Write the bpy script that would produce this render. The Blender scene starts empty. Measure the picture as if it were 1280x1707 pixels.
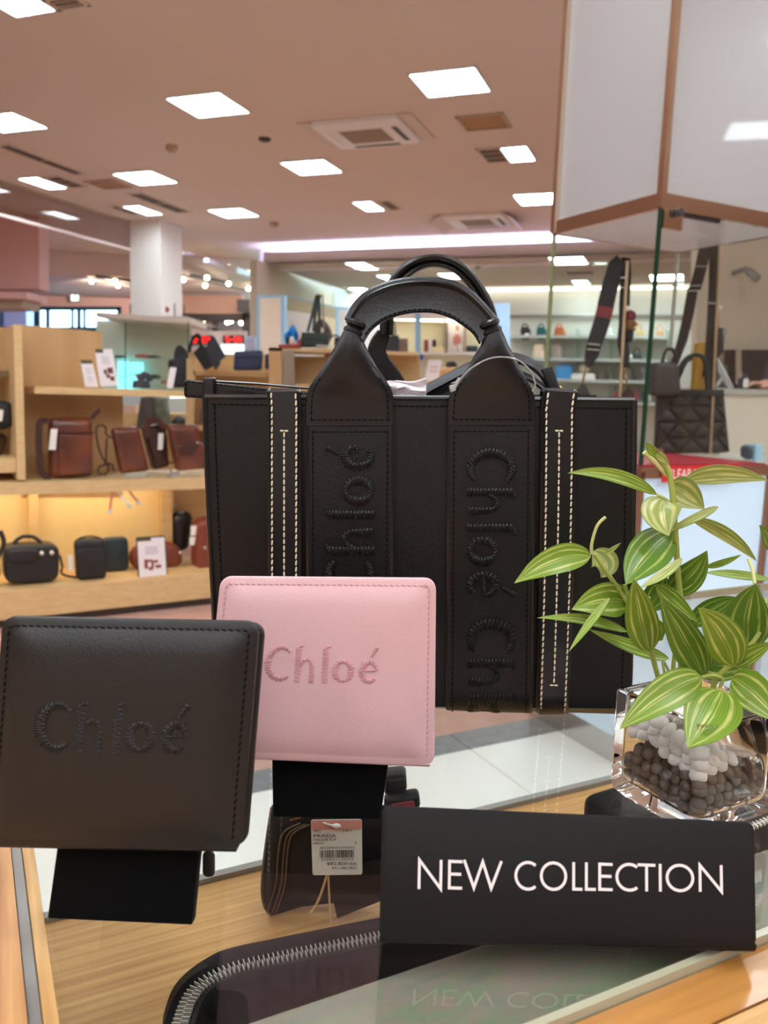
import bpy, bmesh, math, random
from mathutils import Vector, Matrix
random.seed(7)
S = bpy.context.scene
COL = S.collection
V = Vector
pi = math.pi

# ------------------------------------------------------------------ camera
FPX, PITCH, ROLL, CZ = 1352.7, 0.145463, 0.0316929, 1.16     # focal length in px of a 1280 x 1707 picture
_c, _s = math.cos(PITCH), math.sin(PITCH)
FWD = V((0, _c, -_s)); _u0 = V((0, _s, _c)); _r0 = V((1, 0, 0))
RGT = _r0 * math.cos(ROLL) + _u0 * math.sin(ROLL)
UPV = _u0 * math.cos(ROLL) - _r0 * math.sin(ROLL)
EYE = V((0, 0, CZ))
cam = bpy.data.cameras.new('camera')
camo = bpy.data.objects.new('camera', cam); COL.objects.link(camo)
mw = Matrix((RGT, UPV, -FWD)).transposed().to_4x4(); mw.translation = EYE
camo.matrix_world = mw
cam.sensor_fit = 'VERTICAL'; cam.sensor_height = 36.0; cam.sensor_width = 27.0
cam.lens = 36.0 * FPX / 1707.0
cam.clip_start = 0.01; cam.clip_end = 200
cam.dof.use_dof = True; cam.dof.focus_distance = 0.42; cam.dof.aperture_fstop = 16.0
S.camera = camo

# ------------------------------------------------------------------ sky, exposure
wd = bpy.data.worlds.new('sky'); S.world = wd; wd.use_nodes = True
bg = wd.node_tree.nodes['Background']
bg.inputs[0].default_value = (0.50, 0.82, 1.0, 1); bg.inputs[1].default_value = 2.6
S.view_settings.view_transform = 'Standard'; S.view_settings.look = 'None'
S.view_settings.gamma = 1.0; S.view_settings.use_curve_mapping = False
S.view_settings.exposure = 1.42
try:
    S.cycles.use_denoising = True
    S.cycles.max_bounces = 14; S.cycles.transparent_max_bounces = 32
    S.cycles.transmission_bounces = 12; S.cycles.glossy_bounces = 6; S.cycles.diffuse_bounces = 5
    S.cycles.sample_clamp_indirect = 6.0; S.cycles.blur_glossy = 0.5
except Exception:
    pass
LAMP_POWER = 12.0        # emission of the ceiling light diffusers

# ------------------------------------------------------------------ pixel -> point in the room
def ray(x, y):
    return FWD + RGT * ((x - 640) / FPX) + UPV * ((853.5 - y) / FPX)
def atY(x, y, d):
    r = ray(x, y); return EYE + r * (d / r.y)
def atZ(x, y, z):
    r = ray(x, y); return EYE + r * ((z - CZ) / r.z)
class Plane:
    """vertical (or any) plane; at() finds the point of it seen at a pixel, off metres towards the viewer"""
    def __init__(s, p, n):
        s.p = V(p); s.n = V(n).normalized()
        if s.n.y > 0: s.n = -s.n
    def at(s, x, y, off=0.0):
        r = ray(x, y); p = s.p + s.n * off
        return EYE + r * ((p - EYE).dot(s.n) / r.dot(s.n))
def YP(d): return Plane((0, d, 0), (0, -1, 0))
A_DIR = V((math.sin(0.3561), math.cos(0.3561), 0)); B_DIR = V((A_DIR.y, -A_DIR.x, 0))      # room grid
C1 = V((math.cos(0.4764), math.sin(0.4764), 0)); C2 = V((-C1.y, C1.x, 0))                   # shop-fitting grid

# ------------------------------------------------------------------ materials
def lin(c):
    return tuple((v / 255 / 12.92 if v / 255 <= 0.04045 else ((v / 255 + 0.055) / 1.055) ** 2.4) for v in c)
MATS = {}
def M(name, col=(200, 200, 200), rough=0.5, metal=0.0, bump=None, var=None, coat=0.0, sheen=0.0, spec=0.5, emit=None, kind=None, col2=None, trans=0.0, ior=1.45, alpha=None):
    if name in MATS: return MATS[name]
    m = bpy.data.materials.new(name); m.use_nodes = True; MATS[name] = m
    nt = m.node_tree; N = nt.nodes; L = nt.links
    b = N['Principled BSDF']
    c = lin(col)
    b.inputs['Base Color'].default_value = (*c, 1); b.inputs['Roughness'].default_value = rough
    b.inputs['Metallic'].default_value = metal; b.inputs['Specular IOR Level'].default_value = spec
    b.inputs['Coat Weight'].default_value = coat; b.inputs['Coat Roughness'].default_value = 0.04
    if sheen:
        b.inputs['Sheen Weight'].default_value = sheen; b.inputs['Sheen Roughness'].default_value = 0.4
    if trans:
        b.inputs['Transmission Weight'].default_value = trans; b.inputs['IOR'].default_value = ior
    tc = N.new('ShaderNodeTexCoord')
    if kind == 'wood':
        mp = N.new('ShaderNodeMapping'); mp.inputs['Scale'].default_value = (3.0, 3.0, 60.0) if bump is None else bump
        L.new(tc.outputs['Object'], mp.inputs[0])
        n1 = N.new('ShaderNodeTexNoise'); n1.inputs['Scale'].default_value = 1.0; n1.inputs['Detail'].default_value = 6
        n1.inputs['Distortion'].default_value = 0.4
        L.new(mp.outputs[0], n1.inputs['Vector'])
        r = N.new('ShaderNodeValToRGB'); r.color_ramp.elements[0].position = 0.3; r.color_ramp.elements[1].position = 0.7
        r.color_ramp.elements[0].color = (*lin(col2 or col), 1); r.color_ramp.elements[1].color = (*c, 1)
        L.new(n1.outputs['Fac'], r.inputs[0]); L.new(r.outputs[0], b.inputs['Base Color'])
    elif var:
        n1 = N.new('ShaderNodeTexNoise'); n1.inputs['Scale'].default_value = var[0]; n1.inputs['Detail'].default_value = 4
        L.new(tc.outputs['Object'], n1.inputs['Vector'])
        r = N.new('ShaderNodeValToRGB'); r.color_ramp.elements[0].position = 0.35; r.color_ramp.elements[1].position = 0.65
        r.color_ramp.elements[0].color = (*lin(col2 or col), 1); r.color_ramp.elements[1].color = (*c, 1)
        L.new(n1.outputs['Fac'], r.inputs[0]); L.new(r.outputs[0], b.inputs['Base Color'])
    if bump and kind != 'wood':
        n2 = N.new('ShaderNodeTexNoise'); n2.inputs['Scale'].default_value = bump[0]; n2.inputs['Detail'].default_value = 5
        n2.inputs['Roughness'].default_value = 0.6
        L.new(tc.outputs['Object'], n2.inputs['Vector'])
        bp = N.new('ShaderNodeBump'); bp.inputs['Strength'].default_value = bump[1]; bp.inputs['Distance'].default_value = bump[2]
        L.new(n2.outputs['Fac'], bp.inputs['Height']); L.new(bp.outputs[0], b.inputs['Normal'])
    if emit:
        b.inputs['Emission Color'].default_value = (*lin(emit[0]), 1); b.inputs['Emission Strength'].default_value = emit[1]
    return m
def thin_glass(name, tint=(0.93, 0.97, 0.95), k=0.9, base=0.035, rough=0.0):
    """clear sheet: straight-through transparency with a Schlick reflection"""
    if name in MATS: return MATS[name]
    m = bpy.data.materials.new(name); m.use_nodes = True; MATS[name] = m
    nt = m.node_tree; N = nt.nodes; L = nt.links; N.clear()
    out = N.new('ShaderNodeOutputMaterial'); mix = N.new('ShaderNodeMixShader')
    tr = N.new('ShaderNodeBsdfTransparent'); tr.inputs[0].default_value = (*tint, 1)
    gl = N.new('ShaderNodeBsdfAnisotropic'); gl.inputs['Roughness'].default_value = rough; gl.inputs[0].default_value = (1, 1, 1, 1)
    lw = N.new('ShaderNodeLayerWeight'); lw.inputs[0].default_value = 0.5
    p = N.new('ShaderNodeMath'); p.operation = 'POWER'; p.inputs[1].default_value = 5
    a = N.new('ShaderNodeMath'); a.operation = 'MULTIPLY_ADD'; a.inputs[1].default_value = k; a.inputs[2].default_value = base
    L.new(lw.outputs['Facing'], p.inputs[0]); L.new(p.outputs[0], a.inputs[0]); L.new(a.outputs[0], mix.inputs[0])
    L.new(tr.outputs[0], mix.inputs[1]); L.new(gl.outputs[0], mix.inputs[2]); L.new(mix.outputs[0], out.inputs[0])
    return m

# ------------------------------------------------------------------ mesh building
OFF = {}
class MB:
    def __init__(s): s.v = []; s.f = []; s.uv = {}
    def add(s, vs, fs):
        o = len(s.v); s.v += [V(p) for p in vs]; s.f += [tuple(i + o for i in f) for f in fs]; return s
    def box(s, c, size, ax=None):
        c = V(c); X, Yv, Z = ax or (V((1, 0, 0)), V((0, 1, 0)), V((0, 0, 1)))
        hx, hy, hz = [d / 2 for d in size]
        vs = [c + X * (hx * i) + Yv * (hy * j) + Z * (hz * k) for k in (-1, 1) for j in (-1, 1) for i in (-1, 1)]
        return s.add(vs, [(0, 2, 3, 1), (4, 5, 7, 6), (0, 1, 5, 4), (2, 6, 7, 3), (0, 4, 6, 2), (1, 3, 7, 5)])
    def prism(s, poly, d):
        """polygon of points pushed along vector d"""
        n = len(poly); vs = [V(p) for p in poly] + [V(p) + V(d) for p in poly]
        fs = [tuple(range(n)), tuple(range(2 * n - 1, n - 1, -1))] + [(i, (i + 1) % n, n + (i + 1) % n, n + i) for i in range(n)]
        return s.add(vs, fs)
    def loft(s, rings, cap=True, closed=True, loop=False):
        n = len(rings[0]); vs = [p for r in rings for p in r]; fs = []
        m = len(rings)
        for i in range(m if loop else m - 1):
            j = (i + 1) % m
            for k in range(n if closed else n - 1):
                q = (k + 1) % n
                fs.append((i * n + k, i * n + q, j * n + q, j * n + k))
        if cap and not loop:
            fs += [tuple(range(n - 1, -1, -1)), tuple((m - 1) * n + k for k in range(n))]
        return s.add(vs, fs)
    def tube(s, path, r, n=8, cap=True):
        path = [V(p) for p in path]; m = len(path); rings = []
        ref = None
        for i, p in enumerate(path):
            t = (path[min(i + 1, m - 1)] - path[max(i - 1, 0)])
            if t.length < 1e-9: t = V((0, 0, 1))
            t.normalize()
            if ref is None:
                ref = V((0, 0, 1)) if abs(t.z) < 0.9 else V((0, 1, 0))
            a = (ref - t * ref.dot(t)).normalized(); ref = a; b = t.cross(a)
            rr = r[i] if isinstance(r, (list, tuple)) else r
            rings.append([p + (a * math.cos(2 * pi * k / n) + b * math.sin(2 * pi * k / n)) * rr for k in range(n)])
        return s.loft(rings, cap)
    def sweep(s, path, side, w, t, ch=0.35):
        """flat strap: rounded rectangular section, width along side"""
        path = [V(p) for p in path]; m = len(path); rings = []
        for i, p in enumerate(path):
            tg = (path[min(i + 1, m - 1)] - path[max(i - 1, 0)]).normalized()
            sd = side[i] if isinstance(side, list) else side
            sd = (V(sd) - tg * V(sd).dot(tg)).normalized(); nn = tg.cross(sd)
            ww = (w[i] if isinstance(w, list) else w) / 2; tt = (t[i] if isinstance(t, list) else t) / 2; c = tt * ch * 2
            c = min(c, tt * 0.9, ww * 0.9)
            sec = [(-ww + c, -tt), (ww - c, -tt), (ww, -tt + c), (ww, tt - c), (ww - c, tt), (-ww + c, tt), (-ww, tt - c), (-ww, -tt + c)]
            rings.append([p + sd * x + nn * y for x, y in sec])
        return s.loft(rings)
    def ball(s, c, r, seg=10, rg=6, ax=None):
        c = V(c); R = r if isinstance(r, (list, tuple)) else (r, r, r)
        X, Yv, Z = ax or (V((1, 0, 0)), V((0, 1, 0)), V((0, 0, 1)))
        rings = []
        for i in range(1, rg):
            th = pi * i / rg
            rings.append([c + X * (R[0] * math.sin(th) * math.cos(2 * pi * k / seg)) + Yv * (R[1] * math.sin(th) * math.sin(2 * pi * k / seg)) + Z * (R[2] * math.cos(th)) for k in range(seg)])
        vs = [p for r_ in rings for p in r_]; fs = []
        for i in range(rg - 2):
            for k in range(seg):
                q = (k + 1) % seg; fs.append((i * seg + k, i * seg + q, (i + 1) * seg + q, (i + 1) * seg + k))
        vs += [c + Z * R[2], c - Z * R[2]]; a, b = len(vs) - 2, len(vs) - 1; e = (rg - 2) * seg
        for k in range(seg):
            q = (k + 1) % seg; fs += [(a, q, k), (b, e + k, e + q)]
        return s.add(vs, fs)
    def lathe(s, c, prof, n=16, ax=None):
        c = V(c); X, Yv, Z = ax or (V((1, 0, 0)), V((0, 1, 0)), V((0, 0, 1)))
        rings = [[c + X * (r * math.cos(2 * pi * k / n)) + Yv * (r * math.sin(2 * pi * k / n)) + Z * z for k in range(n)] for r, z in prof]
        return s.loft(rings)
    def rr(s, fr, w, h, r, prof, k=4):
        """rounded-rectangle solid; fr maps (x, y, z) to a point, prof = [(inset, z), ...]"""
        rings = []
        for ins, z in prof:
            W, H = w / 2 - ins, h / 2 - ins; W = max(W, 1e-5); H = max(H, 1e-5)
            q = min(max(r - ins, min(r, 0.25 * min(W, H))), W, H)
            ring = []
            for cx, cy, a0 in ((W - q, H - q, 0), (-W + q, H - q, pi / 2), (-W + q, -H + q, pi), (W - q, -H + q, 1.5 * pi)):
                for i in range(k + 1):
                    a = a0 + pi / 2 * i / k; ring.append(fr(cx + q * math.cos(a), cy + q * math.sin(a), z))
            rings.append(ring)
        return s.loft(rings)
    def grid(s, P, nu, nv, thick=0.0, uv=False):
        """surface P(u,v), u,v in 0..1; closed shell when thick"""
        pts = [[V(P(i / nu, j / nv)) for j in range(nv + 1)] for i in range(nu + 1)]
        nrm = []
        for i in range(nu + 1):
            row = []
            for j in range(nv + 1):
                a = pts[min(i + 1, nu)][j] - pts[max(i - 1, 0)][j]; b = pts[i][min(j + 1, nv)] - pts[i][max(j - 1, 0)]
                c = a.cross(b); row.append(c.normalized() if c.length > 1e-12 else V((0, -1, 0)))
            nrm.append(row)
        o = len(s.v); W = nv + 1
        flat = [(i, j) for i in range(nu + 1) for j in range(nv + 1)]
        s.v += [pts[i][j] + nrm[i][j] * (thick / 2) for i, j in flat]
        fs = [(o + i * W + j, o + i * W + j + 1, o + (i + 1) * W + j + 1, o + (i + 1) * W + j) for i in range(nu) for j in range(nv)]
        if uv:
            for i, j in flat: s.uv[o + i * W + j] = (i / nu, j / nv)
        if thick:
            o2 = len(s.v); s.v += [pts[i][j] - nrm[i][j] * (thick / 2) for i, j in flat]
            if uv:
                for i, j in flat: s.uv[o2 + i * W + j] = (i / nu, j / nv)
            fs += [tuple(reversed([x - o + o2 for x in f])) for f in fs]
            edge = [i * W for i in range(nu + 1)] + [nu * W + j for j in range(1, nv + 1)] + [i * W + nv for i in range(nu - 1, -1, -1)] + [j for j in range(nv - 1, 0, -1)]
            for a, b in zip(edge, edge[1:] + edge[:1]): fs.append((o + a, o + b, o2 + b, o2 + a))
        s.f += fs; return s
    def build(s, name, mat, parent=None, angle=35, kind=None, label=None, recalc=True):
        off = OFF.get(parent.name, V((0, 0, 0))) if parent else V((0, 0, 0))
        me = bpy.data.meshes.new(name)
        me.from_pydata([tuple(p - off) for p in s.v], [], s.f)
        if recalc:
            bm = bmesh.new(); bm.from_mesh(me); bmesh.ops.recalc_face_normals(bm, faces=bm.faces); bm.to_mesh(me); bm.free()
        if s.uv:
            ul = me.uv_layers.new(name='UVMap')
            for lp in me.loops: ul.data[lp.index].uv = s.uv.get(lp.vertex_index, (0, 0))
        me.shade_smooth(); me.set_sharp_from_angle(angle=math.radians(angle))
        me.materials.append(mat)
        o = bpy.data.objects.new(name, me); COL.objects.link(o)
        if parent: o.parent = parent; OFF[o.name] = off
        else: OFF[o.name] = V((0, 0, 0))
        if kind: o['kind'] = kind
        if label: o['label'] = label
        return o
    def solo(s, name, mat, label, cat, group=None, angle=35):
        """a thing that is one mesh, origin at its base"""
        xs = [p.x for p in s.v]; ys = [p.y for p in s.v]; zs = [p.z for p in s.v]
        b = V(((min(xs) + max(xs)) / 2, (min(ys) + max(ys)) / 2, min(zs)))
        s.v = [p - b for p in s.v]; o = s.build(name, mat, None, angle); o.location = b; OFF[o.name] = b
        tag(o, label, cat, group); return o
def tag(o, label, cat, group=None):
    o['label'] = label; o['category'] = cat
    if group: o['group'] = group
    return o
def thing(name, label, cat, loc, group=None):
    o = bpy.data.objects.new(name, None); COL.objects.link(o); o.location = loc; o.empty_display_size = 0.05
    OFF[o.name] = V(loc); return tag(o, label, cat, group)
def copy_tree(o, delta, label=None):
    c = o.copy(); COL.objects.link(c); c.location = o.location + V(delta); OFF[c.name] = V(c.location)
    if label: c['label'] = label
    for ch in list(o.children):
        k = ch.copy(); COL.objects.link(k); k.parent = c
        for g in list(ch.children):
            q = g.copy(); COL.objects.link(q); q.parent = k
    return c
def cr(pts, n=6):
    """Catmull-Rom through points (tuples of any length or vectors)"""
    P = [V(p) for p in pts]; out = []
    for i in range(len(P) - 1):
        a, b, c, d = P[max(i - 1, 0)], P[i], P[i + 1], P[min(i + 2, len(P) - 1)]
        for k in range(n):
            t = k / n
            out.append(0.5 * ((2 * b) + (c - a) * t + (2 * a - 5 * b + 4 * c - d) * t * t + (3 * b - a - 3 * c + d) * t ** 3))
    out.append(P[-1]); return out
def quadframe(TL, TR, BR, BL, n=None):
    TL, TR, BR, BL = V(TL), V(TR), V(BR), V(BL)
    w = ((TR - TL).length + (BR - BL).length) / 2; h = ((TL - BL).length + (TR - BR).length) / 2
    if n is None:
        n = (TR - BL).cross(TL - BR); n.normalize()
        if n.y > 0: n = -n
    def fr(x, y, z):
        u = x / w + 0.5; v = y / h + 0.5
        return BL * (1 - u) * (1 - v) + BR * u * (1 - v) + TR * u * v + TL * (1 - u) * v + n * z
    return fr, w, h, n
def rprof(D, e, k=3):
    """rounded slab profile: front at z=0, back at z=-D"""
    out = []
    for i in range(k + 1):
        a = pi / 2 * i / k; out.append((e * (1 - math.sin(a)), -D + e * (1 - math.cos(a))))
    for i in range(k + 1):
        a = pi / 2 * (1 - i / k); out.append((e * (1 - math.sin(a)), -e * (1 - math.cos(a))))
    return out
def pq(pl, x0, y0, x1, y1, off=0, sk=0):
    return [pl.at(x0 + sk, y0, off), pl.at(x1 + sk, y0, off), pl.at(x1, y1, off), pl.at(x0, y1, off)]
def pslab(mb, pl, poly, thick, off=0):
    """outline on a plane given by pixels, with real thickness behind it"""
    return mb.prism([pl.at(x, y, off) for x, y in poly], -pl.n * thick)
def rect(x0, y0, x1, y1): return [(x0, y0), (x1, y0), (x1, y1), (x0, y1)]
def prr(mb, pl, q, r, D, e, off=0, k=4, kk=3):
    """rounded solid from four pixel corners (TL,TR,BR,BL); r, D, e in metres"""
    if len(q) == 4 and not isinstance(q[0], (tuple, list)): q = rect(*q)
    fr, w, h, n = quadframe(*[pl.at(x, y, off) for x, y in q], n=pl.n)
    return mb.rr(fr, w, h, r, rprof(D, e, kk), k)
def stitches(mb, path, step, ln, r, n, lift=0.0, slant=0.0):
    """row of thread stitches along a path lying on a surface with normal n"""
    path = [V(p) for p in path]; n = V(n)
    d = 0.0; nxt = step / 2
    for a, b in zip(path, path[1:]):
        L = (b - a).length
        if L < 1e-9: continue
        t = (b - a) / L; sd = t.cross(n).normalized()
        while nxt <= d + L:
            c = a + t * (nxt - d) + n * lift
            tt = (t + sd * slant).normalized(); s2 = tt.cross(n).normalized()
            h = ln / 2
            ring = [(-h, 0.35), (-h * 0.55, 1.0), (h * 0.55, 1.0), (h, 0.35)]
            rings = [[c + tt * x + (s2 * math.cos(q) + n * (math.sin(q) * 0.8)) * (r * m) for q in (0.3, pi / 2, pi - 0.3, 1.5 * pi)] for x, m in ring]
            mb.loft(rings); nxt += step
        d += L
    return mb
def textverts(body, size=1.0, sx=1.0):
    cu = bpy.data.curves.new('t', 'FONT'); cu.body = body; cu.size = size; cu.resolution_u = 2
    o = bpy.data.objects.new('t', cu); COL.objects.link(o)
    me = o.to_mesh(); vs = [(v.co.x * sx, v.co.y) for v in me.vertices]; fs = [tuple(p.vertices) for p in me.polygons]
    o.to_mesh_clear(); bpy.data.objects.remove(o); bpy.data.curves.remove(cu)
    return vs, fs
def put_text(mb, body, fr, size, x, y, z=0.0002, sx=1.0, width=None, align='L'):
    vs, fs = textverts(body, size)
    if not vs: return
    xs = [v[0] for v in vs]; x0, x1 = min(xs), max(xs)
    k = (width / (x1 - x0)) if width else sx
    W = (x1 - x0) * k; ox = x - (W / 2 if align == 'C' else W if align == 'R' else 0)
    mb.add([fr(ox + (a - x0) * k, y + b, z) for a, b in vs], fs)
# ================================================================== ROOM
CEIL = 3.2
m_ceil = M('ceiling_paint', (224, 208, 194), 0.9, bump=(30, .05, .01))
m_pink = M('pink_paint', (232, 192, 184), 0.85)
m_white = M('white_paint', (236, 232, 226), 0.7)
m_beige = M('beige_paint', (214, 200, 180), 0.8)
m_tan = M('tan_paint', (186, 170, 146), 0.8)
m_carpet = M('carpet', (204, 162, 148), 0.95, bump=(260, .5, .004), var=(9, 0), col2=(192, 150, 136))
m_tile = M('floor_tile', (232, 232, 226), 0.35, var=(3, 0), col2=(224, 224, 218))
m_gtile = M('grey_floor_tile', (120, 124, 126), 0.4, var=(20, 0), col2=(104, 108, 112))
m_white_pl = M('white_plastic', (238, 236, 232), 0.45)
m_grey = M('grey_metal', (150, 148, 144), 0.45, 0.3)
m_dark = M('dark_metal', (44, 40, 40), 0.5)
m_black = M('black_plastic', (22, 21, 22), 0.45)
m_lamp = M('lamp_diffuser', (255, 255, 255), 0.5, emit=((236, 248, 255), LAMP_POWER))
m_gold = M('polished_brass', (228, 208, 188), 0.1, 1.0)
m_steel = M('polished_steel', (200, 200, 202), 0.18, 1.0)
m_glass = thin_glass('glass_sheet')
m_glass_edge = M('glass_edge', (60, 120, 96), 0.15, coat=0.5)
m_gedge_pale = M('pale_glass_edge', (170, 176, 150), 0.15, coat=0.5)

def struct(mb, name, mat, parent=None):
    o = mb.build(name, mat, parent)
    if not parent: o['kind'] = 'structure'
    return o
def ab(a, b, z=0.0):            # room grid: a metres away along the grid, b metres to the right
    p = A_DIR * a + B_DIR * b; return V((p.x, p.y, z))
def abquad(a0, a1, b0, b1, z): return [ab(a0, b0, z), ab(a0, b1, z), ab(a1, b1, z), ab(a1, b0, z)]

AX_F, AX_B, BX_L, BX_R = -5.0, 19.5, -15.0, 8.0
COFF0, LIP = 11.0, 10.6           # where the main ceiling stops and where the lower ceiling's lip stands
fl = MB().prism(abquad(AX_F, AX_B, BX_L, BX_R, -0.01), (0, 0, -0.1)); FLOOR = struct(fl, 'floor', m_carpet)
# white floor tiles of the aisle, each laid with an open joint, and the grey border course
J0 = atZ(784, 1248.6, 0); tcol = J0.dot(C1); tborder = atZ(820, 1240.5, 0).dot(C2)
TS = 0.62
tm = None
for i in range(-5, 5):
    for j in range(5):
        c = C1 * (tcol + TS * (i + .5)) + C2 * (tborder - TS * (j + .5))
        mb = MB().rr(lambda x, y, z, c=c: c + C1 * x + C2 * y + V((0, 0, z)), TS - .004, TS - .004, .003, [(0, -.012), (0, -.0015), (.0015, 0)], k=1)
        if tm is None:
            mb.v = [p - c for p in mb.v]; o = mb.build('floor_tile', m_tile, FLOOR); tm = o.data; o.location = c
        else:
            o = bpy.data.objects.new('floor_tile', tm); COL.objects.link(o); o.parent = FLOOR; o.location = c
bm_ = None
for i in range(-5, 3):
    c = C1 * (tcol + TS * (i + .5)) + C2 * (tborder + .066)
    mb = MB().rr(lambda x, y, z: C1 * x + C2 * y + V((0, 0, z)), TS - .004, .128, .003, [(0, -.012), (0, -.0015), (.0015, 0)], k=1)
    if bm_ is None:
        o = mb.build('border_tile', m_gtile, FLOOR, label='dark grey border tile'); bm_ = o.data
    else:
        o = bpy.data.objects.new('border_tile', bm_); COL.objects.link(o); o.parent = FLOOR
    o.location = c
# ceilings
LB = -5.9
cm = MB().prism(abquad(AX_F, COFF0, LB - .3, BX_R, CEIL), (0, 0, 0.1)); cm.prism(abquad(AX_F, AX_B, BX_L, LB - .3, CEIL), (0, 0, 0.1)); struct(cm, 'ceiling', m_ceil)
lpx = atZ(700, 413, 3.2)
m_cove = M('cove_paint', (240, 236, 240), 0.85)
cv = MB()
cv.prism([ab(LIP + .42, LB - .3, 2.9), ab(LIP + .42, BX_R, 2.9), ab(LIP + .42, BX_R, CEIL + .06), ab(LIP + .42, LB - .3, CEIL + .06)], A_DIR * .05)
cv.prism(abquad(LIP + .045, LIP + .42, LB, BX_R, 2.975), (0, 0, .02))
struct(cv, 'ceiling_cove', m_cove)
lp = MB(); LOWZ = 2.93
lp.prism([ab(LIP, LB, LOWZ), ab(LIP, BX_R, LOWZ), ab(LIP, BX_R, LOWZ + .165), ab(LIP, LB, LOWZ + .165)], A_DIR * .04)
lp.prism(abquad(LIP, AX_B, LB, BX_R, LOWZ), (0, 0, .04))
struct(lp, 'ceiling_lower', M('lower_ceiling_paint', (190, 176, 156), .9))
t = MB()
for k in range(14):
    b0 = -5.9 + k * 1.0
    t.box(ab(LIP + .15, b0 + .5, LOWZ + .1), (.98, .03, .03), (B_DIR, A_DIR, V((0, 0, 1))))
t.solo('cove_light_strip', M('cove_light', (255, 255, 255), .5, emit=((190, 196, 255), 28)), 'long cool white light strip glowing in the ceiling cove above the tote handle', 'light strip')
# walls
def wall(name, p, q, z0, z1, mat, th=.12, out=1):
    p, q = V(p), V(q); d = (q - p).normalized(); n = V((-d.y, d.x, 0)) * th * out
    return struct(MB().prism([p + V((0, 0, z0)), q + V((0, 0, z0)), q + V((0, 0, z1)), p + V((0, 0, z1))], n), name, mat)
BACKA = 13.6
wall('wall_back', ab(BACKA, -6.6), ab(BACKA, BX_R), 0, 3.0, M('shelf_wall_paint', (208, 208, 196), .8))
wall('wall_right', ab(AX_B, BX_R), ab(AX_F, BX_R), 0, 3.6, m_beige, out=1)
wall('wall_front', ab(AX_F, BX_R), ab(AX_F, BX_L), 0, 3.3, m_beige)
# square white column
K = atZ(267, 366, 3.2); K.z = 0
cw = .46
colm = MB().prism([K, K - B_DIR * cw, K - B_DIR * cw + A_DIR * cw, K + A_DIR * cw], (0, 0, 3.2)); struct(colm, 'column', m_white)
pl = Plane(K, B_DIR)
MB().lathe(pl.at(278, 516, .0), [(.001, 0), (.035, 0), (.035, .02), (.001, .03)], 12, (V((1, 0, 0)), V((0, 0, 1)), V((0, -1, 0)))).solo('alarm_button', M('alarm_red', (150, 40, 36), .4), 'small red alarm button on the white column', 'button')
# ------------------------------------------------------------------ ceiling fittings
def abrect(q, z):
    P = [atZ(x, y, z) for x, y in q]; aa = [p.dot(A_DIR) for p in P]; bb = [p.dot(B_DIR) for p in P]
    la = ((P[3] - P[0]).dot(A_DIR) + (P[2] - P[1]).dot(A_DIR)) / 2; lb = ((P[1] - P[0]).dot(B_DIR) + (P[2] - P[3]).dot(B_DIR)) / 2
    c = sum(P, V((0, 0, 0))) / 4
    return c, max(abs(la), .12), max(abs(lb), .12)
GX = (B_DIR, A_DIR, V((0, 0, 1)))
m_louv = M('louver_aluminium', (226, 230, 236), .3, .6)
def ceiling_light(c, la, lb, label, n=3, group='square ceiling lights', louvre=True):
    z = c.z; t = thing('ceiling_light', label, 'ceiling light', (c.x, c.y, z), group)
    fr = MB()
    for sgn in (-1, 1):
        fr.box(c + B_DIR * (sgn * lb / 2) - V((0, 0, .008)), (.012, la + .012, .016), GX)
        fr.box(c + A_DIR * (sgn * la / 2) - V((0, 0, .008)), (lb + .012, .012, .016), GX)
    fr.build('frame', m_white_pl, t)
    MB().box(c - V((0, 0, .003)), (lb - .012, la - .012, .006), GX).build('diffuser', m_lamp, t)
    if louvre:
        first = None
        for k in range(n):
            f = (k + 1) / (n + 1) - .5
            if first is None:
                first = MB().box(c, (.006, la - .014, .012), GX)
                o = first.build('louver_blade', m_louv, t); first = o
            else:
                o = first.copy(); COL.objects.link(o); o.parent = t
            o.location = B_DIR * (f * lb) - V((0, 0, .0125))
    return t
LIGHTS = [
 ([(-30, -5), (45, -25), (84, 15), (32, 24)], 'ceiling light cut by the top left corner of the photo'),
 ([(274.5, 161), (366.5, 150.5), (416.5, 185.5), (331, 192.5)], 'large square ceiling light left of the near air conditioner'),
 ([(680, 121.5), (791.5, 107.5), (817.5, 148.5), (715, 159)], 'large square ceiling light between near air conditioner and glass case, above brown panel'),
 ([(-55, 195), (15, 183), (80, 210), (8, 218)], 'ceiling light cut by the left photo edge above a long slot vent'),
 ([(188.7, 288.3), (252, 282), (294.4, 302.5), (233.3, 306.4)], 'square ceiling light beside the left brown access panel'),
 ([(467.5, 270), (540, 262.5), (570, 285.5), (501.5, 289)], 'square ceiling light just below the near air conditioner'),
 ([(32, 296), (60, 293), (111, 311), (82, 314)], 'narrow ceiling light with a grille over the hanging glass screen at far left'),
 ([(207, 342), (234, 341), (270, 356), (242, 357)], 'narrow ceiling light right above the white column'),
 ([(348, 349), (400, 345), (432, 358), (378, 362)], 'square ceiling light right of the white column before the glowing cove'),
 ([(587, 336), (618, 333.5), (640, 348), (613, 351)], 'narrow ceiling light above the tote handle with grille on its right'),
 ([(834, 244), (879, 241), (892, 265), (850, 268)], 'small ceiling light with square grille on its left, under the brown panel'),
 ([(856, 323), (930, 319), (945, 337), (868, 340)], 'ceiling light partly hidden by the tall glass case corner'),
]
for i, (q, lab) in enumerate(LIGHTS):
    c, la, lb = abrect(q, CEIL); ceiling_light(c, la, lb, lab)
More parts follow.
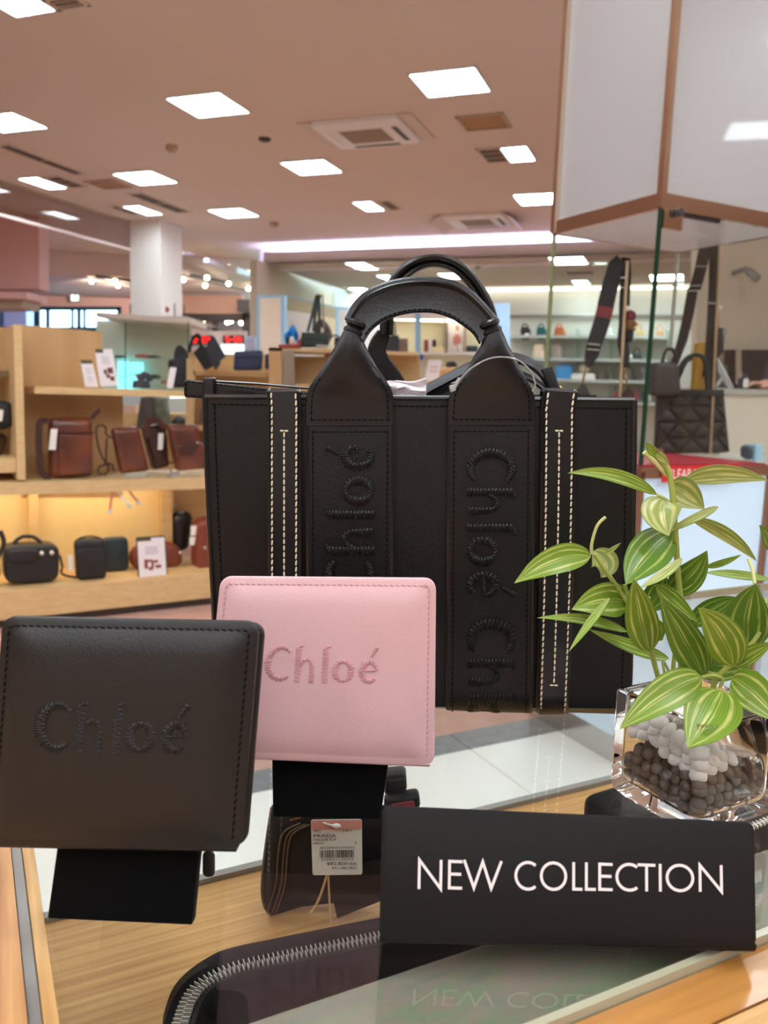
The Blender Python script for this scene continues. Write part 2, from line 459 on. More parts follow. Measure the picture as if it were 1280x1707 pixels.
LOW = [
 ([(582, 437), (612, 436), (624, 447), (596, 449)], 'small ceiling light beyond the cove, nearest to it left of the tote handle'),
 ([(588, 480), (608, 478), (622, 487), (600, 489)], 'small ceiling light beyond the cove low over the blue framed cabinets'),
 ([(733, 456), (757, 453), (768, 462), (745, 464)], 'small ceiling light seen between the two tote handles'),
 ([(633, 459), (650, 456), (657, 465), (645, 467)], 'small ceiling light half hidden by the rear tote handle'),
 ([(917, 428), (975, 426), (978, 438), (922, 440)], 'long ceiling light seen through the glass case beside the exit sign'),
 ([(953, 467), (979, 466), (984, 474), (960, 475)], 'short ceiling light seen through the glass case under the grey vent'),
 ([(1083, 457), (1138, 456), (1140, 466), (1085, 467)], 'long ceiling light crossed by the dark green glass edge of the case'),
 ([(1200, 433), (1222, 432), (1218, 444), (1196, 444)], 'short ceiling light right of the upper brown bag strap in the case'),
]
for q, lab in LOW:
    c, la, lb = abrect(q, LOWZ - .001); ceiling_light(c, min(la, .7), lb, lab, louvre=False, group='ceiling lights beyond the cove')
for a, b in ((1.9, -2.4), (1.9, -.6), (1.9, 1.2), (1.9, 3.0), (3.4, .6), (3.4, 2.4), (3.4, 4.2), (.4, -2.4), (.4, -.6), (.4, 1.2), (.4, 3.0), (-1.1, -2.4), (-1.1, -.6), (-1.1, 1.2), (-1.1, 3.0), (-2.6, -2.4), (-2.6, -.6), (-2.6, 1.2), (-2.6, 3.0), (-4.0, -.6), (-4.0, 1.2), (5.6, 4.0), (.4, -4.4), (-1.1, -4.4), (8.0, 3.6), (5.4, -9.6)):  # unseen panels added in dense rows to brighten surfaces facing the camera
    ceiling_light(ab(a, b, CEIL), .43, .45, 'added square ceiling light out of view, behind or beside the camera, for more light', louvre=False, group='added ceiling lights out of view')
ceiling_light(ab(8.2, -9.6, CEIL), .43, .45, 'added ceiling light beyond the hanging glass screen at far left', louvre=False)  # added to brighten the far-left pink wall
def panel(q, z, name, mat, label, cat, group=None, slats=0, framemat=None, drop=.012):
    c, la, lb = abrect(q, z)
    t = thing(name, label, cat, (c.x, c.y, z), group)
    f = MB()
    for sgn in (-1, 1):
        f.box(c + B_DIR * (sgn * lb / 2) - V((0, 0, drop / 2)), (.02, la + .02, drop), GX)
        f.box(c + A_DIR * (sgn * la / 2) - V((0, 0, drop / 2)), (lb + .02, .02, drop), GX)
    f.build('frame', framemat or m_ceil, t)
    MB().box(c - V((0, 0, .002)), (lb - .02, la - .02, .004), GX).build('panel', mat, t)
    n = slats; base = None
    for k in range(n):
        fr = (k + 1) / (n + 1) - .5
        if base is None:
            base = MB().box(c, (lb - .02, .01, .01), GX).build('slat', m_tan, t); o = base
        else: o = base.copy(); COL.objects.link(o); o.parent = t
        o.location = A_DIR * (fr * la) - V((0, 0, .008))
m_brownp = M('access_panel_brown', (172, 128, 74), .6)
m_vent = M('vent_dark', (96, 82, 68), .7)
panel([(142, 302), (185, 298), (218, 311), (175, 314)], CEIL, 'access_panel', m_brownp, 'brown square access panel between two lights at left', 'access panel', framemat=m_tan)
panel([(761, 193), (837, 188), (850, 211), (778, 216)], CEIL, 'access_panel', m_brownp, 'brown square access panel in ceiling right of the near air conditioner', 'access panel', framemat=m_tan)
for q, lab in (([(85, 0), (125, -10), (142, 6), (90, 13)], 'dark grille beside the light at the top left corner'),
               ([(795, 248), (832, 245), (848, 268), (812, 270)], 'square grille left of the small light under the brown panel'),
               ([(637, 335), (650, 334), (667, 347), (645, 349)], 'small grille right of the narrow light over the tote'),
               ([(85, 295), (100, 292), (138, 309), (110, 313)], 'grille right of the narrow light over the hanging glass'),
               ([(186, 343), (205, 342), (220, 356), (215, 357)], 'grille left of the light above the white column')):
    panel(q, CEIL, 'air_grille', m_vent, lab, 'vent', 'ceiling air grilles', 2)
panel([(0, 241), (15, 240), (142, 288), (118, 291)], CEIL, 'slot_vent', m_vent, 'long slot vent at the left photo edge', 'vent', 'long slot vents', 1)
panel([(210, 322), (235, 321), (320, 352), (295, 354)], CEIL, 'slot_vent', m_vent, 'long slot vent right of the light over the column', 'vent', 'long slot vents', 1)
panel([(940, 452), (988, 451), (993, 456), (945, 457)], LOWZ, 'slot_vent', m_vent, 'grey vent seen through the case below the exit sign', 'vent', 'long slot vents', 0)
def aircon(q, plate, label, wings):
    c, la, lb = abrect(q, CEIL); la = max(la, .5)
    t = thing('air_conditioner', label, 'air conditioner', (c.x, c.y, CEIL), 'ceiling air conditioners')
    z = CEIL
    MB().rr(lambda x, y, zz: c + B_DIR * x + A_DIR * y + V((0, 0, zz)), lb, la, .04, [(0, -.002), (0, -.03), (.02, -.045)]).build('body', m_white_pl, t)
    MB().box(c - V((0, 0, .046)), (lb * .5, la * .5, .006), GX).build('intake_grille', M('intake', (150, 134, 112), .7), t)
    for sx, sy, w, h in ((0, .40, .55, .05), (.40, 0, .06, .55), (-.40, 0, .06, .55), (0, -.40, .55, .05)):
        MB().box(c + B_DIR * (sx * lb) + A_DIR * (sy * la) - V((0, 0, .0455)), (lb * w, la * h, .006), GX).build('air_slot', m_dark if sy >= 0 and sx >= 0 else m_white_pl, t)
    for sgn in (-1, 1):
        wv = MB().prism([c + B_DIR * (sgn * lb * .5) + A_DIR * (la * .5) - V((0, 0, .012)), c + B_DIR * (sgn * lb * .5) - A_DIR * (la * .5) - V((0, 0, .012)),
                         c + B_DIR * (sgn * lb * (.5 + plate)) - A_DIR * (la * .5) - V((0, 0, .09 * wings + .01)), c + B_DIR * (sgn * lb * (.5 + plate)) + A_DIR * (la * .5) - V((0, 0, .09 * wings + .01))], (0, 0, .006))
        wv.build('deflector', M('deflector_plastic', (214, 198, 184) if not wings else (232, 228, 226), .5), t)
aircon([(519.5, 201), (665.6, 190), (700, 231), (563, 242)], .16, 'near ceiling air conditioner with side deflector plates above the tote', 0)
aircon([(738, 357), (835, 352), (856, 371), (758, 377)], .2, 'far ceiling air conditioner with white wings just before the glowing cove', 1)
p = atZ(441, 231, CEIL)
MB().lathe(p, [(.001, 0), (.05, 0), (.05, -.01), (.04, -.02), (.001, -.021)], 16).solo('ceiling_speaker', M('speaker_brown', (70, 56, 44), .6), 'small dark round speaker in ceiling left of the near air conditioner', 'speaker')
p = atZ(286, 243, CEIL)
MB().lathe(p, [(.001, 0), (.05, 0), (.05, -.03), (.03, -.05), (.001, -.055)], 16).solo('smoke_detector', m_tan, 'round smoke detector on ceiling below the large left light', 'smoke detector')
p = atZ(457, 371, CEIL)
MB().lathe(p, [(.001, 0), (.06, 0), (.05, -.05), (.001, -.06)], 14).solo('sprinkler', m_tan, 'small ceiling sprinkler just before the left end of the glowing cove', 'sprinkler')
for i, (x, y, lab) in enumerate(((432, 444, 'round downlight left of the lower ceiling lights, the right of a pair'), (412, 450, 'round downlight by the glass screen, the left of a pair'))):
    p = atZ(x, y, LOWZ)
    t = thing('downlight', lab, 'downlight', p, 'pair of round downlights')
    MB().lathe(p, [(.001, -.004), (.075, -.004), (.075, -.001), (.001, -.001)], 14).build('lens', m_lamp, t)
    MB().lathe(p, [(.075, 0), (.1, 0), (.1, -.008), (.075, -.008)], 14).build('trim_ring', m_white_pl, t)
# ------------------------------------------------------------------ hanging smoke screen of glass (left) with bottom rail
a0 = atZ(0, 300, CEIL); a1 = K - B_DIR * cw; sd = (a1 - a0); sd.z = 0; sd.normalize()
rot = Plane(a0, V((sd.y, -sd.x, 0)))
scr = thing('smoke_screen', 'hanging glass smoke screen with white bottom rail running to the white column', 'glass screen', (a1.x, a1.y, 2.8))
zb = rot.at(0, 358).z
start = a0 - sd * 2.2; end = V((a1.x, a1.y, 0)); Ltot = (V((end.x, end.y, 0)) - V((start.x, start.y, 0))).length
n = 4
for k in range(n):
    u0, u1 = Ltot * k / n + .004, Ltot * (k + 1) / n - .004
    p0 = start + sd * u0; p1 = start + sd * u1
    MB().prism([V((p0.x, p0.y, zb)), V((p1.x, p1.y, zb)), V((p1.x, p1.y, CEIL - .03)), V((p0.x, p0.y, CEIL - .03))], V((sd.y, -sd.x, 0)) * .008).build('glass_pane', thin_glass('smoky_glass', (.80, .76, .75), .5, .05), scr)
MB().box((start + sd * (Ltot / 2)) * 1 + V((0, 0, zb - start.z)), (Ltot, .03, .03), (sd, V((-sd.y, sd.x, 0)), V((0, 0, 1)))).build('bottom_rail', M('rail_white', (224, 206, 200), .5), scr)
MB().box((start + sd * (Ltot / 2)) * 1 + V((0, 0, CEIL - .015 - start.z)), (Ltot, .03, .03), (sd, V((-sd.y, sd.x, 0)), V((0, 0, 1)))).build('top_rail', m_tan, scr)
st2 = K + A_DIR * cw - B_DIR * .05; scr2 = thing('smoke_screen', 'hanging glass smoke screen behind the white column towards the cove', 'glass screen', (st2.x, st2.y, 2.6))
for k in range(2):
    p0 = st2 + A_DIR * (.02 + k * 1.3); p1 = p0 + A_DIR * 1.28
    MB().prism([V((p0.x, p0.y, 2.62)), V((p1.x, p1.y, 2.62)), V((p1.x, p1.y, 2.92)), V((p0.x, p0.y, 2.92))], -B_DIR * .008).build('glass_pane', m_glass, scr2)
MB().box(st2 + A_DIR * 1.3 + V((0, 0, 2.61)), (2.6, .02, .02), (A_DIR, -B_DIR, V((0, 0, 1)))).build('bottom_rail', m_grey, scr2)
# ------------------------------------------------------------------ pink shop side (left, far)
FARL = YP(16.5)
w = MB(); pslab(w, FARL, [(-420, 300), (425, 300), (425, 513), (-420, 513)], .15); struct(w, 'wall_left', m_pink)
w = MB(); pslab(w, FARL, [(199, 513), (425, 513), (425, 760), (199, 760)], .15); struct(w, 'wall_left', m_pink)
w = MB(); pslab(w, YP(10.5), [(-420, 250), (65, 250), (65, 481), (33, 482), (-420, 482)], .3); struct(w, 'wall_left', M('pink_dark', (226, 182, 174), .85))
w = MB(); pslab(w, YP(10.3), [(-420, 480), (45, 486), (45, 498), (-420, 494)], .6); struct(w, 'trim_1', M('pink_pale', (232, 190, 182), .8))
w = MB(); pslab(w, YP(10.4), [(-420, 498), (40, 500), (36, 513), (-420, 513)], .5); struct(w, 'trim_2', m_tan)
w = MB().prism([ab(AX_B - 4, BX_L, 0), ab(AX_F, BX_L, 0), ab(AX_F, BX_L, 3.3), ab(AX_B - 4, BX_L, 3.3)], -B_DIR * .12); struct(w, 'wall_left', m_pink)
# windows: frames with panes and the daylight sky beyond
wn = thing('window_1', 'row of bright blue daylight windows in dark frames above the wooden shelving', 'window', FARL.at(100, 760)); wn['kind'] = 'structure'
fr_ = MB()
m_wf = M('window_frame_blue', (38, 62, 92), .5)
for x0, y0, x1, y1 in ((-140, 511, 201, 517), (-140, 545, 201, 553), (-140, 559, 201, 563), (-142, 511, -138, 760), (0, 511, 4, 545), (56, 511, 65, 545), (76, 517, 81, 545), (118, 517, 121, 545), (128, 517, 133, 545), (138, 517, 141, 545), (195, 511, 201, 760), (-140, 640, 201, 650)):
    pslab(fr_, FARL, rect(x0, y0, x1, y1), .08, off=.04)
fr_.build('window_frame', m_wf, wn)
for x0, x1, tint in ((4, 56, (.5, .56, .75)), (65, 76, (.9, .97, 1)), (81, 118, (.9, .97, 1)), (121, 128, (.9, .97, 1)), (133, 138, (.9, .97, 1)), (141, 195, (.9, .97, 1)), (-138, 0, (.5, .5, .6))):
    pslab(MB(), FARL, rect(x0, 517, x1, 545), .01).build('window_pane', thin_glass('window_glass_%d' % int(tint[0] * 100), tint), wn)
pslab(MB(), FARL, rect(-138, 553, 195, 640), .01).build('window_pane', thin_glass('window_glass_low', (.35, .55, .85)), wn)
pslab(MB(), FARL, rect(-138, 650, 195, 760), .01).build('window_pane', thin_glass('window_glass_low', (.35, .55, .85)), wn)
# lowered soffit with track spots
pl12 = YP(13.3)
q = [pl12.at(66, 455), pl12.at(230, 450), pl12.at(230, 441), pl12.at(66, 441)]
so = MB()
d = YP(16.4)
fz = pl12.at(66, 457).z
f0 = pl12.at(52, 457); f1 = pl12.at(420, 437); f1.z = f0.z
g0 = d.at(45, 474); g1 = d.at(420, 490); g0.z = g1.z = f0.z
struct(MB().prism([f0, f1, g1, g0], (0, 0, max(.1, CEIL - f0.z))), 'trim_3', M('soffit_paint', (226, 208, 196), .8))
def spot(x, y, pln, lab, col=(255, 226, 180), e=16, r=.035, br=.05, beam=0):
    p = pln.at(x, y)
    t = thing('spotlight', lab, 'spotlight', p, 'track spotlights over the pink shop')
    MB().lathe(p, [(.001, 0), (r, 0), (r, .006), (.001, .006)], 10, (V((1, 0, 0)), V((0, 0, 1)), V((0, -1, 0)))).build('lens', M('spot_glow', col, .5, emit=(col, e)), t)
    MB().lathe(p + V((0, .01, 0)), [(r * 1.1, 0), (r * 1.2, .02), (r * .9, .1), (.001, .11)], 10, (V((1, 0, 0)), V((0, 0, 1)), V((0, 1, 0)))).build('housing', m_dark, t)
    MB().box(p + V((0, .06, br)), (.012, .012, br * 2)).build('bracket', m_dark, t)
    if beam:
        ld = bpy.data.lights.new('beam', 'SPOT'); ld.energy = beam; ld.spot_size = 1.5; ld.spot_blend = .6; ld.color = (1, .86, .72); ld.shadow_soft_size = r
        lo = bpy.data.objects.new('beam', ld); COL.objects.link(lo); lo.parent = t; lo.location = (-.05, .05, -.06); lo.rotation_euler = V((-.25, 1, -.12)).to_track_quat('-Z', 'Y').to_euler()
class SoffitPlane:
    n = V((0, -1, 0))
    def at(s, x, y, off=0):
        p = atZ(x, y, fz - .07); return p if p.y < 16 else atY(x, y, 16)
pls = SoffitPlane()
SP = [(153, 469), (192, 469), (197, 476), (306, 466), (345, 463), (342, 476), (381, 473), (414, 481)]
names = ['first warm spot from the left on the soffit track', 'second warm spot, upper of the close pair left of the column', 'third warm spot, lower of the close pair left of the column', 'warm spot just right of the column', 'upper warm spot at the middle of the dark track', 'lower warm spot under the dark track', 'pinkish spot at right end of the dark track', 'bright warm spot by the corner of the lower ceiling']
for (x, y), l in zip(SP, names): spot(x, y, pls, l, beam=(22 if x < 250 else 5))
for x0, y0, x1, y1, lab in ((160, 466, 222, 474, 'dark spotlight track on the soffit left of the white column'), (318, 464, 378, 476, 'dark spotlight track on the soffit right of the white column')):
    a, b = pls.at(x0, y0), pls.at(x1, y1); a.z = b.z = fz - .02
    t = MB(); t.sweep([a, b], (0, 1, 0), .06, .03); t.solo('light_track', m_dark, lab, 'light track')
p = pl12.at(138, 461)
t = thing('downlight', 'cool white round downlight in the soffit left of the column', 'downlight', p)
MB().lathe(p + V((0, .1, -.01)), [(.001, -.004), (.06, -.004), (.06, -.001), (.001, -.001)], 14).build('lens', m_lamp, t)
MB().lathe(p + V((0, .1, -.01)), [(.06, 0), (.075, 0), (.075, -.01), (.06, -.01)], 14).build('trim_ring', m_white_pl, t)
# security camera at the soffit corner
p = pl12.at(50, 462)
t = thing('security_camera', 'small security camera on bent arm at the left soffit corner', 'camera', p)
MB().tube([pl12.at(62, 452), pl12.at(52, 450), pl12.at(50, 460)], .012, 6).build('arm', m_dark, t)
MB().ball(pl12.at(50, 462), .045, 10, 6).build('camera_dome', m_dark, t)
MB().box(pl12.at(63, 452), (.05, .05, .05)).build('mount', m_dark, t)
def exit_sign(pln, x0, y0, x1, y1, lab, arrow=True):
    t = thing('exit_sign', lab, 'exit sign', pln.at((x0 + x1) / 2, y1), 'lit exit signs')
    pslab(MB(), pln, rect(x0 - 2, y0 - 1, x1 + 3, y1 + 2), .06, -.005).build('housing', M('sign_housing', (196, 186, 170), .6), t)
    pslab(MB(), pln, rect(x0, y0, x1, y1), .01, .004).build('face', M('sign_face', (236, 250, 244), .5, emit=((220, 250, 236), 1.0)), t)
    w, h = x1 - x0, y1 - y0
    g = MB(); P = lambda u, v: pln.at(x0 + w * u, y0 + h * v, .008)
    if arrow:
        g.prism([P(.2, .5), P(.5, .2), P(.58, .28), P(.42, .44), P(.85, .44), P(.85, .56), P(.42, .56), P(.58, .72), P(.5, .8)], (0, .003, 0))
    else:
        g.prism([P(.55, .12), P(.7, .12), P(.7, .3), P(.55, .3)], (0, .003, 0))
        g.prism([P(.4, .32), P(.7, .34), P(.62, .62), P(.8, .85), P(.68, .88), P(.5, .66), P(.32, .86), P(.22, .8), P(.42, .58)], (0, .003, 0))
    g.build('pictogram', M('sign_green', (20, 150, 96), .5, emit=((20, 150, 96), .5)), t)
exit_sign(YP(10.8), 992, 416, 1011, 440, 'exit sign with green left arrow seen through the glass case')
exit_sign(YP(16.2), 119, 487, 130, 501, 'green exit sign on the pink wall above the windows', False)
exit_sign(YP(12.6), 1124, 460, 1141, 475, 'small exit sign behind the case just right of its green glass edge', False)
# ------------------------------------------------------------------ shop front right of the column
FP = YP(15.0)
w = MB(); pslab(w, FP, [(290, 492), (404, 492), (404, 524), (290, 522)], .2); struct(w, 'trim_4', M('fascia_pink', (196, 156, 140), .8))
w = MB(); pslab(w, YP(15.9), [(290, 520), (424, 520), (424, 760), (290, 760)], .1); struct(w, 'wall_back', M('greypink', (200, 184, 180), .8))
w = MB(); pslab(w, FP, [(300, 523), (408, 523), (408, 535), (300, 536)], .15); pslab(w, FP, [(404, 519), (418, 519), (418, 566), (404, 566)], .15); pslab(w, FP, [(354, 535), (364, 535), (364, 570), (354, 570)], .1)
struct(w, 'trim_5', M('dark_frame', (52, 42, 42), .5))
w = MB(); pslab(w, YP(14.6), rect(395, 499, 418, 520), .12); w.solo('speaker_box', m_dark, 'black speaker box high on the wall above the red displays', 'speaker')
w = MB(); pslab(w, YP(14.4), [(416, 452), (428, 453), (428, 740), (418, 740)], .5); struct(w, 'trim_6', m_beige)
w = MB(); pslab(w, YP(14.96), rect(300, 552, 412, 750), .05); struct(w, 'wall_back', M('greypink_panel', (206, 190, 188), .8))
for x, y in ((379, 537), (385, 535), (402, 538), (338, 537)):
    spot(x, y, YP(15.1), {379: 'white spot left of two over the right red display', 385: 'white spot middle over the right red display', 402: 'white spot at far right over the red display', 338: 'dim spot over the left red display'}[x], (255, 244, 240), 9, .04, .1)
m_led = M('led_red', (255, 20, 20), .4, emit=((255, 24, 24), 1.1))
def segdigit(mb, P, x, y, w, h, ch):
    seg = {'0': 'abcdef', '5': 'acdfg', '4': 'bcfg', '8': 'abcdefg', '-': 'g', '6': 'acdefg'}[ch]
    t = w * .22
    R = {'a': (x, y, x + w, y + t), 'g': (x, y + h / 2 - t / 2, x + w, y + h / 2 + t / 2), 'd': (x, y + h - t, x + w, y + h), 'f': (x, y, x + t, y + h / 2), 'b': (x + w - t, y, x + w, y + h / 2), 'e': (x, y + h / 2, x + t, y + h), 'c': (x + w - t, y + h / 2, x + w, y + h)}
    for s in seg:
        q = R[s]; mb.prism([P(a, b) for a, b in rect(*q)], (0, .004, 0))
def led(pln, x0, y0, x1, y1, txt, lab):
    t = thing('number_display', lab, 'display', pln.at((x0 + x1) / 2, y1), 'red number displays')
    pslab(MB(), pln, rect(x0, y0, x1, y1), .08).build('housing', m_black, t)
    g = MB(); n = len(txt); w = (x1 - x0) * .8 / n
    for i, ch in enumerate(txt): segdigit(g, lambda a, b: pln.at(a, b, .006), x0 + (x1 - x0) * .14 + i * w, y0 + 2.2, w * .7, y1 - y0 - 4.4, ch)
    g.build('digits', m_led, t)
led(YP(14.87), 318, 559, 354, 573, '8-564', 'left red number display partly behind the folded black bag')
led(YP(14.87), 372, 559, 406, 573, '5-54', 'right red number display above the navy clutch')
w = MB(); pslab(w, YP(14.5), rect(368, 574, 408, 752), .3); w.solo('lit_counter', M('counter_glow', (214, 232, 228), .5, emit=((214, 236, 232), .7)), 'pale lit counter glowing under the right red display', 'counter')
w = MB(); pslab(w, YP(14.34), rect(407, 560, 426, 590), .06); w.solo('poster', M('poster_lilac', (206, 206, 222), .5, var=(6, 0), col2=(176, 180, 214)), 'pale lilac poster right of the red display', 'poster')
# canopy ledge in front of the column
cz = atY(240, 527, 9.4).z
w = MB()
pc = [atZ(185, 533, cz), atZ(310, 529, cz), atZ(338, 533, cz), atZ(240, 540, cz)]
cpl = YP(9.6)
w = MB(); w.prism([cpl.at(190, 530), cpl.at(245, 527), cpl.at(310, 527), cpl.at(336, 535), cpl.at(300, 531), cpl.at(245, 531)], (0, .95, 0))
w.solo('canopy', M('canopy_glass', (176, 168, 158), .2), 'thin pale canopy ledge crossing in front of the white column', 'canopy')
for x, y, l in ((215, 541, 'warm bulb left below the canopy ledge'), (289, 540, 'warm bulb below the canopy ledge right of the column edge'), (305, 543, 'brightest warm bulb below the canopy ledge at right')):
    spot(x, y, YP(9.75), l, (255, 232, 196), 16, .03, .12)
# ================================================================== WOODEN SHELVING, LEFT
m_wood = M('maple', (216, 184, 132), .5, kind='wood', col2=(204, 170, 116), bump=(2.5, 2.5, 26))
m_woodh = M('maple_board', (222, 190, 140), .45, kind='wood', col2=(210, 176, 124), bump=(14, 14, 60))
m_woodo = M('maple_panel', (206, 166, 116), .55, kind='wood', col2=(194, 152, 102), bump=(9, 9, 1.2))
g0 = atZ(181, 1026, 0); g1 = atZ(350, 1007, 0); gd = (g1 - g0).normalized(); gn = V((gd.y, -gd.x, 0))
PA = Plane(g0, gn)
def sh(name, lab, cat, base): return thing(name, lab, cat, base)
G = sh('display_shelving', 'long maple display shelving with lit lower bay and brown leather bags at left', 'shelving', PA.at(150, 1030))
def board(poly, off, th, name, mat=m_woodh, parent=None, lab=None):
    return pslab(MB(), PA, poly, th, off).build(name, mat, parent or G, label=lab)
# base plinth, deck, mid shelf, upper shelf
zd = PA.at(160, 972).z
LXa, LXb = -260, 520
def zrow(px, py): return PA.at(px, py).z
def hboard(name, px0, px1, z0, z1, off, depth, mat=m_woodh, lab=None):
    a, b = PA.at(px0, 800, off), PA.at(px1, 800, off)
    a = V((a.x, a.y, z0)); b = V((b.x, b.y, z0))
    mb = MB().prism([a, b, b + V((0, 0, z1 - z0)), a + V((0, 0, z1 - z0))], -PA.n * depth)
    return mb.build(name, mat, G, label=lab)
hboard('plinth', LXa, LXb, .035, zd, 0, .46)
hboard('kick_board', LXa, LXb, 0.001, .034, -.03, .4, M('kick_shadow', (70, 60, 54), .6))  # board colour kept dark for the shadow beneath the plinth
zm0, zm1 = zrow(160, 820.5), zrow(160, 801)
hboard('shelf_board', LXa, LXb, zm0, zm1, 0, .44)
zu0, zu1 = zrow(180, 659.5), zrow(180, 648)
hboard('shelf_board', 62, 330, zu0, zu1, -.10, .30)
board([(35, 541), (170, 553), (170, 650), (205, 650), (205, 830), (35, 830)], -.40, .03, 'back_panel', m_woodo)
board([(22, 541), (36, 542), (43, 800), (29, 800)], -.02, .40, 'upright')
board([(48, 815), (64, 815), (66, 990), (50, 990)], -.34, .06, 'upright', m_wood)
board([(269, 812), (287, 811), (288, 965), (270, 968)], -.34, .06, 'upright', m_wood)
board([(-200, 815), (290, 811), (292, 960), (-200, 1000)], -.40, .02, 'back_panel', M('maple_pale', (228, 204, 150), .5, kind='wood', col2=(220, 192, 134), bump=(5, 5, .8)))
board([(287, 818), (520, 806), (520, 880), (287, 880)], -.44, .02, 'back_panel', m_wood)
board([(-260, 548), (20, 546), (28, 720), (-260, 720)], -.42, .03, 'back_panel', m_woodo)
board([(-260, 720), (28, 716), (30, 800), (-260, 800)], -.42, .03, 'back_panel', m_woodo)
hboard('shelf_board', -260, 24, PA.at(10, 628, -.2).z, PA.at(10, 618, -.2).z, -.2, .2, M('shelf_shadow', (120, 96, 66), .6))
hboard('shelf_board', -260, 29, zrow(10, 790), zrow(10, 766), -.06, .3)
m_led = M('warm_led', (255, 232, 170), .5, emit=((255, 240, 206), 7))
for x0, x1, lab in ((70, 266, None), (-200, 46, None)):
    a, b = PA.at(x0, 800, -.2), PA.at(x1, 800, -.2); a = V((a.x, a.y, zm0 - .012)); b = V((b.x, b.y, zm0 - .012))
    c = (a + b) / 2
    MB().box(c, ((b - a).length, .03, .014), (gd, -PA.n, V((0, 0, 1)))).build('light_strip', m_led, G, label='warm white light strip under the shelf')
# ------------------------------------------------------------------ bag builder
m_blk = M('black_leather', (30, 30, 32), .42, bump=(300, .25, .002))
m_blk2 = M('black_nylon', (26, 27, 30), .6, bump=(500, .4, .001))
m_brown = M('burnished_brown', (132, 66, 36), .32, var=(4, 0), col2=(70, 34, 26), bump=(120, .15, .003), coat=.2)
m_brownd = M('brown_dark', (66, 36, 28), .4, bump=(120, .2, .002))
m_cognac = M('cognac', (128, 62, 42), .42, bump=(160, .2, .002))
m_tealb = M('dark_teal', (38, 52, 58), .45, bump=(200, .2, .002))
m_navy = M('navy', (48, 62, 96), .55, bump=(200, .2, .002))
m_tag = M('paper_tag', (236, 230, 222), .7)
m_silver = M('silver', (210, 210, 208), .25, 1.0)
def bag(name, lab, pl, q, depth, mat, off=0, e=None, r=None, cat='bag', group=None, handle=None, flap=None, clasp=None, pocket=None, strap=None, stp=None, tagq=None, matf=None, hr=.007, hoff=-.5):
    """q: pixel corners or box; depth in metres; handle=(x0,x1,ytop); flap=fraction; strap=[(x,y),..]"""
    if not isinstance(q[0], (tuple, list)): q = rect(*q)
    P = [pl.at(x, y, off) for x, y in q]
    base = (P[2] + P[3]) / 2 - pl.n * depth / 2; base.z = min(P[2].z, P[3].z)
    t = thing(name, lab, cat, base, group)
    w = (P[1] - P[0]).length; h = (P[0] - P[3]).length
    e = e or min(depth * .45, w * .18, h * .18); r = r or min(w, h) * .12
    mb = MB(); prr(mb, pl, q, r, depth, e, off); mb.build('body', mat, t)
    bl = lambda u, v: ((q[0][0] * (1 - u) + q[1][0] * u) * (1 - v) + (q[3][0] * (1 - u) + q[2][0] * u) * v, (q[0][1] * (1 - u) + q[1][1] * u) * (1 - v) + (q[3][1] * (1 - u) + q[2][1] * u) * v)
    if flap:
        f = MB(); prr(f, pl, [bl(.01, -.01), bl(.99, -.01), bl(.99, flap), bl(.01, flap)], r * .6, .006, .003, off + .006); f.build('flap', matf or mat, t)
    if pocket:
        f = MB(); prr(f, pl, [bl(pocket[0], pocket[1]), bl(pocket[2], pocket[1]), bl(pocket[2], pocket[3]), bl(pocket[0], pocket[3])], r * .6, .014, .007, off + .012); f.build('pocket', matf or mat, t)
    if handle:
        for hd in (handle if isinstance(handle[0], (tuple, list)) else [handle]):
            x0, x1, yt = hd; yb = (q[0][1] + q[1][1]) / 2 + 2
            hp = [(x0, yb), (x0 + (x1 - x0) * .08, (yb + yt) / 2), (x0 + (x1 - x0) * .3, yt + 1), ((x0 + x1) / 2, yt), (x1 - (x1 - x0) * .3, yt + 1), (x1 - (x1 - x0) * .08, (yb + yt) / 2), (x1, yb)]
            MB().tube(cr([pl.at(a, b, off + hoff * depth) for a, b in hp], 4), hr, 8).build('handle', matf or mat, t)
    if clasp:
        for i, (u, v, rr_) in enumerate(clasp):
            c = pl.at(*bl(u, v), off + .012)
            MB().ball(c, (rr_, .008, rr_), 10, 6).build('clasp', m_silver, t)
    if strap:
        for sp in (strap if isinstance(strap[0][0], (tuple, list)) else [strap]):
            MB().sweep(cr([pl.at(a, b, off + .012) for a, b in sp], 4), gd, stp or .02, .004).build('strap', matf or mat, t)
    if tagq:
        f = MB(); prr(f, pl, tagq, .003, .002, .0005, off + .026); f.build('price_tag', m_tag, t, label='white price tag')
    return t
def tube_strap(t, pl, pts, w, mat, off=.012, side=None, name='strap'):
    MB().sweep(cr([pl.at(a, b, off) for a, b in pts], 4), side or gd, w, .005).build(name, mat, t)
Bo = -.10
# middle shelf
b1 = bag('messenger_bag', 'tall burnished brown leather messenger bag with white tag on the middle shelf', PA, [(83, 697), (156, 696), (157, 794), (83, 799)], .09, m_brown, Bo, group='burnished brown leather bags', pocket=(.2, .27, .97, .95), tagq=[(85, 715), (96, 715), (93, 750), (81, 750)], matf=m_brown)
tube_strap(b1, PA, [(84, 703), (74, 701), (66, 706), (65, 740), (67, 765), (70, 788), (84, 797)], .03, m_brownd, Bo)
tube_strap(b1, PA, [(152, 698), (160, 688), (166, 682)], .022, m_brownd, Bo)
for x in (0,):
    MB().tube([PA.at(86, 722, Bo + .014), PA.at(156, 722, Bo + .014)], .005, 6).build('zip', m_brownd, b1)
b2 = bag('crossbody_bag', 'plain burnished brown leather bag standing tilted beside the messenger bag', PA, [(187, 715), (233, 711), (251, 785), (203, 791)], .07, m_brown, Bo, group='burnished brown leather bags')
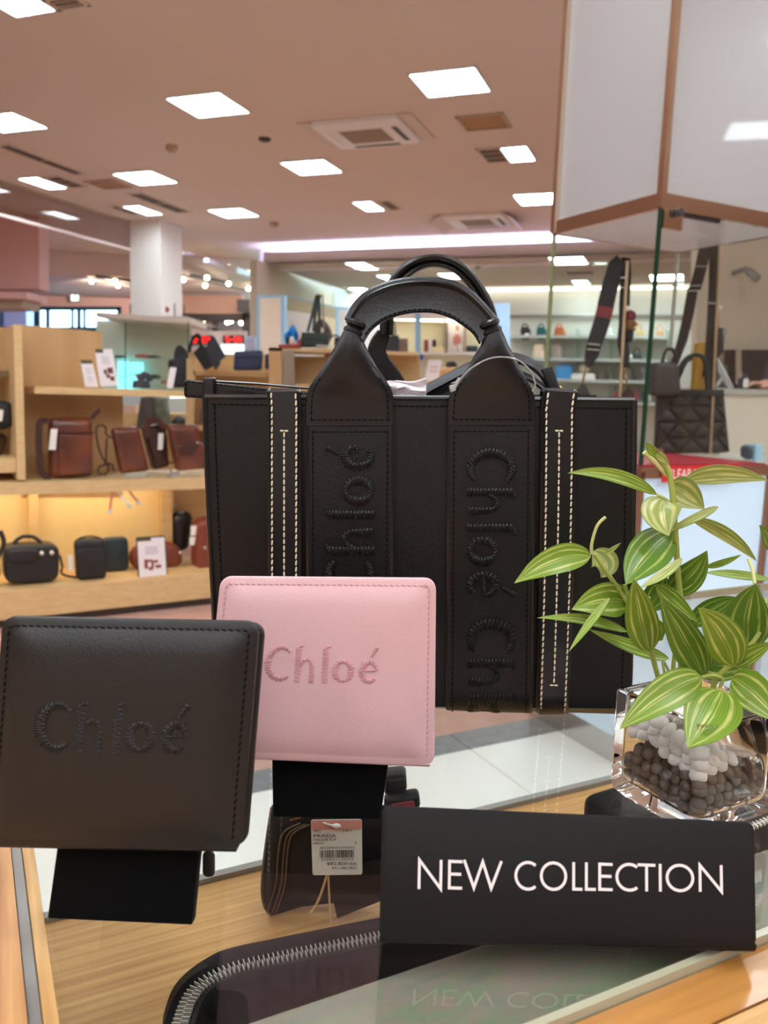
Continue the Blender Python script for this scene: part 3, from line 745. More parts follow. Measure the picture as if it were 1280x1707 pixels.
tube_strap(b2, PA, [(187, 730), (177, 724), (176, 712), (166, 709), (160, 716), (164, 745), (172, 765), (181, 780), (176, 790), (164, 789), (166, 778), (184, 772)], .010, m_brownd, Bo)
tube_strap(b2, PA, [(178, 730), (177, 760), (178, 775), (186, 774), (190, 785)], .010, m_brownd, Bo)
b3 = bag('backpack', 'dark brown leather backpack with buckled straps between the two brown bags', PA, [(240, 712), (278, 706), (284, 778), (258, 784)], .10, m_brownd, Bo - .12, group='burnished brown leather bags', tagq=[(264, 722), (273, 722), (271, 750), (263, 750)])
tube_strap(b3, PA, [(243, 730), (246, 708), (256, 700), (268, 704), (272, 715)], .03, m_brown, Bo - .10)
tube_strap(b3, PA, [(252, 698), (262, 702), (272, 712), (276, 706)], .025, m_brown, Bo - .08)
b4 = bag('satchel', 'shiny burnished brown satchel with low buckle flap nearest the black tote', PA, [(281, 709), (332, 707), (346, 782), (297, 786)], .08, m_brown, Bo, group='burnished brown leather bags', matf=m_brown, clasp=[(.8, .44, .012)])
f = MB(); prr(f, PA, [(298, 742), (340, 738), (346, 781), (300, 785)], .01, .014, .006, Bo + .012); f.build('pocket', m_brown, b4)
f = MB(); prr(f, PA, [(300, 741), (335, 738), (322, 757), (304, 758)], .012, .006, .003, Bo + .024); f.build('pocket_flap', m_brownd, b4)
f = MB(); prr(f, PA, rect(208, 788, 246, 796), .004, .05, .004, Bo + .07); f.solo('acrylic_riser', thin_glass('acrylic', (.95, .97, .96), .6, .06), 'low clear acrylic riser in front of the tilted brown bag', 'riser')
t = thing('hook_stand', 'small chrome hook stand at the foot of the shiny satchel', 'stand', PA.at(286, 797, Bo))
MB().tube([PA.at(285, 798, Bo + .07), PA.at(285, 782, Bo + .07)], .006, 6).build('post', m_steel, t); MB().tube([PA.at(278, 793, Bo + .07), PA.at(299, 789, Bo + .07)], .008, 6).build('foot', m_steel, t)
# lower deck
Bd = -.08
k1 = bag('boxy_handbag', 'boxy black leather handbag with arched top handle and two round studs', PA, [(6, 910), (100, 907), (99, 970), (9, 975)], .12, m_blk, Bd, e=.02, r=.045, handle=(22, 70, 894), hr=.010, clasp=[(.67, .23, .013), (.85, .23, .013)], pocket=(.08, .12, .62, .46))
MB().sweep(cr([PA.at(x, y, Bd - .05) for x, y in ((99, 925), (104, 945), (102, 955), (116, 961), (140, 962))], 4), V((0, 0, 1)), .012, .004).build('strap', m_blk, k1)
k2 = bag('shoulder_pouch', 'small upright black shoulder pouch with front flap pocket on the lower deck', PA, [(126, 901), (176, 899), (179, 966), (130, 970)], .08, m_blk2, Bd, e=.022, r=.03, handle=(128, 172, 894), hr=.005, pocket=(.04, .22, .97, .93), matf=m_blk)
f = MB(); prr(f, PA, [(113, 925), (121, 925), (122, 951), (114, 951)], .004, .003, .001, Bd - .03); f.build('price_tag', m_tag, k2, label='white price tag')
bag('clutch', 'dark teal leather clutch standing behind the black pouch', PA, [(170, 898), (214, 895), (217, 951), (170, 954)], .05, m_tealb, Bd - .13, e=.012, r=.03)
cb = bag('crossbody_bag', 'cognac brown rounded crossbody bag half hidden by the framed price card', PA, [(219, 911), (302, 903), (311, 948), (220, 955)], .10, m_cognac, Bd - .12, e=.04, r=.07, clasp=[(.93, .4, .01)])
def card(name, lab, pl, q, off, pics, mats, group=None, frame=None, textlines=(), header=None, depth=.012, cat='price card'):
    P = [pl.at(x, y, off) for x, y in q]; base = (P[2] + P[3]) / 2
    t = thing(name, lab, cat, base, group)
    fr, w, h, n = quadframe(*P, n=pl.n)
    MB().rr(fr, w, h, .004, rprof(depth, .001, 1), 1).build('backing', frame or m_tag, t)
    k = .94 if frame else 1
    MB().rr(fr, w * k, h * k, .003, [(0, .0005), (0, .002)], 1).build('paper', M('paper_white', (240, 234, 238), .6), t)
    if header:
        x0, x1, y0, y1 = header
        MB().prism([fr((x - .5) * w, (.5 - y) * h, .0025) for x, y in rect(x0, y0, x1, y1)], -n * .001).build('header', M('olive_header', (86, 78, 56), .6), t)
    g = MB()
    for y in textlines:
        g.prism([fr((x - .5) * w, (.5 - yy) * h, .0025) for x, yy in rect(.28, y, .72, y + .018)], -n * .001)
    if textlines: g.build('printed_text', M('print_grey', (176, 170, 172), .7), t)
    g = MB()
    for x0, y0, x1, y1 in pics: g.prism([fr((x - .5) * w, (.5 - y) * h, .0028) for x, y in rect(x0, y0, x1, y1)], -n * .001)
    if pics: g.build('printed_picture', mats, t)
    return t
m_print = M('print_red', (150, 72, 58), .6)
card('price_card', 'framed white price card with red bag pictures in front of the cognac bag', PA, [(227, 896), (275, 893), (279, 960), (231, 964)], Bd + .03, [(.22, .55, .34, .78), (.3, .56, .5, .62), (.36, .74, .52, .82), (.46, .58, .55, .76), (.56, .58, .7, .65), (.6, .70, .8, .78)], m_print, frame=m_dark, header=(.0, .5, .0, .1), textlines=(.25, .3, .35, .4))
card('price_card', 'small white price card with olive header on the upper shelf', PA, [(134, 601), (153, 601), (164, 645), (142, 645)], -.16, [], None, header=(0, 1, -.02, .12), textlines=(.3, .38, .46, .62, .7, .78))
card('price_card', 'tall white price card with brown bag pictures, leaning on upper shelf', PA, [(158, 582), (187, 582), (197, 643), (168, 644)], -.14, [(.3, .55, .48, .68), (.52, .5, .84, .66), (.4, .68, .62, .78), (.6, .74, .85, .86)], M('print_brown', (110, 62, 48), .6), header=(0, .45, 0, .1), textlines=(.2, .26, .32, .38))
# right-hand compartment
bag('slouchy_bag', 'slouchy black leather bag in the bay right of the lit bay', PA, [(289, 855), (325, 852), (318, 920), (287, 922)], .10, M('black_sheen', (34, 28, 30), .3), Bd - .25, e=.04, r=.05)
bp = bag('backpack', 'cognac brown backpack with small front pocket by the left edge of the tote', PA, [(330, 864), (372, 860), (376, 950), (326, 955)], .13, m_cognac, Bd - .06, e=.045, r=.06, pocket=(.06, .5, .9, .97), clasp=[(.3, .56, .009)])
f = MB(); prr(f, PA, [(318, 877), (328, 876), (326, 893), (318, 893)], .004, .003, .001, Bd); prr(f, PA, [(316, 896), (326, 895), (324, 909), (316, 909)], .004, .003, .001, Bd); f.build('price_tag', m_tag, bp, label='two white price tags')
# left compartment
bag('soft_bag', 'black soft bag with white tag at the left photo edge, upper bay', PA, [(-40, 672), (20, 668), (27, 690), (24, 712), (-20, 722), (-40, 720)][:1] + [(22, 668), (28, 712), (-40, 724)], .12, m_blk2, -.14, e=.03, r=.04, tagq=[(-6, 683), (6, 683), (4, 702), (-6, 702)], clasp=None)
bag('soft_bag', 'dim brown bag behind the black soft bag at the left photo edge', PA, [(-40, 725), (16, 722), (6, 762), (-40, 764)], .08, M('dim_brown', (92, 66, 42), .6), -.26, e=.03, r=.04)
s = thing('strap_bag', 'black strapped bag cut by the left photo edge beside the boxy handbag', 'bag', PA.at(-10, 960, Bd))
q = MB(); prr(q, PA, [(-60, 938), (1, 938), (2, 966), (-60, 968)], .02, .1, .03, Bd); q.build('body', m_blk, s)
tube_strap(s, PA, [(0, 885), (6, 900), (5, 912), (-2, 925), (-6, 940)], .022, m_blk, Bd)
# plastic tag cords under the middle shelf
for pts, col, lab in (([(188, 819), (185, 835), (183, 850)], (214, 130, 110), 'pinkish tag cord dangling under the middle shelf, leftmost'), ([(196, 818), (206, 832), (216, 841)], (238, 236, 220), 'white tag cord dangling under the middle shelf, middle one'), ([(215, 818), (224, 830), (231, 836)], (206, 140, 120), 'reddish tag cord dangling under the middle shelf, right one')):
    t = thing('hanging_ribbon', lab, 'ribbon', PA.at(*pts[0], -.03), 'tag cords under the middle shelf')
    MB().sweep(cr([PA.at(x, y, -.03) for x, y in pts], 4), gd, .013, .003).build('ribbon', M('cord_%d' % col[0], col, .5), t)
    f = MB(); x, y = pts[-1]; prr(f, PA, rect(x - 4, y, x + 4, y + 6), .004, .004, .001, -.028); f.build('tag', M('clear_tag', (206, 206, 200), .2), t)
# ================================================================== MIDDLE BACKGROUND
m_bluefr = M('pale_blue_frame', (150, 196, 222), .5)
m_cab = M('cabinet_cream', (232, 214, 192), .6)
m_cabw = M('cabinet_white', (236, 230, 224), .6)
def solo_slab(pl, poly, th, off, name, mat, lab, cat, group=None):
    return pslab(MB(), pl, poly, th, off).solo(name, mat, lab, cat, group)
# ---- glass display counter far left-centre
D7 = YP(7.0)
t = thing('glass_counter', 'lit glass display counter with teal panels behind the tall price card', 'display case', D7.at(240, 740))
pslab(MB(), D7, [(160, 520), (318, 531), (318, 540), (160, 528)], .6).build('top', M('counter_top', (206, 190, 178), .5), t)
pslab(MB(), D7, rect(160, 668, 318, 760), .6).build('base', m_wood, t)
pslab(MB(), D7, rect(160, 534, 318, 668), .02, -.6).build('back_panel', M('pale_green', (206, 210, 198), .6), t)
pslab(MB(), D7, rect(160, 538, 318, 668), .006).build('glass_pane', thin_glass('greenish', (.93, .97, .94), .5, .05), t)
for y in (597, 632):
    a, b = D7.at(162, y, -.05), D7.at(317, y, -.05)
    MB().prism([a, b, b - D7.n * .45, a - D7.n * .45], (0, 0, .012)).build('glass_shelf', thin_glass('greenish'), t)
m_teal = M('teal_light', (120, 224, 238), .5, emit=((120, 226, 240), .8))
for q in (rect(196, 602, 213, 626), rect(216, 604, 238, 622), rect(196, 627, 232, 648)):
    pslab(MB(), D7, q, .02, -.5).build('lit_panel', m_teal, t)
for x in (208, 312): pslab(MB(), D7, rect(x, 536, x + 1.5, 668), .01, .008).build('glass_edge', M('glass_edge_dark', (70, 104, 92), .2), t)
def gcase(name, lab, pl, q, d, mat, off, cat, group=None, e=None):
    P = [pl.at(x, y, off) for x, y in q] if isinstance(q[0], (tuple, list)) else [pl.at(x, y, off) for x, y in rect(*q)]
    h = (P[0] - P[3]).length; w = (P[1] - P[0]).length; e = e or min(h, w, d) * .3
    return prr(MB(), pl, q, e, d, e * .8, off).solo(name, mat, lab, cat, group)
for q, mt, lab in ((rect(191, 592, 204, 597.5), m_black, 'small black purse on the upper glass shelf of the lit counter'), ((225, 590, 244, 597), M('pink_purse', (210, 96, 96), .5), 'pink purse on the upper glass shelf of the lit counter'), ((246, 592, 262, 597), m_tealb, 'dark purse on the upper glass shelf, right of the pink one'), ((226, 623, 234, 632), M('magenta', (176, 70, 130), .5), 'magenta pouch on the lower glass shelf of the lit counter'), ((250, 624, 262, 632), m_tealb, 'dark pouch on the lower glass shelf of the lit counter'), ((268, 634, 277, 640), M('orange_box', (190, 110, 70), .5), 'small orange box near right end of the lit counter')):
    q = q if isinstance(q[0], tuple) else rect(*q)
    gcase('purse', lab, D7, q, .12, mt, -.15, 'purse')
# items standing on the upper shelf of the maple shelving, right end
class ShelfTop:
    n = PA.n
    def at(s, x, y, off=0): return PA.at(x, y, -.17 + off)
PS = ShelfTop()
t = bag('tote_bag', 'black tote with loop handles standing by the white card left of the folded bag', PS, [(288, 600), (312, 590), (312, 646), (290, 646)], .1, m_blk2, 0, handle=[(293, 306, 579), (296, 311, 583)], hr=.012)
card('display_card', 'blank pale card leaning against the black loop handled tote', PS, [(284, 612), (294, 613), (288, 647), (278, 647)], .06, [], None)
t = bag('mini_bag', 'small dark bag with upright looped handle at the end of the upper shelf', PS, [(228, 634), (250, 634), (252, 647), (226, 647)], .08, M('dark_grey_leather', (58, 60, 66), .4), 0, handle=[(233, 248, 623), (237, 251, 625)], hr=.012)
# gap under the upper shelf: another fixture with bags
D6 = YP(6.4)
t = thing('low_shelving', 'low wooden shelving seen through the gap behind the brown bags', 'shelving', D6.at(260, 760))
pslab(MB(), D6, rect(203, 690, 312, 702), .5).build('shelf_board', m_wood, t)
pslab(MB(), D6, rect(203, 655, 312, 720), .02, -.5).build('back_panel', M('pale_blue_back', (186, 200, 204), .6), t)
pslab(MB(), D6, rect(203, 676, 226, 692), .3, -.1).build('drawer_front', M('pinkish_wood', (206, 176, 160), .6), t)
pslab(MB(), D6, rect(203, 702, 312, 770), .5).build('base', m_wood, t)
bag('tall_bag', 'tall dark grey bag seen behind the brown backpack', D6, [(234, 662), (252, 660), (258, 715), (226, 715)], .12, M('grey_bag', (76, 70, 70), .5), .2)
bag('tall_bag', 'mottled green grey bag seen behind the brown backpack', D6, [(252, 660), (274, 663), (280, 715), (256, 715)], .12, M('green_grey_bag', (120, 128, 112), .5, var=(14, 0), col2=(78, 84, 76)), .15)
bag('round_bag', 'rounded black bag with grey trim behind the shiny satchel', D6, [(284, 694), (306, 692), (310, 716), (282, 716)], .12, m_blk, .2, e=.05, r=.06)
t = thing('tube_lamp', 'glowing pale tube lamp at the right end of the upper shelf', 'lamp', D6.at(296, 663, .4))
MB().tube([D6.at(284, 658, .4), D6.at(320, 657, .4)], .024, 12).build('tube', M('tube_glow', (236, 250, 226), .5, emit=((236, 250, 222), 1.6)), t)
MB().tube([D6.at(281, 658, .4), D6.at(284, 658, .4)], .026, 12).build('end_cap', m_grey, t)
# ---- gondola with the folded bag
D55 = YP(5.8)
t = thing('wooden_gondola', 'wooden gondola behind the belt end of the tote carrying the navy clutch', 'shelving', D55.at(380, 760))
pslab(MB(), D55, [(312, 584), (326, 584), (322, 760), (308, 760)], .4).build('upright', m_woodh, t)
pslab(MB(), D55, [(324, 589), (452, 592), (452, 760), (322, 760)], .03, -.36).build('back_panel', m_wood, t)
a, b = D55.at(322, 618), D55.at(452, 618); b.z = a.z
MB().prism([a, b, b - V((0, 0, .03)), a - V((0, 0, .03))], -D55.n * .34).build('shelf_board', m_woodo, t)
pslab(MB(), D55, rect(322, 745, 452, 775), .38).build('plinth', m_wood, t)
q = thing('folded_bag', 'black bag folded over a corner of the gondola, hanging like two flaps', 'bag', D55.at(345, 620, .05))
f = MB(); pslab(f, D55, [(322, 588), (336, 574), (352, 586), (355, 610), (341, 617)], .03, .06); f.build('body', m_blk2, q)
f = MB(); pslab(f, D55, [(343, 580), (352, 560), (357, 561), (376, 594), (366, 602), (367, 606), (359, 617), (350, 600)], .02, .12); f.build('flap', M('ink_leather', (40, 44, 58), .45), q)
MB().tube(cr([D55.at(x, y, .04) for x, y in ((315, 588), (318, 574), (324, 562), (330, 558), (334, 566), (334, 578))], 4), .012, 6).build('handle', m_blk2, q)
bag('clutch', 'navy flap clutch on the wooden gondola', D55, [(390, 586), (437, 584), (434, 617), (388, 617)], .08, m_navy, .02, flap=.36, e=.02)
bag('clutch', 'sliver of a deep blue bag between navy clutch and the end panel', D55, [(441, 590), (456, 590), (456, 615), (441, 615)], .08, M('royal', (40, 46, 100), .5), -.05, e=.02)
bag('round_bag', 'grey rounded backpack low behind the belt end of the tote', D55, [(332, 672), (352, 668), (356, 709), (328, 709)], .15, M('grey_round', (104, 94, 92), .5), .16, e=.05, r=.06)
# ---- gondola with display stand
D5 = YP(5.4)
t = thing('display_gondola', 'wooden gondola with mirror end left of the tote, carrying a dark green bag', 'shelving', D5.at(500, 770))
pslab(MB(), D5, [(448, 579), (470, 580), (470, 770), (448, 770)], .4).build('end_panel', m_woodo, t)
a, b = D5.at(448, 579), D5.at(700, 579); b.z = a.z
MB().prism([a, b, b - V((0, 0, .022)), a - V((0, 0, .022))], -D5.n * .4).build('top_board', m_woodh, t)
pslab(MB(), D5, rect(470, 594, 700, 770), .03, -.3).build('back_panel', m_wood, t)
pslab(MB(), D5, rect(470, 640, 700, 652), .3).build('shelf_board', m_woodo, t)
pslab(MB(), D5, [(471, 584), (490, 584), (492, 645), (471, 645)], .01, .002).build('mirror', M('mirror', (150, 140, 132), .08, .9), t, label='mirror panel')
q = bag('shoulder_bag', 'dark green shoulder bag hung by a long strap from a display stand', D5, [(502, 554), (546, 555), (547, 578.5), (501, 578)], .1, M('bottle_green', (34, 52, 50), .5), .02, e=.02, flap=.5)
for pts in ([(513, 553), (521, 522), (527, 496), (531, 492)], [(522, 553), (526, 520), (531, 493), (534, 496)], [(533, 553), (532, 515), (531, 494)]):
    MB().sweep(cr([D5.at(x, y, 0) for x, y in pts], 4), V((1, 0, 0)), .02, .006).build('strap', M('bottle_green', (34, 52, 50), .5), q)
f = thing('bag_stand', 'thin steel display stand the green shoulder bag hangs from', 'stand', D5.at(540, 578))
MB().tube([D5.at(541, 578), D5.at(538, 492), D5.at(527, 491)], .006, 6).build('post', m_steel, f)
MB().box(D5.at(541, 578) + V((0, 0, .004)), (.1, .08, .008)).build('foot', m_steel, f)
gcase('flat_pouch', 'flat red pouch lying on the gondola left of the green bag', D5, [(464, 574), (500, 573), (500, 579), (464, 579)], .12, M('brick_red', (170, 66, 52), .5), .02, 'pouch')
solo_slab(D5, [(494, 573), (501, 562), (502, 578), (494, 578)], .06, -.04, 'red_pouch', M('brick_red'), 'upright red pouch tucked behind the green bag', 'pouch')
f = MB(); f.grid(lambda u, v: D5.at(475 + 22 * u, 558 + 12 * v - 14 * math.sin(pi * u) * (1 - v) + 4 * math.sin(7 * u), -.1 + .03 * math.sin(9 * u + 4 * v)), 8, 6, .01)
f.solo('scarf', M('bright_blue', (40, 150, 226), .6), 'bright blue scarf draped above the red pouch', 'scarf')
gcase('bottle', 'small white bottle under the blue scarf', D5, [(482, 561), (490, 561), (491, 574), (481, 574)], .05, m_white_pl, -.06, 'bottle')
gcase('box', 'small black box beside the white bottle under the scarf', D5, [(478, 562), (482, 562), (482, 574), (478, 574)], .04, m_black, -.05, 'box')
for pts, lab in (([(531, 560), (530, 545), (534, 537), (540, 541), (546, 550), (548, 560), (545, 566)], 'grey looped belt standing behind the green bag'), ([(547, 572), (552, 562), (560, 559), (566, 562)], 'thin grey loop of cable right of the green bag')):
    MB().tube(cr([D5.at(x, y, -.1) for x, y in pts], 4), .022 if pts[0][0] < 540 else .006, 8).solo('belt' if pts[0][0] < 540 else 'cable', M('grey_brown', (96, 84, 76), .5), lab, 'belt' if pts[0][0] < 540 else 'cable')
bag('small_bag', 'black bag beside the left handle base of the tote, on the gondola', D5, [(557, 562), (580, 560), (580, 578), (557, 578)], .1, m_blk2, .05, e=.02)
bag('hanging_bag', 'little tan and brown bag hanging under the gondola top', D5, [(541, 584), (556, 584), (554, 595), (540, 595)], .06, M('tan_leather', (150, 92, 52), .5), -.1, e=.02, handle=(534, 548, 583))
# ---- white cabinets with pale blue frames
D12 = YP(11.6)
lw_ = MB(); pslab(lw_, D12, [(412, 440), (432, 440), (432, 494), (412, 494)], .1)
lwl = D12.at(428, 470); lwr = YP(15.0).at(560, 490)
struct(MB().prism([V((lwl.x, lwl.y, 1.9)), V((lwr.x, lwr.y, 1.9)), V((lwr.x, lwr.y, 2.93)), V((lwl.x, lwl.y, 2.93))], (-.1, .05, 0)), 'wall_left', m_tan)
t = thing('wall_cabinet', 'cream wall cabinet door in a pale blue frame left of the green bag strap', 'cabinet', D12.at(450, 640))
pslab(MB(), D12, [(428, 493), (474, 492), (474, 650), (428, 650)], .3).build('frame', m_bluefr, t)
pslab(MB(), D12, [(433, 497), (468, 496), (468, 646), (433, 646)], .02, .015).build('door', m_cab, t)
t = thing('wall_cabinet', 'wide cabinet with white panel and olive header behind the green bag strap', 'cabinet', YP(12.6).at(520, 640))
D126 = YP(12.6)
pslab(MB(), D126, [(474, 492), (562, 511), (562, 650), (474, 650)], .25, -.02).build('frame', m_bluefr, t)
pslab(MB(), D126, [(476, 495), (559, 513), (559, 531), (476, 517)], .02, .005).build('header', M('olive_cream', (190, 180, 146), .6), t)
pslab(MB(), D126, [(476, 517), (524, 524), (524, 600), (476, 600)], .02, .01).build('panel', m_cabw, t)
pslab(MB(), D126, [(524, 524), (559, 531), (559, 600), (524, 600)], .02, .005).build('panel', M('cabinet_yellow', (230, 216, 178), .6), t)
t = thing('wall_cabinet', 'pale cabinet in blue frame just left of the tote handle', 'cabinet', YP(13.2).at(575, 640))
D132 = YP(13.2)
pslab(MB(), D132, [(560, 512), (640, 514), (640, 650), (560, 650)], .2).build('frame', m_bluefr, t)
pslab(MB(), D132, [(564, 515), (640, 517), (640, 650), (564, 650)], .02, .01).build('door', m_cabw, t)
# ---- lit wall shelving seen through the handle
t = thing('lit_shelving', 'lit cream wall shelving with blue post seen through the tote handle', 'shelving', D12.at(740, 660))
pslab(MB(), D12, rect(640, 515, 838, 660), .02, -.4).build('back_panel', M('shelf_cream', (240, 232, 196), .6), t)
pslab(MB(), D12, rect(640, 512, 838, 532), .4).build('header', m_cabw, t)
pslab(MB(), D12, rect(692, 522, 701, 660), .05, .02).build('post', m_bluefr, t, label='pale blue post')
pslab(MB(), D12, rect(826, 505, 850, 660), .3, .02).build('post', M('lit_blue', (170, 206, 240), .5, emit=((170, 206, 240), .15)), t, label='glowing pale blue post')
for x in (741, 775): pslab(MB(), D12, rect(x, 532, x + 2, 588), .38).build('divider', m_tan, t)
for y in (587, 640): pslab(MB(), D12, rect(640, y, 838, y + 3.5), .4).build('shelf_board', m_cabw, t)
a = D12.at(640, 530, -.02); b = D12.at(838, 530, -.02); b.z = a.z
MB().box((a + b) / 2 + V((0, .05, -.01)), ((b - a).length, .04, .02)).build('light_strip', M('shelf_led', (255, 250, 230), .5, emit=((255, 248, 224), 2.5)), t)
D11 = YP(11.7)
t = card('poster', 'framed photo of a posed doll in pink standing on the lit shelf', D11, [(746, 536), (776, 536), (776, 586), (746, 586)], -.1, [(.45, .14, .62, .3), (.38, .42, .66, .8), (.3, .5, .38, .74), (.66, .5, .74, .74)], M('doll_pink', (206, 140, 128), .6), frame=m_cabw, cat='poster')
gcase('box', 'small white box with blue mark in front of the doll photo', D11, (762, 573, 774, 587), .1, m_cabw, 0, 'box')
gcase('purse', 'green purse on the lit shelf right of the doll photo', D11, (777, 576, 797, 586), .12, m_tealb, -.05, 'purse')
for q, mt, lab in (((707, 566, 714, 586), M('magenta2', (150, 70, 78), .5), 'red striped tin on the lit shelf, leftmost of three'), ((714, 564, 721, 586), m_cabw, 'white tin on the lit shelf, middle of three'), ((720, 566, 727, 578), m_brownd, 'brown tin on the lit shelf, right of three'), ((718, 578, 743, 587), M('cream_box', (240, 224, 178), .5), 'row of low cream boxes in front of the tins')):
    gcase('tin' if 'tin' in lab else 'box', lab, D11, q, .1, mt, -.05 if 'tin' in lab else .05, 'tin' if 'tin' in lab else 'box')
D9 = YP(7.5)
t = bag('paper_bag', 'black paper carrier bag with dark handles seen through the tote handle', D9, [(629, 560), (665, 559), (665, 637), (632, 637)], .15, M('black_paper', (40, 40, 46), .6), .05, e=.004, r=.003, handle=[(640, 655, 535), (644, 659, 530)], hr=.008, hoff=-.2)
bag('paper_bag', 'brown paper carrier bag behind the black carrier bag', D9, [(664, 564), (680, 564), (680, 640), (660, 640)], .15, M('brown_paper', (150, 122, 100), .6), -.12, e=.004, r=.003)
t = thing('spray_bottle', 'clear bottle with blue cap seen through the tote handle', 'bottle', D9.at(696, 645, .1))
c = D9.at(696, 645, .1); k = 7.4 / FPX
prof = [(.001, 0), (7 * k, 0), (7 * k, 42 * k), (5 * k, 44 * k), (.001, 44 * k)]
MB().lathe(c, prof, 16).build('bottle', M('bottle_clear', (214, 190, 184), .15, spec=.6), t)
MB().lathe(c + V((0, 0, 44 * k)), [(.001, 0), (8 * k, 0), (8 * k, 8 * k), (.001, 8 * k)], 16).build('cap', M('cap_blue', (36, 92, 190), .4), t)
card('price_card', 'pale blue price card on a wire clip seen through the tote handle', YP(9), [(714, 600), (736, 600), (731, 634), (708, 634)], .1, [(.2, .3, .8, .4), (.2, .5, .8, .6)], M('card_pinkish', (226, 190, 190), .6))
gcase('desk_organiser', 'tan wooden box behind the pale blue price card', YP(9.1), (729, 612, 790, 637), .3, M('tan_wood2', (196, 150, 100), .5), 0, 'box')
f = thing('eyewear_stand', 'dark bent display stand on the tan wooden box', 'stand', YP(9.3).at(752, 614))
MB().tube(cr([YP(9.3).at(x, y, .1) for x, y in ((746, 614), (752, 605), (758, 607), (760, 613))], 4), .02, 6).build('arm', m_dark, f)
MB().ball(YP(9.3).at(750, 608, .1), (.05, .03, .04), 8, 5).build('display_head', m_dark, f)
gcase('skin_tone_pouch', 'peach pouch low beside the blue capped bottle', D9, (678, 622, 690, 640), .06, M('peach', (216, 150, 118), .5), .1, 'pouch')
# ---- ceiling spot seen above the handle
p = YP(11.5).at(803, 436)
t = thing('spotlight', 'grey bent spotlight hanging from the lower ceiling over the rear handle', 'spotlight', p)
MB().tube([p + V((0, 0, .12)), p + V((0, 0, .0)), p + V((-.03, 0, -.05))], .012, 6).build('bracket', m_grey, t); MB().tube([p + V((.02, 0, 0)), p + V((-.07, -.02, -.1))], .035, 10).build('housing', m_grey, t)
# ---- back wall shelving (right)
WB = Plane(ab(BACKA - .02, 0), -A_DIR)
t = thing('glass_wall_shelving', 'glass shelves on the far wall carrying rows of small backpacks', 'shelving', WB.at(950, 640))
m_shelf = M('glass_shelf_board', (188, 198, 192), .3)
SHY = [567, 604, 638, 672]
a, b = WB.at(846, 527, .05), WB.at(1165, 527, .05); b.z = a.z
MB().tube([a, b], .025, 8).build('hanging_rail', m_grey, t)
for y in SHY:
    a, b = WB.at(852, y), WB.at(1112, y); z = (a.z + b.z) / 2; a.z = b.z = z
    MB().prism([a, b, b + V((0, 0, .045)), a + V((0, 0, .045))], WB.n * .4).build('shelf_board', m_shelf, t)
for x in (962, 1018, 1112):
    pslab(MB(), WB, rect(x - 2, 548, x + 2, 700), .25, .3).build('glass_divider', thin_glass('greenish2', (.8, .95, .92), .5, .12), t)
a, b = WB.at(700, 481, .1), WB.at(1280, 481, .1); a.z = b.z = min(a.z, 2.895)
MB().box((a + b) / 2, ((b - a).length, .05, .04), GX).solo('light_strip', M('wall_led', (255, 250, 240), .5, emit=((255, 250, 240), 1.6)), 'thin white light strip along the top of the far shelf wall', 'light strip')
Wo = .34
def mini(q, mat, lab, name='mini_backpack', **k):
    return bag(name, lab, WB, q, .16, mat, Wo, e=.05, r=.06, group='small bags on the far wall shelves', **k)
mb1 = mini([(868, 545), (882, 545), (884, 566), (865, 566)], m_blk, 'small black backpack with silver clasp on top far shelf', handle=(870, 880, 540), hr=.012, clasp=[(.7, .65, .035)], flap=.5)
mini([(895, 545), (909, 545), (910, 566), (891, 566)], M('teal_green', (24, 96, 96), .5), 'small teal backpack on top far shelf', handle=(897, 907, 540), hr=.012, flap=.5)
mini([(925, 545), (939, 545), (944, 566), (920, 566)], M('orange_tan', (196, 106, 60), .5), 'small orange backpack on top far shelf', handle=(927, 937, 540), hr=.012, flap=.5)
mini([(889, 574), (906, 574), (907, 599), (886, 599)], M('cream_bag', (236, 214, 184), .5), 'small cream bag on the second far shelf', flap=.3)
mini([(919, 575), (935, 575), (937, 599), (917, 599)], M('taupe_bag', (178, 160, 150), .5), 'small taupe bag on the second far shelf', flap=.3, handle=(922, 932, 571), hr=.01)
gcase('shopping_bag', 'bright blue square bag on the third far shelf', WB, [(925, 608), (955, 608), (951, 633), (925, 634)], .2, M('bright_blue2', (24, 156, 234), .5), Wo, 'bag')
gcase('box', 'long white box on the third far shelf', WB, (951, 622, 992, 637), .2, m_cabw, Wo, 'box')
mini((993, 612, 1010, 636), M('dark_olive', (70, 70, 66), .5), 'dark olive bag on the third far shelf beside the white box', flap=.3)
mini([(966, 606), (980, 606), (984, 622), (964, 622)], M('stone_bag', (196, 186, 164), .5), 'pale stone bag behind the long white box', name='mini_bag')
mini((1036, 612, 1056, 636), M('charcoal_bag', (92, 86, 84), .5), 'charcoal bag on the third far shelf seen left of the pouch rod', name='mini_bag')
mini([(1068, 610), (1082, 610), (1086, 636), (1066, 636)], M('grey_bag2', (118, 112, 112), .5), 'grey ribbed bag on the third far shelf by the green glass edge', name='mini_bag', flap=.5)
mini((1054, 588, 1070, 600), m_tealb, 'small navy handbag on the second far shelf behind the case', name='mini_bag', handle=(1056, 1067, 580), hr=.01)
mini((1044, 590, 1054, 600), m_cabw, 'little white pouch on the second far shelf behind the case', name='mini_bag')
mini((1058, 549, 1073, 567), M('straw_bag', (206, 178, 122), .6), 'straw bag with teal handle on top far shelf', name='mini_bag', handle=(1060, 1069, 540), hr=.012)
mini((1093, 552, 1107, 567), M('straw_tan', (206, 160, 112), .6), 'straw bag with tan trim on top far shelf right of green edge', name='mini_bag', handle=(1095, 1105, 541), hr=.01, flap=.4)
mini((983, 550, 990, 566), M('grey_small', (150, 150, 148), .5), 'little grey bag on top far shelf behind the tall strap', name='mini_bag')
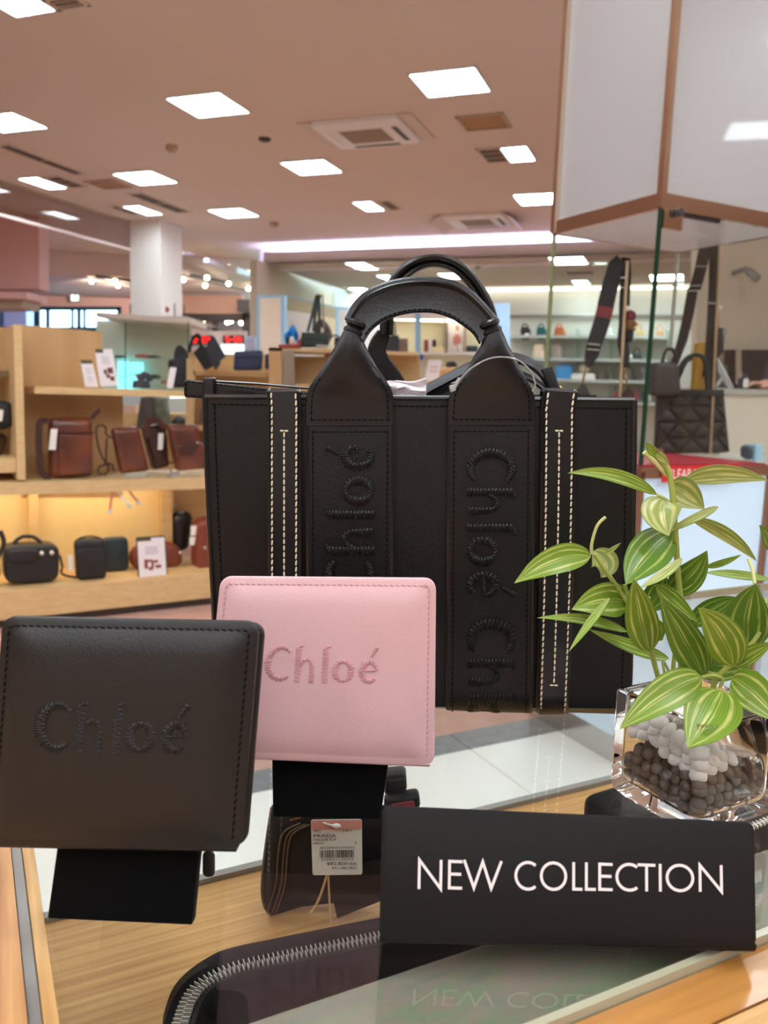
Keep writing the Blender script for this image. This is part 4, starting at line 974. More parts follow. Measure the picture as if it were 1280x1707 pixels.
for i, x in enumerate((1022, 1030, 1040, 1056, 1068, 1078)):
    mini((x, 652, x + 7, 671), M('wallet_%d' % (i % 3), [(190, 90, 110), (80, 74, 76), (226, 220, 210)][i % 3], .5), 'row of small wallets on the lowest far shelf, number %d from the left' % (i + 1) if False else ['pink wallet, first of the row on the lowest far shelf', 'dark wallet, second of the row on the lowest far shelf', 'white wallet, third of the row on the lowest far shelf', 'pink wallet, fourth of the row on the lowest far shelf', 'dark wallet, fifth of the row on the lowest far shelf', 'white wallet, last of the row on the lowest far shelf'][i], name='wallet')

# ---- carcasses that carry the fixtures down to the floor, and the tables under the carriers
def to_floor(par, pl, x0, x1, y, depth, mat, off=0, name='carcass', top=None):
    a, b = pl.at(x0, y, off), pl.at(x1, y, off); z = top if top is not None else min(a.z, b.z) - .0005
    a = V((a.x, a.y, .001)); b = V((b.x, b.y, .001))
    return MB().prism([a, b, b + V((0, 0, z)), a + V((0, 0, z))], -pl.n * depth).build(name, mat, par)
_f = lambda n: bpy.data.objects[n]
for nm, pl, x0, x1, y, d in (('low_shelving', D6, 203, 312, 770, .5), ('wooden_gondola', D55, 322, 452, 775, .38), ('display_gondola', D5, 448, 700, 770, .38)):
    to_floor(_f(nm), pl, x0, x1, y, d, m_wood)
gc = [o for o in bpy.data.objects if o.get('label', '').startswith('lit glass display counter')][0]
to_floor(gc, D7, 160, 318, 760, .6, m_wood)
a, b = D6.at(222, 716, .32), D6.at(314, 716, .32); b.z = a.z
MB().prism([a, b, b - V((0, 0, .03)), a - V((0, 0, .03))], (0, .32, 0)).build('shelf_board', m_wood, _f('low_shelving'))
a, b = D55.at(326, 710, .17), D55.at(450, 710, .17); b.z = a.z
MB().prism([a, b, b - V((0, 0, .03)), a - V((0, 0, .03))], (0, .5, 0)).build('shelf_board', m_woodo, _f('wooden_gondola'))
tb = thing('display_table', 'wooden display table carrying the carrier bags behind the tote', 'table', D9.at(690, 900)); to_floor(tb, D9, 612, 716, 641, .7, m_wood, .2, 'table_body')
tb = thing('display_table', 'wooden display table carrying the pale blue price card behind the tote', 'table', YP(8.95).at(745, 850)); to_floor(tb, YP(8.9), 702, 812, 636, .8, m_wood, .1, 'table_body')
for o in bpy.data.objects:
    if o.name.startswith('wall_cabinet') and o.get('category'):
        pl, x0, x1 = {'cre': (D12, 428, 474), 'wid': (D126, 474, 562), 'pal': (D132, 560, 640)}[o['label'][:3]]
        to_floor(o, pl, x0, x1, 650, .25, m_cab)
ls_ = _f('lit_shelving'); to_floor(ls_, D12, 640, 838, 660, .4, m_cabw)
# ================================================================== TALL GLASS CASE, RIGHT
F_ = atY(1068, 775, 2.445); F_.z = 0
W_, D_ = .58, .48                       # along C1, along C2
def cs(u, v, z): return F_ + C1 * u + C2 * v + V((0, 0, z))
ZP = 0.968; ZT = atY(1105, 348, 2.445).z
m_lightbox = M('lightbox_panel', (172, 168, 168), .35, coat=.3)
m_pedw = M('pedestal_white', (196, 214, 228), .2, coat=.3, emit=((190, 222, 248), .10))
ax3 = (C1, C2, V((0, 0, 1)))
t = thing('glass_showcase', 'tall glass showcase with brass framed white light box on top and white pedestal', 'showcase', cs(W_ / 2, D_ / 2, 0))
MB().box(cs(W_ / 2, D_ / 2, .046), (W_ - .02, D_ - .02, .09), ax3).build('kick_plate', m_steel, t)
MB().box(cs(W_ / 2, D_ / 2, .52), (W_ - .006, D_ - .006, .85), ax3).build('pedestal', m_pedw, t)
for u, v in ((0, 0), (W_, 0), (0, D_), (W_, D_)):
    MB().box(cs(u, v, .52), (.022, .022, .86), ax3).build('corner_post', M('bronze_trim', (150, 108, 84), .3, .6), t)
for (u, v, sx, sy) in ((W_ / 2, 0, W_, .02), (0, D_ / 2, .02, D_), (W_ / 2, D_, W_, .02), (W_, D_ / 2, .02, D_)):
    MB().box(cs(u, v, ZP - .022), (sx + .02 if sx > sy else .022, sy + .02 if sy > sx else .022, .034), ax3).build('edge_trim', M('bronze_trim'), t)
MB().box(cs(W_ / 2, D_ / 2, ZP - .004), (W_ - .02, D_ - .02, .008), ax3).build('red_deck', M('red_board', (186, 44, 62), .4), t, label='crimson display deck')
hg = ZT - ZP
# glass walls with coloured edges
for (u, v, sx, sy) in ((W_ / 2, .004, W_, .006), (.004, D_ / 2, .006, D_ - .02), (W_ / 2, D_ - .004, W_, .006), (W_ - .004, D_ / 2, .006, D_ - .02)):
    MB().box(cs(u, v, ZP + hg / 2), (sx, sy, hg - .002), ax3).build('glass_wall', thin_glass('case_glass', (.955, .97, .96), .8, .02), t)
for u, v, mt in ((.0, .0, M('glass_edge_green', (14, 54, 38), .15, coat=.3)), (.0, D_, M('glass_edge_olive', (132, 138, 100), .2)), (W_, D_, M('glass_edge_pale', (206, 206, 196), .2)), (W_, .0, M('glass_edge_green'))):
    MB().box(cs(u, v, ZP + hg / 2), (.010, .010, hg - .002), ax3).build('glass_edge', mt, t)
# light box on top
TOPZ = 2.75; FRW = .04
MB().box(cs(W_ / 2, D_ / 2, (ZT + TOPZ) / 2 + .01), (W_ - .016, D_ - .016, TOPZ - ZT - .02), ax3).build('light_box', m_lightbox, t)
for (u, v, sx, sy) in ((W_ / 2, 0, W_ + .012, .012), (0, D_ / 2, .012, D_ + .012), (W_ / 2, D_, W_ + .012, .012), (W_, D_ / 2, .012, D_ + .012)):
    MB().box(cs(u, v, ZT + .022), (sx, sy, .044), ax3).build('frame_rail', m_gold, t)
    MB().box(cs(u, v, TOPZ - .02), (sx, sy, .04), ax3).build('frame_rail', m_gold, t)
for u, v in ((0, 0), (W_, 0), (0, D_), (W_, D_)):
    MB().box(cs(u, v, (ZT + TOPZ) / 2), (.02, .02, TOPZ - ZT - .01), ax3).build('frame_post', m_gold, t)
MB().box(cs(W_ / 2, D_ / 2, ZT + .004), (W_ - .02, D_ - .02, .006), ax3).build('soffit', M('case_soffit', (222, 218, 222), .25), t)
hg_ = MB().box(cs(.045, -.002, ZT - .028), (.075, .012, .05), ax3); hg_.build('hinge', m_gold, t, label='brass door hinge block')
MB().lathe(cs(.055, -.01, ZT - .006), [(.001, 0), (.012, 0), (.012, .016), (.001, .016)], 10, (C1, V((0, 0, 1)), -C2)).build('hinge_pin', m_dark, t)
MB().box(cs(.15, .01, ZT - .004), (.2, .012, .012), ax3).build('door_channel', m_dark, t)
# red clearance strip on the front rail and white front
pr = Plane(cs(0, -.014, 0), -C2)
s = MB(); S0, S1 = cs(.075, -.013, ZP - .028), cs(.40, -.013, ZP - .028)
fr = lambda x, y, z: cs(.235 + x, -.016 - z, ZP - .026 + y)
st = thing('sale_strip', 'red clearance sign strip with white letters along the pedestal edge behind the plant', 'sign', cs(.235, -.016, ZP - .05))
MB().rr(fr, .325, .05, .002, [(0, 0), (0, .003)], 1).build('strip', M('sale_red', (206, 44, 40), .4), st)
tx = MB(); put_text(tx, 'CLEARANCE SALE', fr, .042, -.145, -.014, .0035, width=.29); tx.build('lettering', M('sale_white', (250, 240, 236), .5), st)
# quilted tote standing in the case
PQ = Plane(cs(.24, .22, 0), -C2 * .9 - C1 * .1 + V((0, 0, 0)))
PQ = Plane(atZ(1150, 757, ZP), V((-.28, -.96, 0)))
zq = ZP + .001
m_quilt = M('quilted_nylon', (44, 38, 36), .45, bump=(120, .3, .004))
t = thing('quilted_bag', 'dark quilted nylon tote with two upright handles standing in the glass case', 'bag', PQ.at(1150, 757, -.06))
qc = [(1094, 652), (1206, 651), (1216, 755), (1090, 758)]
b = MB(); prr(b, PQ, qc, .012, .11, .025, 0); b.build('body', m_quilt, t)
bl = lambda u, v: ((qc[0][0] * (1 - u) + qc[1][0] * u) * (1 - v) + (qc[3][0] * (1 - u) + qc[2][0] * u) * v, (qc[0][1] * (1 - u) + qc[1][1] * u) * (1 - v) + (qc[3][1] * (1 - u) + qc[2][1] * u) * v)
for r0 in range(4):
    v0, v1 = [.0, .25, .5, .75][r0], [.24, .49, .74, .985][r0]
    for c in range(3):
        u0, u1 = c / 3, (c + 1) / 3
        for k, tri in enumerate((((u0, v0), (u1, v0), ((u0 + u1) / 2, v1)), (((u0 + u1) / 2, v1), (u1, v0), (min(u1 + 1 / 6, 1), v1)))):
            if r0 % 2: tri = tuple((a, v0 + v1 - b_) for a, b_ in tri)
            cx = sum(a for a, _ in tri) / 3; cy = sum(b_ for _, b_ in tri) / 3
            P = [PQ.at(*bl(a, b_), .0005) for a, b_ in tri]; C = sum(P, V((0, 0, 0))) / 3
            q = MB().loft([P, [C + (p - C) * .93 + PQ.n * .004 for p in P], [C + (p - C) * .6 + PQ.n * .009 for p in P]])
            q.build('quilt_panel', m_quilt, t, angle=60)
tp = MB(); prr(tp, PQ, [bl(-.01, -.02), bl(1.01, -.02), bl(1.005, .10), bl(-.005, .10)], .004, .012, .004, .012); tp.build('top_band', m_blk2, t)
MB().tube(cr([PQ.at(x, y, .005) for x, y in ((1116, 652), (1126, 628), (1138, 605), (1150, 594), (1164, 592), (1174, 600), (1178, 622), (1180, 652))], 4), .008, 8).build('handle', m_blk, t)
MB().tube(cr([PQ.at(x, y, -.05) for x, y in ((1160, 652), (1168, 630), (1176, 612), (1170, 600), (1155, 597), (1142, 606), (1132, 628), (1122, 652))], 4), .007, 8).build('handle', m_blk, t)
MB().tube([PQ.at(1106, 651, .01), PQ.at(1113, 634, .01)], .003, 6).build('ring', m_silver, t); MB().tube([PQ.at(1112, 651, .01), PQ.at(1108, 636, .01)], .003, 6).build('ring', m_silver, t)
# bag behind it
PB = Plane(cs(.3, .40, 0), -C2)
bag('grey_bag', 'grey brown bag behind the quilted tote inside the case', PB, [(1096, 604), (1134, 604), (1140, 660), (1092, 660)], .05, M('grey_brown2', (64, 56, 53), .5), 0, e=.02, handle=(1104, 1128, 582))
gcase('paper_folder', 'mustard yellow folder standing behind the handles of the quilted tote', PB, [(1164, 572), (1178, 570), (1176, 655), (1156, 655)], .02, M('mustard', (214, 158, 62), .6), 0, 'folder', e=.002)
# display rods with straps and pouches
m_strap = M('webbing_brown', (54, 42, 38), .6, bump=(700, .5, .001))
m_strapk = M('webbing_black', (24, 23, 26), .6, bump=(700, .5, .001))
PR = Plane(atZ(1186, 758, ZP), V((-.25, -.97, 0)))
def rod(pl, x0, y0, x1, y1, lab):
    r = thing('display_rod', lab, 'stand', pl.at(x1, y1))
    MB().tube([pl.at(x1, y1, .034), pl.at(x0, y0, .034)], .0055, 8).build('post', M('brass_rod', (214, 188, 160), .3, .8), r)
    MB().lathe(pl.at(x1, y1, .034), [(.001, 0), (.035, 0), (.035, .004), (.001, .005)], 14).build('foot', M('brass_rod'), r)
    MB().tube([pl.at(x0, y0, .034), pl.at(x0 - 5, y0 + 1, .0)], .004, 6).build('hook', M('brass_rod'), r)
    return r
r1 = rod(PR, 1201, 392, 1184, 757, 'brass display rod holding the brown strap at right in the case')
q = thing('crossbody_pouch', 'brown wide strap crossbody pouch hanging from the right rod in the case', 'bag', PR.at(1200, 570))
MB().sweep([PR.at(x, y, .015) for x, y in ((1184, 390), (1178, 402), (1166, 455), (1158, 482))], PR.n.cross(V((0, 0, 1))), .042, .004).build('strap', m_strap, q)
MB().sweep([PR.at(x, y, .012) for x, y in ((1155, 480), (1148, 520), (1138, 565), (1122, 612), (1110, 640), (1106, 648))], PR.n.cross(V((0, 0, 1))), [.038, .038, .036, .026, .012, .008], .004).build('strap', m_strap, q)
MB().sweep([PR.at(x, y, .008) for x, y in ((1184, 389), (1191, 389.5), (1192, 420), (1189, 500), (1187, 560), (1184, 620), (1184, 655))], PR.n.cross(V((0, 0, 1))), [.042, .042, .04, .038, .044, .048, .036], .005).build('strap', m_strap, q)
for a_, b_ in (((1158, 444), (1180, 444)), ((1146, 477), (1169, 476)), ((1146, 485), (1168, 485)), ((1181, 505), (1194, 506))):
    MB().tube([PR.at(*a_, .02), PR.at(*b_, .02)], .0028, 6).build('buckle_bar', m_silver, q, label='silver strap buckle bar')
b = MB(); prr(b, PR, [(1194, 545), (1206, 546), (1207, 588), (1193, 599)], .008, .03, .006, .026); b.build('pouch', m_strap, q)
MB().tube(cr([PR.at(x, y, .03) for x, y in ((1206, 546), (1211, 552), (1208, 562), (1210, 572))], 4), .003, 6).build('zip_pull', m_silver, q)
MB().ball(PR.at(1200, 514, .02), .008, 8, 6).build('snap', M('pearl', (230, 226, 216), .2), q)
PL_ = Plane(cs(.17, .30, 0), -C2)
PL_ = Plane(atZ(1030, 775, ZP + .0) , V((-.3, -.95, 0)))
PL_ = Plane(cs(.10, .34, 0), V((-.3, -.95, 0)))
r2 = rod(PL_, 1046, 436, 1028, 748, 'brass display rod holding the black strap at left in the case')
q = thing('crossbody_pouch', 'black strap crossbody with red and maroon pouch hanging from the left rod', 'bag', PL_.at(1046, 570))
sd_ = PL_.n.cross(V((0, 0, 1)))
MB().sweep([PL_.at(x, y, .015) for x, y in ((1036, 435), (1028, 441), (1016, 480), (1009, 511))], sd_, [.05, .054, .054, .054], .004).build('strap', m_strapk, q)
MB().sweep([PL_.at(x, y, .0152) for x, y in ((1009.4, 511), (1005, 529))], sd_, .0544, .0046).build('strap_stripe', M('strap_red', (120, 38, 42), .6), q, label='dark red stripe on the strap')
MB().sweep([PL_.at(x, y, .015) for x, y in ((1005, 529), (997, 555), (990, 575), (986, 592), (982, 603), (978, 612))], sd_, [.054, .053, .05, .046, .034, .016], .004).build('strap', m_strapk, q)
MB().sweep([PL_.at(x, y, .008) for x, y in ((1036, 434.5), (1043, 433), (1043, 460), (1041, 500), (1040, 540), (1038, 570), (1041, 590), (1043, 612))], sd_, [.03, .03, .034, .034, .034, .036, .034, .022], .005).build('strap', m_strapk, q)
for a_, b_ in (((980, 573), (1000, 575)), ((979, 582), (999, 584)), ((1035, 463), (1047, 463)), ((1033, 479), (1045, 480))):
    MB().tube([PL_.at(*a_, .02), PL_.at(*b_, .02)], .0032, 6).build('buckle_bar', m_silver, q, label='silver strap buckle bar')
for pts in ([(978, 610), (974, 622), (972, 634), (970, 640)], [(1043, 612), (1041, 622), (1044, 632), (1043, 644)]):
    MB().tube(cr([PL_.at(x, y, .015) for x, y in pts], 4), .004, 6).build('clip', M('gold_clip', (196, 160, 110), .25, 1.0), q)
b = MB(); prr(b, PL_, [(1043, 515), (1061, 518), (1059, 534), (1043, 534)], .014, .045, .012, .022); b.build('pouch', M('maroon', (104, 30, 38), .5), q)
b = MB(); prr(b, PL_, [(1043, 532), (1059, 532), (1057, 552), (1043, 550)], .006, .045, .012, .022); b.build('pouch_panel', M('pouch_brown', (112, 74, 34), .5), q)
b = MB(); prr(b, PL_, [(1043, 549), (1057, 549), (1054, 569), (1043, 570)], .010, .045, .012, .022); b.build('pouch_base', m_strapk, q)
MB().tube(cr([PL_.at(x, y, .03) for x, y in ((1057, 535), (1061, 541), (1056, 546), (1059, 551))], 4), .0035, 6).build('zip_pull', M('gold_clip'), q)
MB().ball(PL_.at(1046, 514, .03), .009, 8, 6).build('snap', M('pearl'), q)
# slouchy bag the black strap belongs to (peaks show over the tote)
f = MB(); pslab(f, PL_, [(952, 668), (962, 648), (970, 639), (975, 642), (984, 664), (1030, 668), (1040, 652), (1048, 644), (1056, 654), (1060, 668), (1062, 760), (950, 760)], .10, .03)
t = thing('slouchy_tote', 'black slouchy bag with two peaked corners in the case, behind the big tote', 'bag', PL_.at(1005, 760)); f.build('body', M('black_slouch', (40, 38, 40), .5), t)
f = MB(); pslab(f, PL_, [(1036, 668), (1042, 653), (1048, 646), (1054, 656), (1058, 668)], .06, .035); f.build('corner', m_brownd, t)
# small wooden label block on the deck
gcase('wooden_block', 'small wooden block on the red deck beside the green glass edge', Plane(cs(.09, .1, 0), -C2), (1092, 749, 1106, 762), .03, M('block_wood', (150, 96, 62), .5), 0, 'block', e=.001)
# ---- second low display with blue top, right of the showcase
L0 = cs(W_ + .03, -.02, 0)
def ls(u, v, z): return L0 + C1 * u + C2 * v + V((0, 0, z))
t = thing('low_display_case', 'low white display case with pale blue glass top right of the red sale strip', 'display case', ls(.5, .22, 0))
MB().box(ls(.5, .25, .465), (1.0, .5, .93), ax3).build('cabinet', m_pedw, t)
MB().box(ls(.5, .25, .945), (1.02, .52, .03), ax3).build('glass_top', M('pale_blue_top', (170, 206, 214), .15, coat=.5), t)
gcase('gift_box', 'small pale blue box on the low display case at the right photo edge', Plane(ls(.1, .2, 0), -C2), [(1259, 742), (1271, 741), (1271, 766), (1259, 767)], .05, M('box_blue', (176, 206, 226), .5), 0, 'box', e=.001)
gcase('tape_roll', 'round dark object beside the pale blue box', Plane(ls(.09, .2, 0), -C2), [(1250, 744), (1258, 743), (1258, 765), (1250, 765)], .05, M('grey_blue', (70, 76, 86), .5), 0, 'roll', e=.02)
# ---- service counter and the hand at far right
PC = YP(4.5)
zc = PC.at(1230, 648).z
t = thing('service_counter', 'beige service counter with grey top behind the quilted tote at right', 'counter', PC.at(1330, 800))
p0, p1 = PC.at(1172, 652), PC.at(1640, 652)
for z0, z1, nm, mt, d in ((zc - .03, zc, 'worktop', M('grey_worktop', (188, 182, 172), .4), 0), (0.001, zc - .03, 'front_panel', M('counter_beige', (226, 214, 194), .6), .02)):
    a = V((p0.x + d, p0.y + d, z0)); b = V((p1.x, p1.y + d, z0))
    MB().prism([a, b, b + V((0, 0, z1 - z0)), a + V((0, 0, z1 - z0))], (0, .55, 0)).build(nm, mt, t)
PW = YP(6.2)
w = MB(); pslab(w, PW, rect(1160, 380, 1700, 585), .1); struct(w, 'wall_right', m_beige)
w = MB(); pslab(w, PW, rect(1160, 585, 1216, 830), .1); struct(w, 'wall_right', m_tan)
w = MB(); pslab(w, YP(6.1), rect(1214, 583, 1700, 830), .08); struct(w, 'trim_7', M('dark_walnut', (74, 54, 46), .5, kind='wood', col2=(54, 38, 34), bump=(30, 30, 1.5)))
w = MB(); pslab(w, YP(6.0), rect(1231, 583, 1236, 640), .05); w.solo('door_strip', m_tan, 'thin pale upright strip on the dark walnut panel at right', 'strip')
p = YP(5.9).at(1252, 452)
t = thing('spotlight', 'grey ceiling spotlight on the right wall seen through the case', 'spotlight', p)
MB().tube([p, p + V((0, .1, .03)), p + V((0, .30, .03))], .02, 8).build('bracket', m_grey, t); MB().tube([p + V((-.02, 0, 0)), p + V((.03, -.05, -.06))], .03, 10).build('housing', m_grey, t)
PCi = YP(4.65)
t = thing('easel', 'grey acrylic easel leaning on the service counter', 'easel', V((PCi.at(1210, 648).x, 4.7, zc)))
MB().sweep([PCi.at(1192, 600), PCi.at(1219, 648)], V((1, 0, .4)), .035, .012).build('arm', M('acrylic_grey', (176, 176, 172), .2), t)
MB().sweep([PCi.at(1206, 628), PCi.at(1190, 648)], V((1, 0, -.4)), .02, .012).build('arm', M('acrylic_grey'), t)
t = thing('hand_sanitizer', 'dark bottle with white label on the service counter left of the hand', 'bottle', V((PCi.at(1238, 648).x, 4.65, zc)))
c = V((PCi.at(1238, 648).x, 4.65, zc))
MB().lathe(c, [(.001, 0), (.03, 0), (.03, .06), (.012, .085), (.012, .10), (.001, .10)], 14).build('bottle', M('bottle_dark', (60, 62, 70), .25), t)
MB().rr(lambda x, y, z: c + V((x, -.031 - z, .035 + y)), .03, .05, .01, [(0, 0), (0, .002)], 3).build('label', m_cabw, t)
gcase('basket', 'dark grey handled basket on the service counter behind the easel', YP(4.8), [(1200, 608), (1214, 608), (1216, 646), (1198, 646)], .1, M('basket_grey', (84, 82, 80), .6), 0, 'basket')
# ---- person at the counter, only a hand in view
def skin(name, verts, edges, radii, parent, mat, root=0, sub=2):
    off = OFF.get(parent.name, V((0, 0, 0)))
    me = bpy.data.meshes.new(name); me.from_pydata([tuple(V(v) - off) for v in verts], edges, [])
    o = bpy.data.objects.new(name, me); COL.objects.link(o); o.parent = parent; OFF[o.name] = off
    m = o.modifiers.new('skin', 'SKIN'); sv = me.skin_vertices[0].data
    for i, r in enumerate(radii): sv[i].radius = (r, r); sv[i].use_root = (i == root)
    m.use_smooth_shade = True
    s2 = o.modifiers.new('sub', 'SUBSURF'); s2.levels = s2.render_levels = sub
    me.materials.append(mat); return o
hx = PCi.at(1246, 645); hz = zc
B0 = V((hx.x + .62, 5.28, 0))
pt = thing('person', 'person at the service counter, only a resting hand in view at the right photo edge', 'person', B0)
H = lambda x, y, z: B0 + V((x, y, z))
W0 = V((hx.x + .125, 4.66, hz + .034)); 
bv = [H(0, 0, .95), H(0, 0, 1.12), H(0, 0, 1.34), H(0, 0, 1.46), H(0, -.02, 1.54), H(0, -.03, 1.63), H(0, -.03, 1.72),
      H(-.17, 0, 1.42), H(-.30, -.25, 1.28), W0 + V((.06, .01, .012)), W0, W0 + V((-.05, -.005, -.006)),
      H(.17, 0, 1.42), H(.24, .02, 1.14), H(.2, -.12, .95), H(.18, -.2, .9),
      H(-.1, 0, .9), H(-.11, 0, .5), H(-.11, .03, .08), H(-.11, -.1, .04), H(.1, 0, .9), H(.11, 0, .5), H(.11, .03, .08), H(.11, -.1, .04)]
be = [(0, 1), (1, 2), (2, 3), (3, 4), (4, 5), (5, 6), (3, 7), (7, 8), (8, 9), (9, 10), (10, 11), (3, 12), (12, 13), (13, 14), (14, 15), (0, 16), (16, 17), (17, 18), (18, 19), (0, 20), (20, 21), (21, 22), (22, 23)]
brr = [.14, .12, .14, .09, .055, .085, .085, .06, .048, .032, .028, .034, .06, .048, .03, .035, .09, .055, .04, .035, .09, .055, .04, .035]
# fingers of the resting hand: four unequal, curled, and the thumb from the side of the palm
for k, (dy, ln) in enumerate(((-.030, .078), (-.012, .088), (.007, .083), (.025, .066))):
    i0 = len(bv); base = W0 + V((-.055, dy * .8, -.002)); m1 = base + V((-ln * .42, dy * .15, .010)); m2 = m1 + V((-ln * .34, dy * .1, -.012)); m3 = m2 + V((-ln * .24, 0, -.013))
    bv += [base, m1, m2, m3]; be += [(11, i0), (i0, i0 + 1), (i0 + 1, i0 + 2), (i0 + 2, i0 + 3)]; brr += [.010, .0095, .0085, .0065]
i0 = len(bv); bv += [W0 + V((-.02, -.036, -.006)), W0 + V((-.048, -.058, -.014)), W0 + V((-.075, -.062, -.02))]; be += [(10, i0), (i0, i0 + 1), (i0 + 1, i0 + 2)]; brr += [.012, .0105, .008]
skin('body', bv, be, brr, pt, M('skin', (226, 172, 152), .5))
skin('shirt', [H(0, 0, .98), H(0, 0, 1.15), H(0, 0, 1.34), H(0, 0, 1.43), H(-.17, 0, 1.42), H(-.30, -.25, 1.28), W0 + V((.2, .12, .03)), H(.17, 0, 1.42), H(.24, .02, 1.14), H(.21, -.1, .98)], [(0, 1), (1, 2), (2, 3), (3, 4), (4, 5), (5, 6), (3, 7), (7, 8), (8, 9)], [.155, .135, .152, .1, .075, .062, .046, .075, .062, .045], pt, M('navy_shirt', (44, 46, 60), .8))
skin('trousers', [H(0, 0, .97), H(-.1, 0, .88), H(-.11, 0, .5), H(-.11, .02, .1), H(.1, 0, .88), H(.11, 0, .5), H(.11, .02, .1)], [(0, 1), (1, 2), (2, 3), (0, 4), (4, 5), (5, 6)], [.155, .105, .07, .055, .105, .07, .055], pt, M('black_trousers', (36, 36, 40), .8))
hb = MB(); hb.ball(H(0, .0, 1.71), (.10, .115, .12), 16, 10); hb.build('hair', M('dark_hair', (34, 26, 22), .5), pt)
fc = MB()
for sx in (-1, 1): fc.ball(H(sx * .032, -.115, 1.67), (.014, .008, .008), 8, 5)
fc.build('eyes', M('eye_dark', (50, 40, 36), .3), pt)
fc = MB(); fc.ball(H(0, -.125, 1.635), (.013, .02, .022), 8, 6); fc.build('nose', M('skin'), pt)
fc = MB(); fc.ball(H(0, -.108, 1.59), (.024, .01, .006), 8, 5); fc.build('mouth', M('lip', (176, 96, 92), .5), pt)
# ================================================================== GLASS TOPPED SHOWCASE IN FRONT
GZ = 0.96
def cn(t, n, z): return C1 * t + C2 * n + V((0, 0, z))
NF, NB, TL_, TR_ = .187, .60, .019, 1.25
m_oak = M('oak', (212, 166, 104), .4, kind='wood', col2=(178, 128, 70), bump=(5, 260, 260))
def orient(o, keep=True):
    """turn the object's own axes to the shop grid so that the grain follows the counter"""
    R = Matrix.Rotation(0.4764, 4, 'Z'); off = o.location.copy()
    o.data.transform(R.inverted()); o.rotation_euler = (0, 0, 0.4764); return o
ct = thing('glass_counter', 'glass topped oak showcase carrying the tote, wallets and sign', 'showcase', cn(.6, .37, 0))
def cb(t0, t1, n0, n1, z0, z1, name, mat, lab=None, grain=True):
    c = cn((t0 + t1) / 2, (n0 + n1) / 2, (z0 + z1) / 2)
    o = MB().box(c, (t1 - t0, n1 - n0, z1 - z0), ax3).build(name, mat, ct, label=lab)
    return orient(o) if grain else o
m_top = thin_glass('counter_glass', (.97, .98, .972), .9, .036)
o = MB().rr(lambda x, y, z: cn((TL_ + TR_) / 2 + x, (NF + NB) / 2 + y, GZ + z), TR_ - TL_, NB - NF, .003, [(0, -.008), (0, 0)], 2).build('glass_top', m_top, ct)
cb(TL_, TR_, NF - .0035, NF - .0005, GZ - .008, GZ - .0003, 'glass_edge', M('front_glass_edge', (170, 166, 140), .2, coat=.6))
cb(TL_, TR_, NB + .0005, NB + .0035, GZ - .008, GZ - .0003, 'glass_edge', M('front_glass_edge'))
BZ = .80
cb(TL_ + .001, TR_, .21, .543, BZ - .02, BZ, 'display_board', m_oak)
cb(TL_, TR_, .545, .550, BZ - .02, GZ - .01, 'back_glass', thin_glass('back_glass', (.97, .98, .972), .7, .03))
cb(TL_, TR_, .5435, .5505, BZ - .006, BZ + .004, 'back_channel', m_grey)
cb(.0145, .0188, .0, NB, .05, GZ, 'side_panel', M('oak_edge', (214, 170, 110), .45, kind='wood', col2=(172, 122, 68), bump=(200, 8, 200)))
cb(.0105, .0142, .0, NB, .05, GZ - .004, 'side_channel', m_grey, grain=False)
cb(TL_, TR_, .195, .205, .05, BZ - .021, 'front_panel', m_oak)
cb(TL_, TR_, .1635, NF - .004, GZ - .030, GZ - .004, 'front_rail', M('oak_polished', (186, 130, 66), .3, kind='wood', col2=(150, 98, 44), bump=(10, 120, 120), coat=.12), lab='polished front rail')
cb(TL_, TR_, -.02, .1625, GZ - .03, GZ - .004, 'front_ledge', M('oak_light', (206, 162, 102), .5, kind='wood', col2=(176, 130, 74), bump=(6, 220, 220)))
cb(TR_, TR_ + .02, .0, NB, .05, GZ, 'side_panel', M('oak_edge', (214, 170, 110), .45, kind='wood', col2=(172, 122, 68), bump=(200, 8, 200)))
cb(.04, 1.2, .23, .53, .001, .05, 'plinth', m_dark)
# pale mottled half-clear strip under the glass along its front edge
def strip_mat():
    m = bpy.data.materials.new('pale_mottled_strip'); m.use_nodes = True; nt = m.node_tree; N = nt.nodes; L = nt.links
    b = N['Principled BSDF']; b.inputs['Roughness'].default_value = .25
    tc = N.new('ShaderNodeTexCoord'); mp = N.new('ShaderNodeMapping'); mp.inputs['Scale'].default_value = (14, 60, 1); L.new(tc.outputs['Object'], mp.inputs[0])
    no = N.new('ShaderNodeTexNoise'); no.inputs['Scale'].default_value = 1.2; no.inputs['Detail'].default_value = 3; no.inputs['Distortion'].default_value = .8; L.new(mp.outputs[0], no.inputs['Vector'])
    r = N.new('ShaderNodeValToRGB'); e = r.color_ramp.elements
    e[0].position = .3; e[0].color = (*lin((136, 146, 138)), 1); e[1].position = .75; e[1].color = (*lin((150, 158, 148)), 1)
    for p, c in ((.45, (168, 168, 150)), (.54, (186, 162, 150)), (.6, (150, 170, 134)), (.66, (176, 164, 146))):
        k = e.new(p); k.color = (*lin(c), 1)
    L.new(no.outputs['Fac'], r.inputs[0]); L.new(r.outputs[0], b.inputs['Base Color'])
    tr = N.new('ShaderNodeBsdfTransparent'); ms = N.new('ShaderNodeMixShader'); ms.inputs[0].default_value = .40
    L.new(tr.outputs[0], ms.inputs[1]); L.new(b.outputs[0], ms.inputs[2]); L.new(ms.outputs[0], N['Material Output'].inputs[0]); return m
cb(TL_ + .02, TR_, NF + .001, .234, GZ - .0105, GZ - .0095, 'pale_strip', strip_mat(), lab='pale mottled strip under the glass')
nb = thing('wooden_counter', 'oak counter adjoining the showcase at the lower left photo edge', 'counter', cn(-.3, .3, 0))
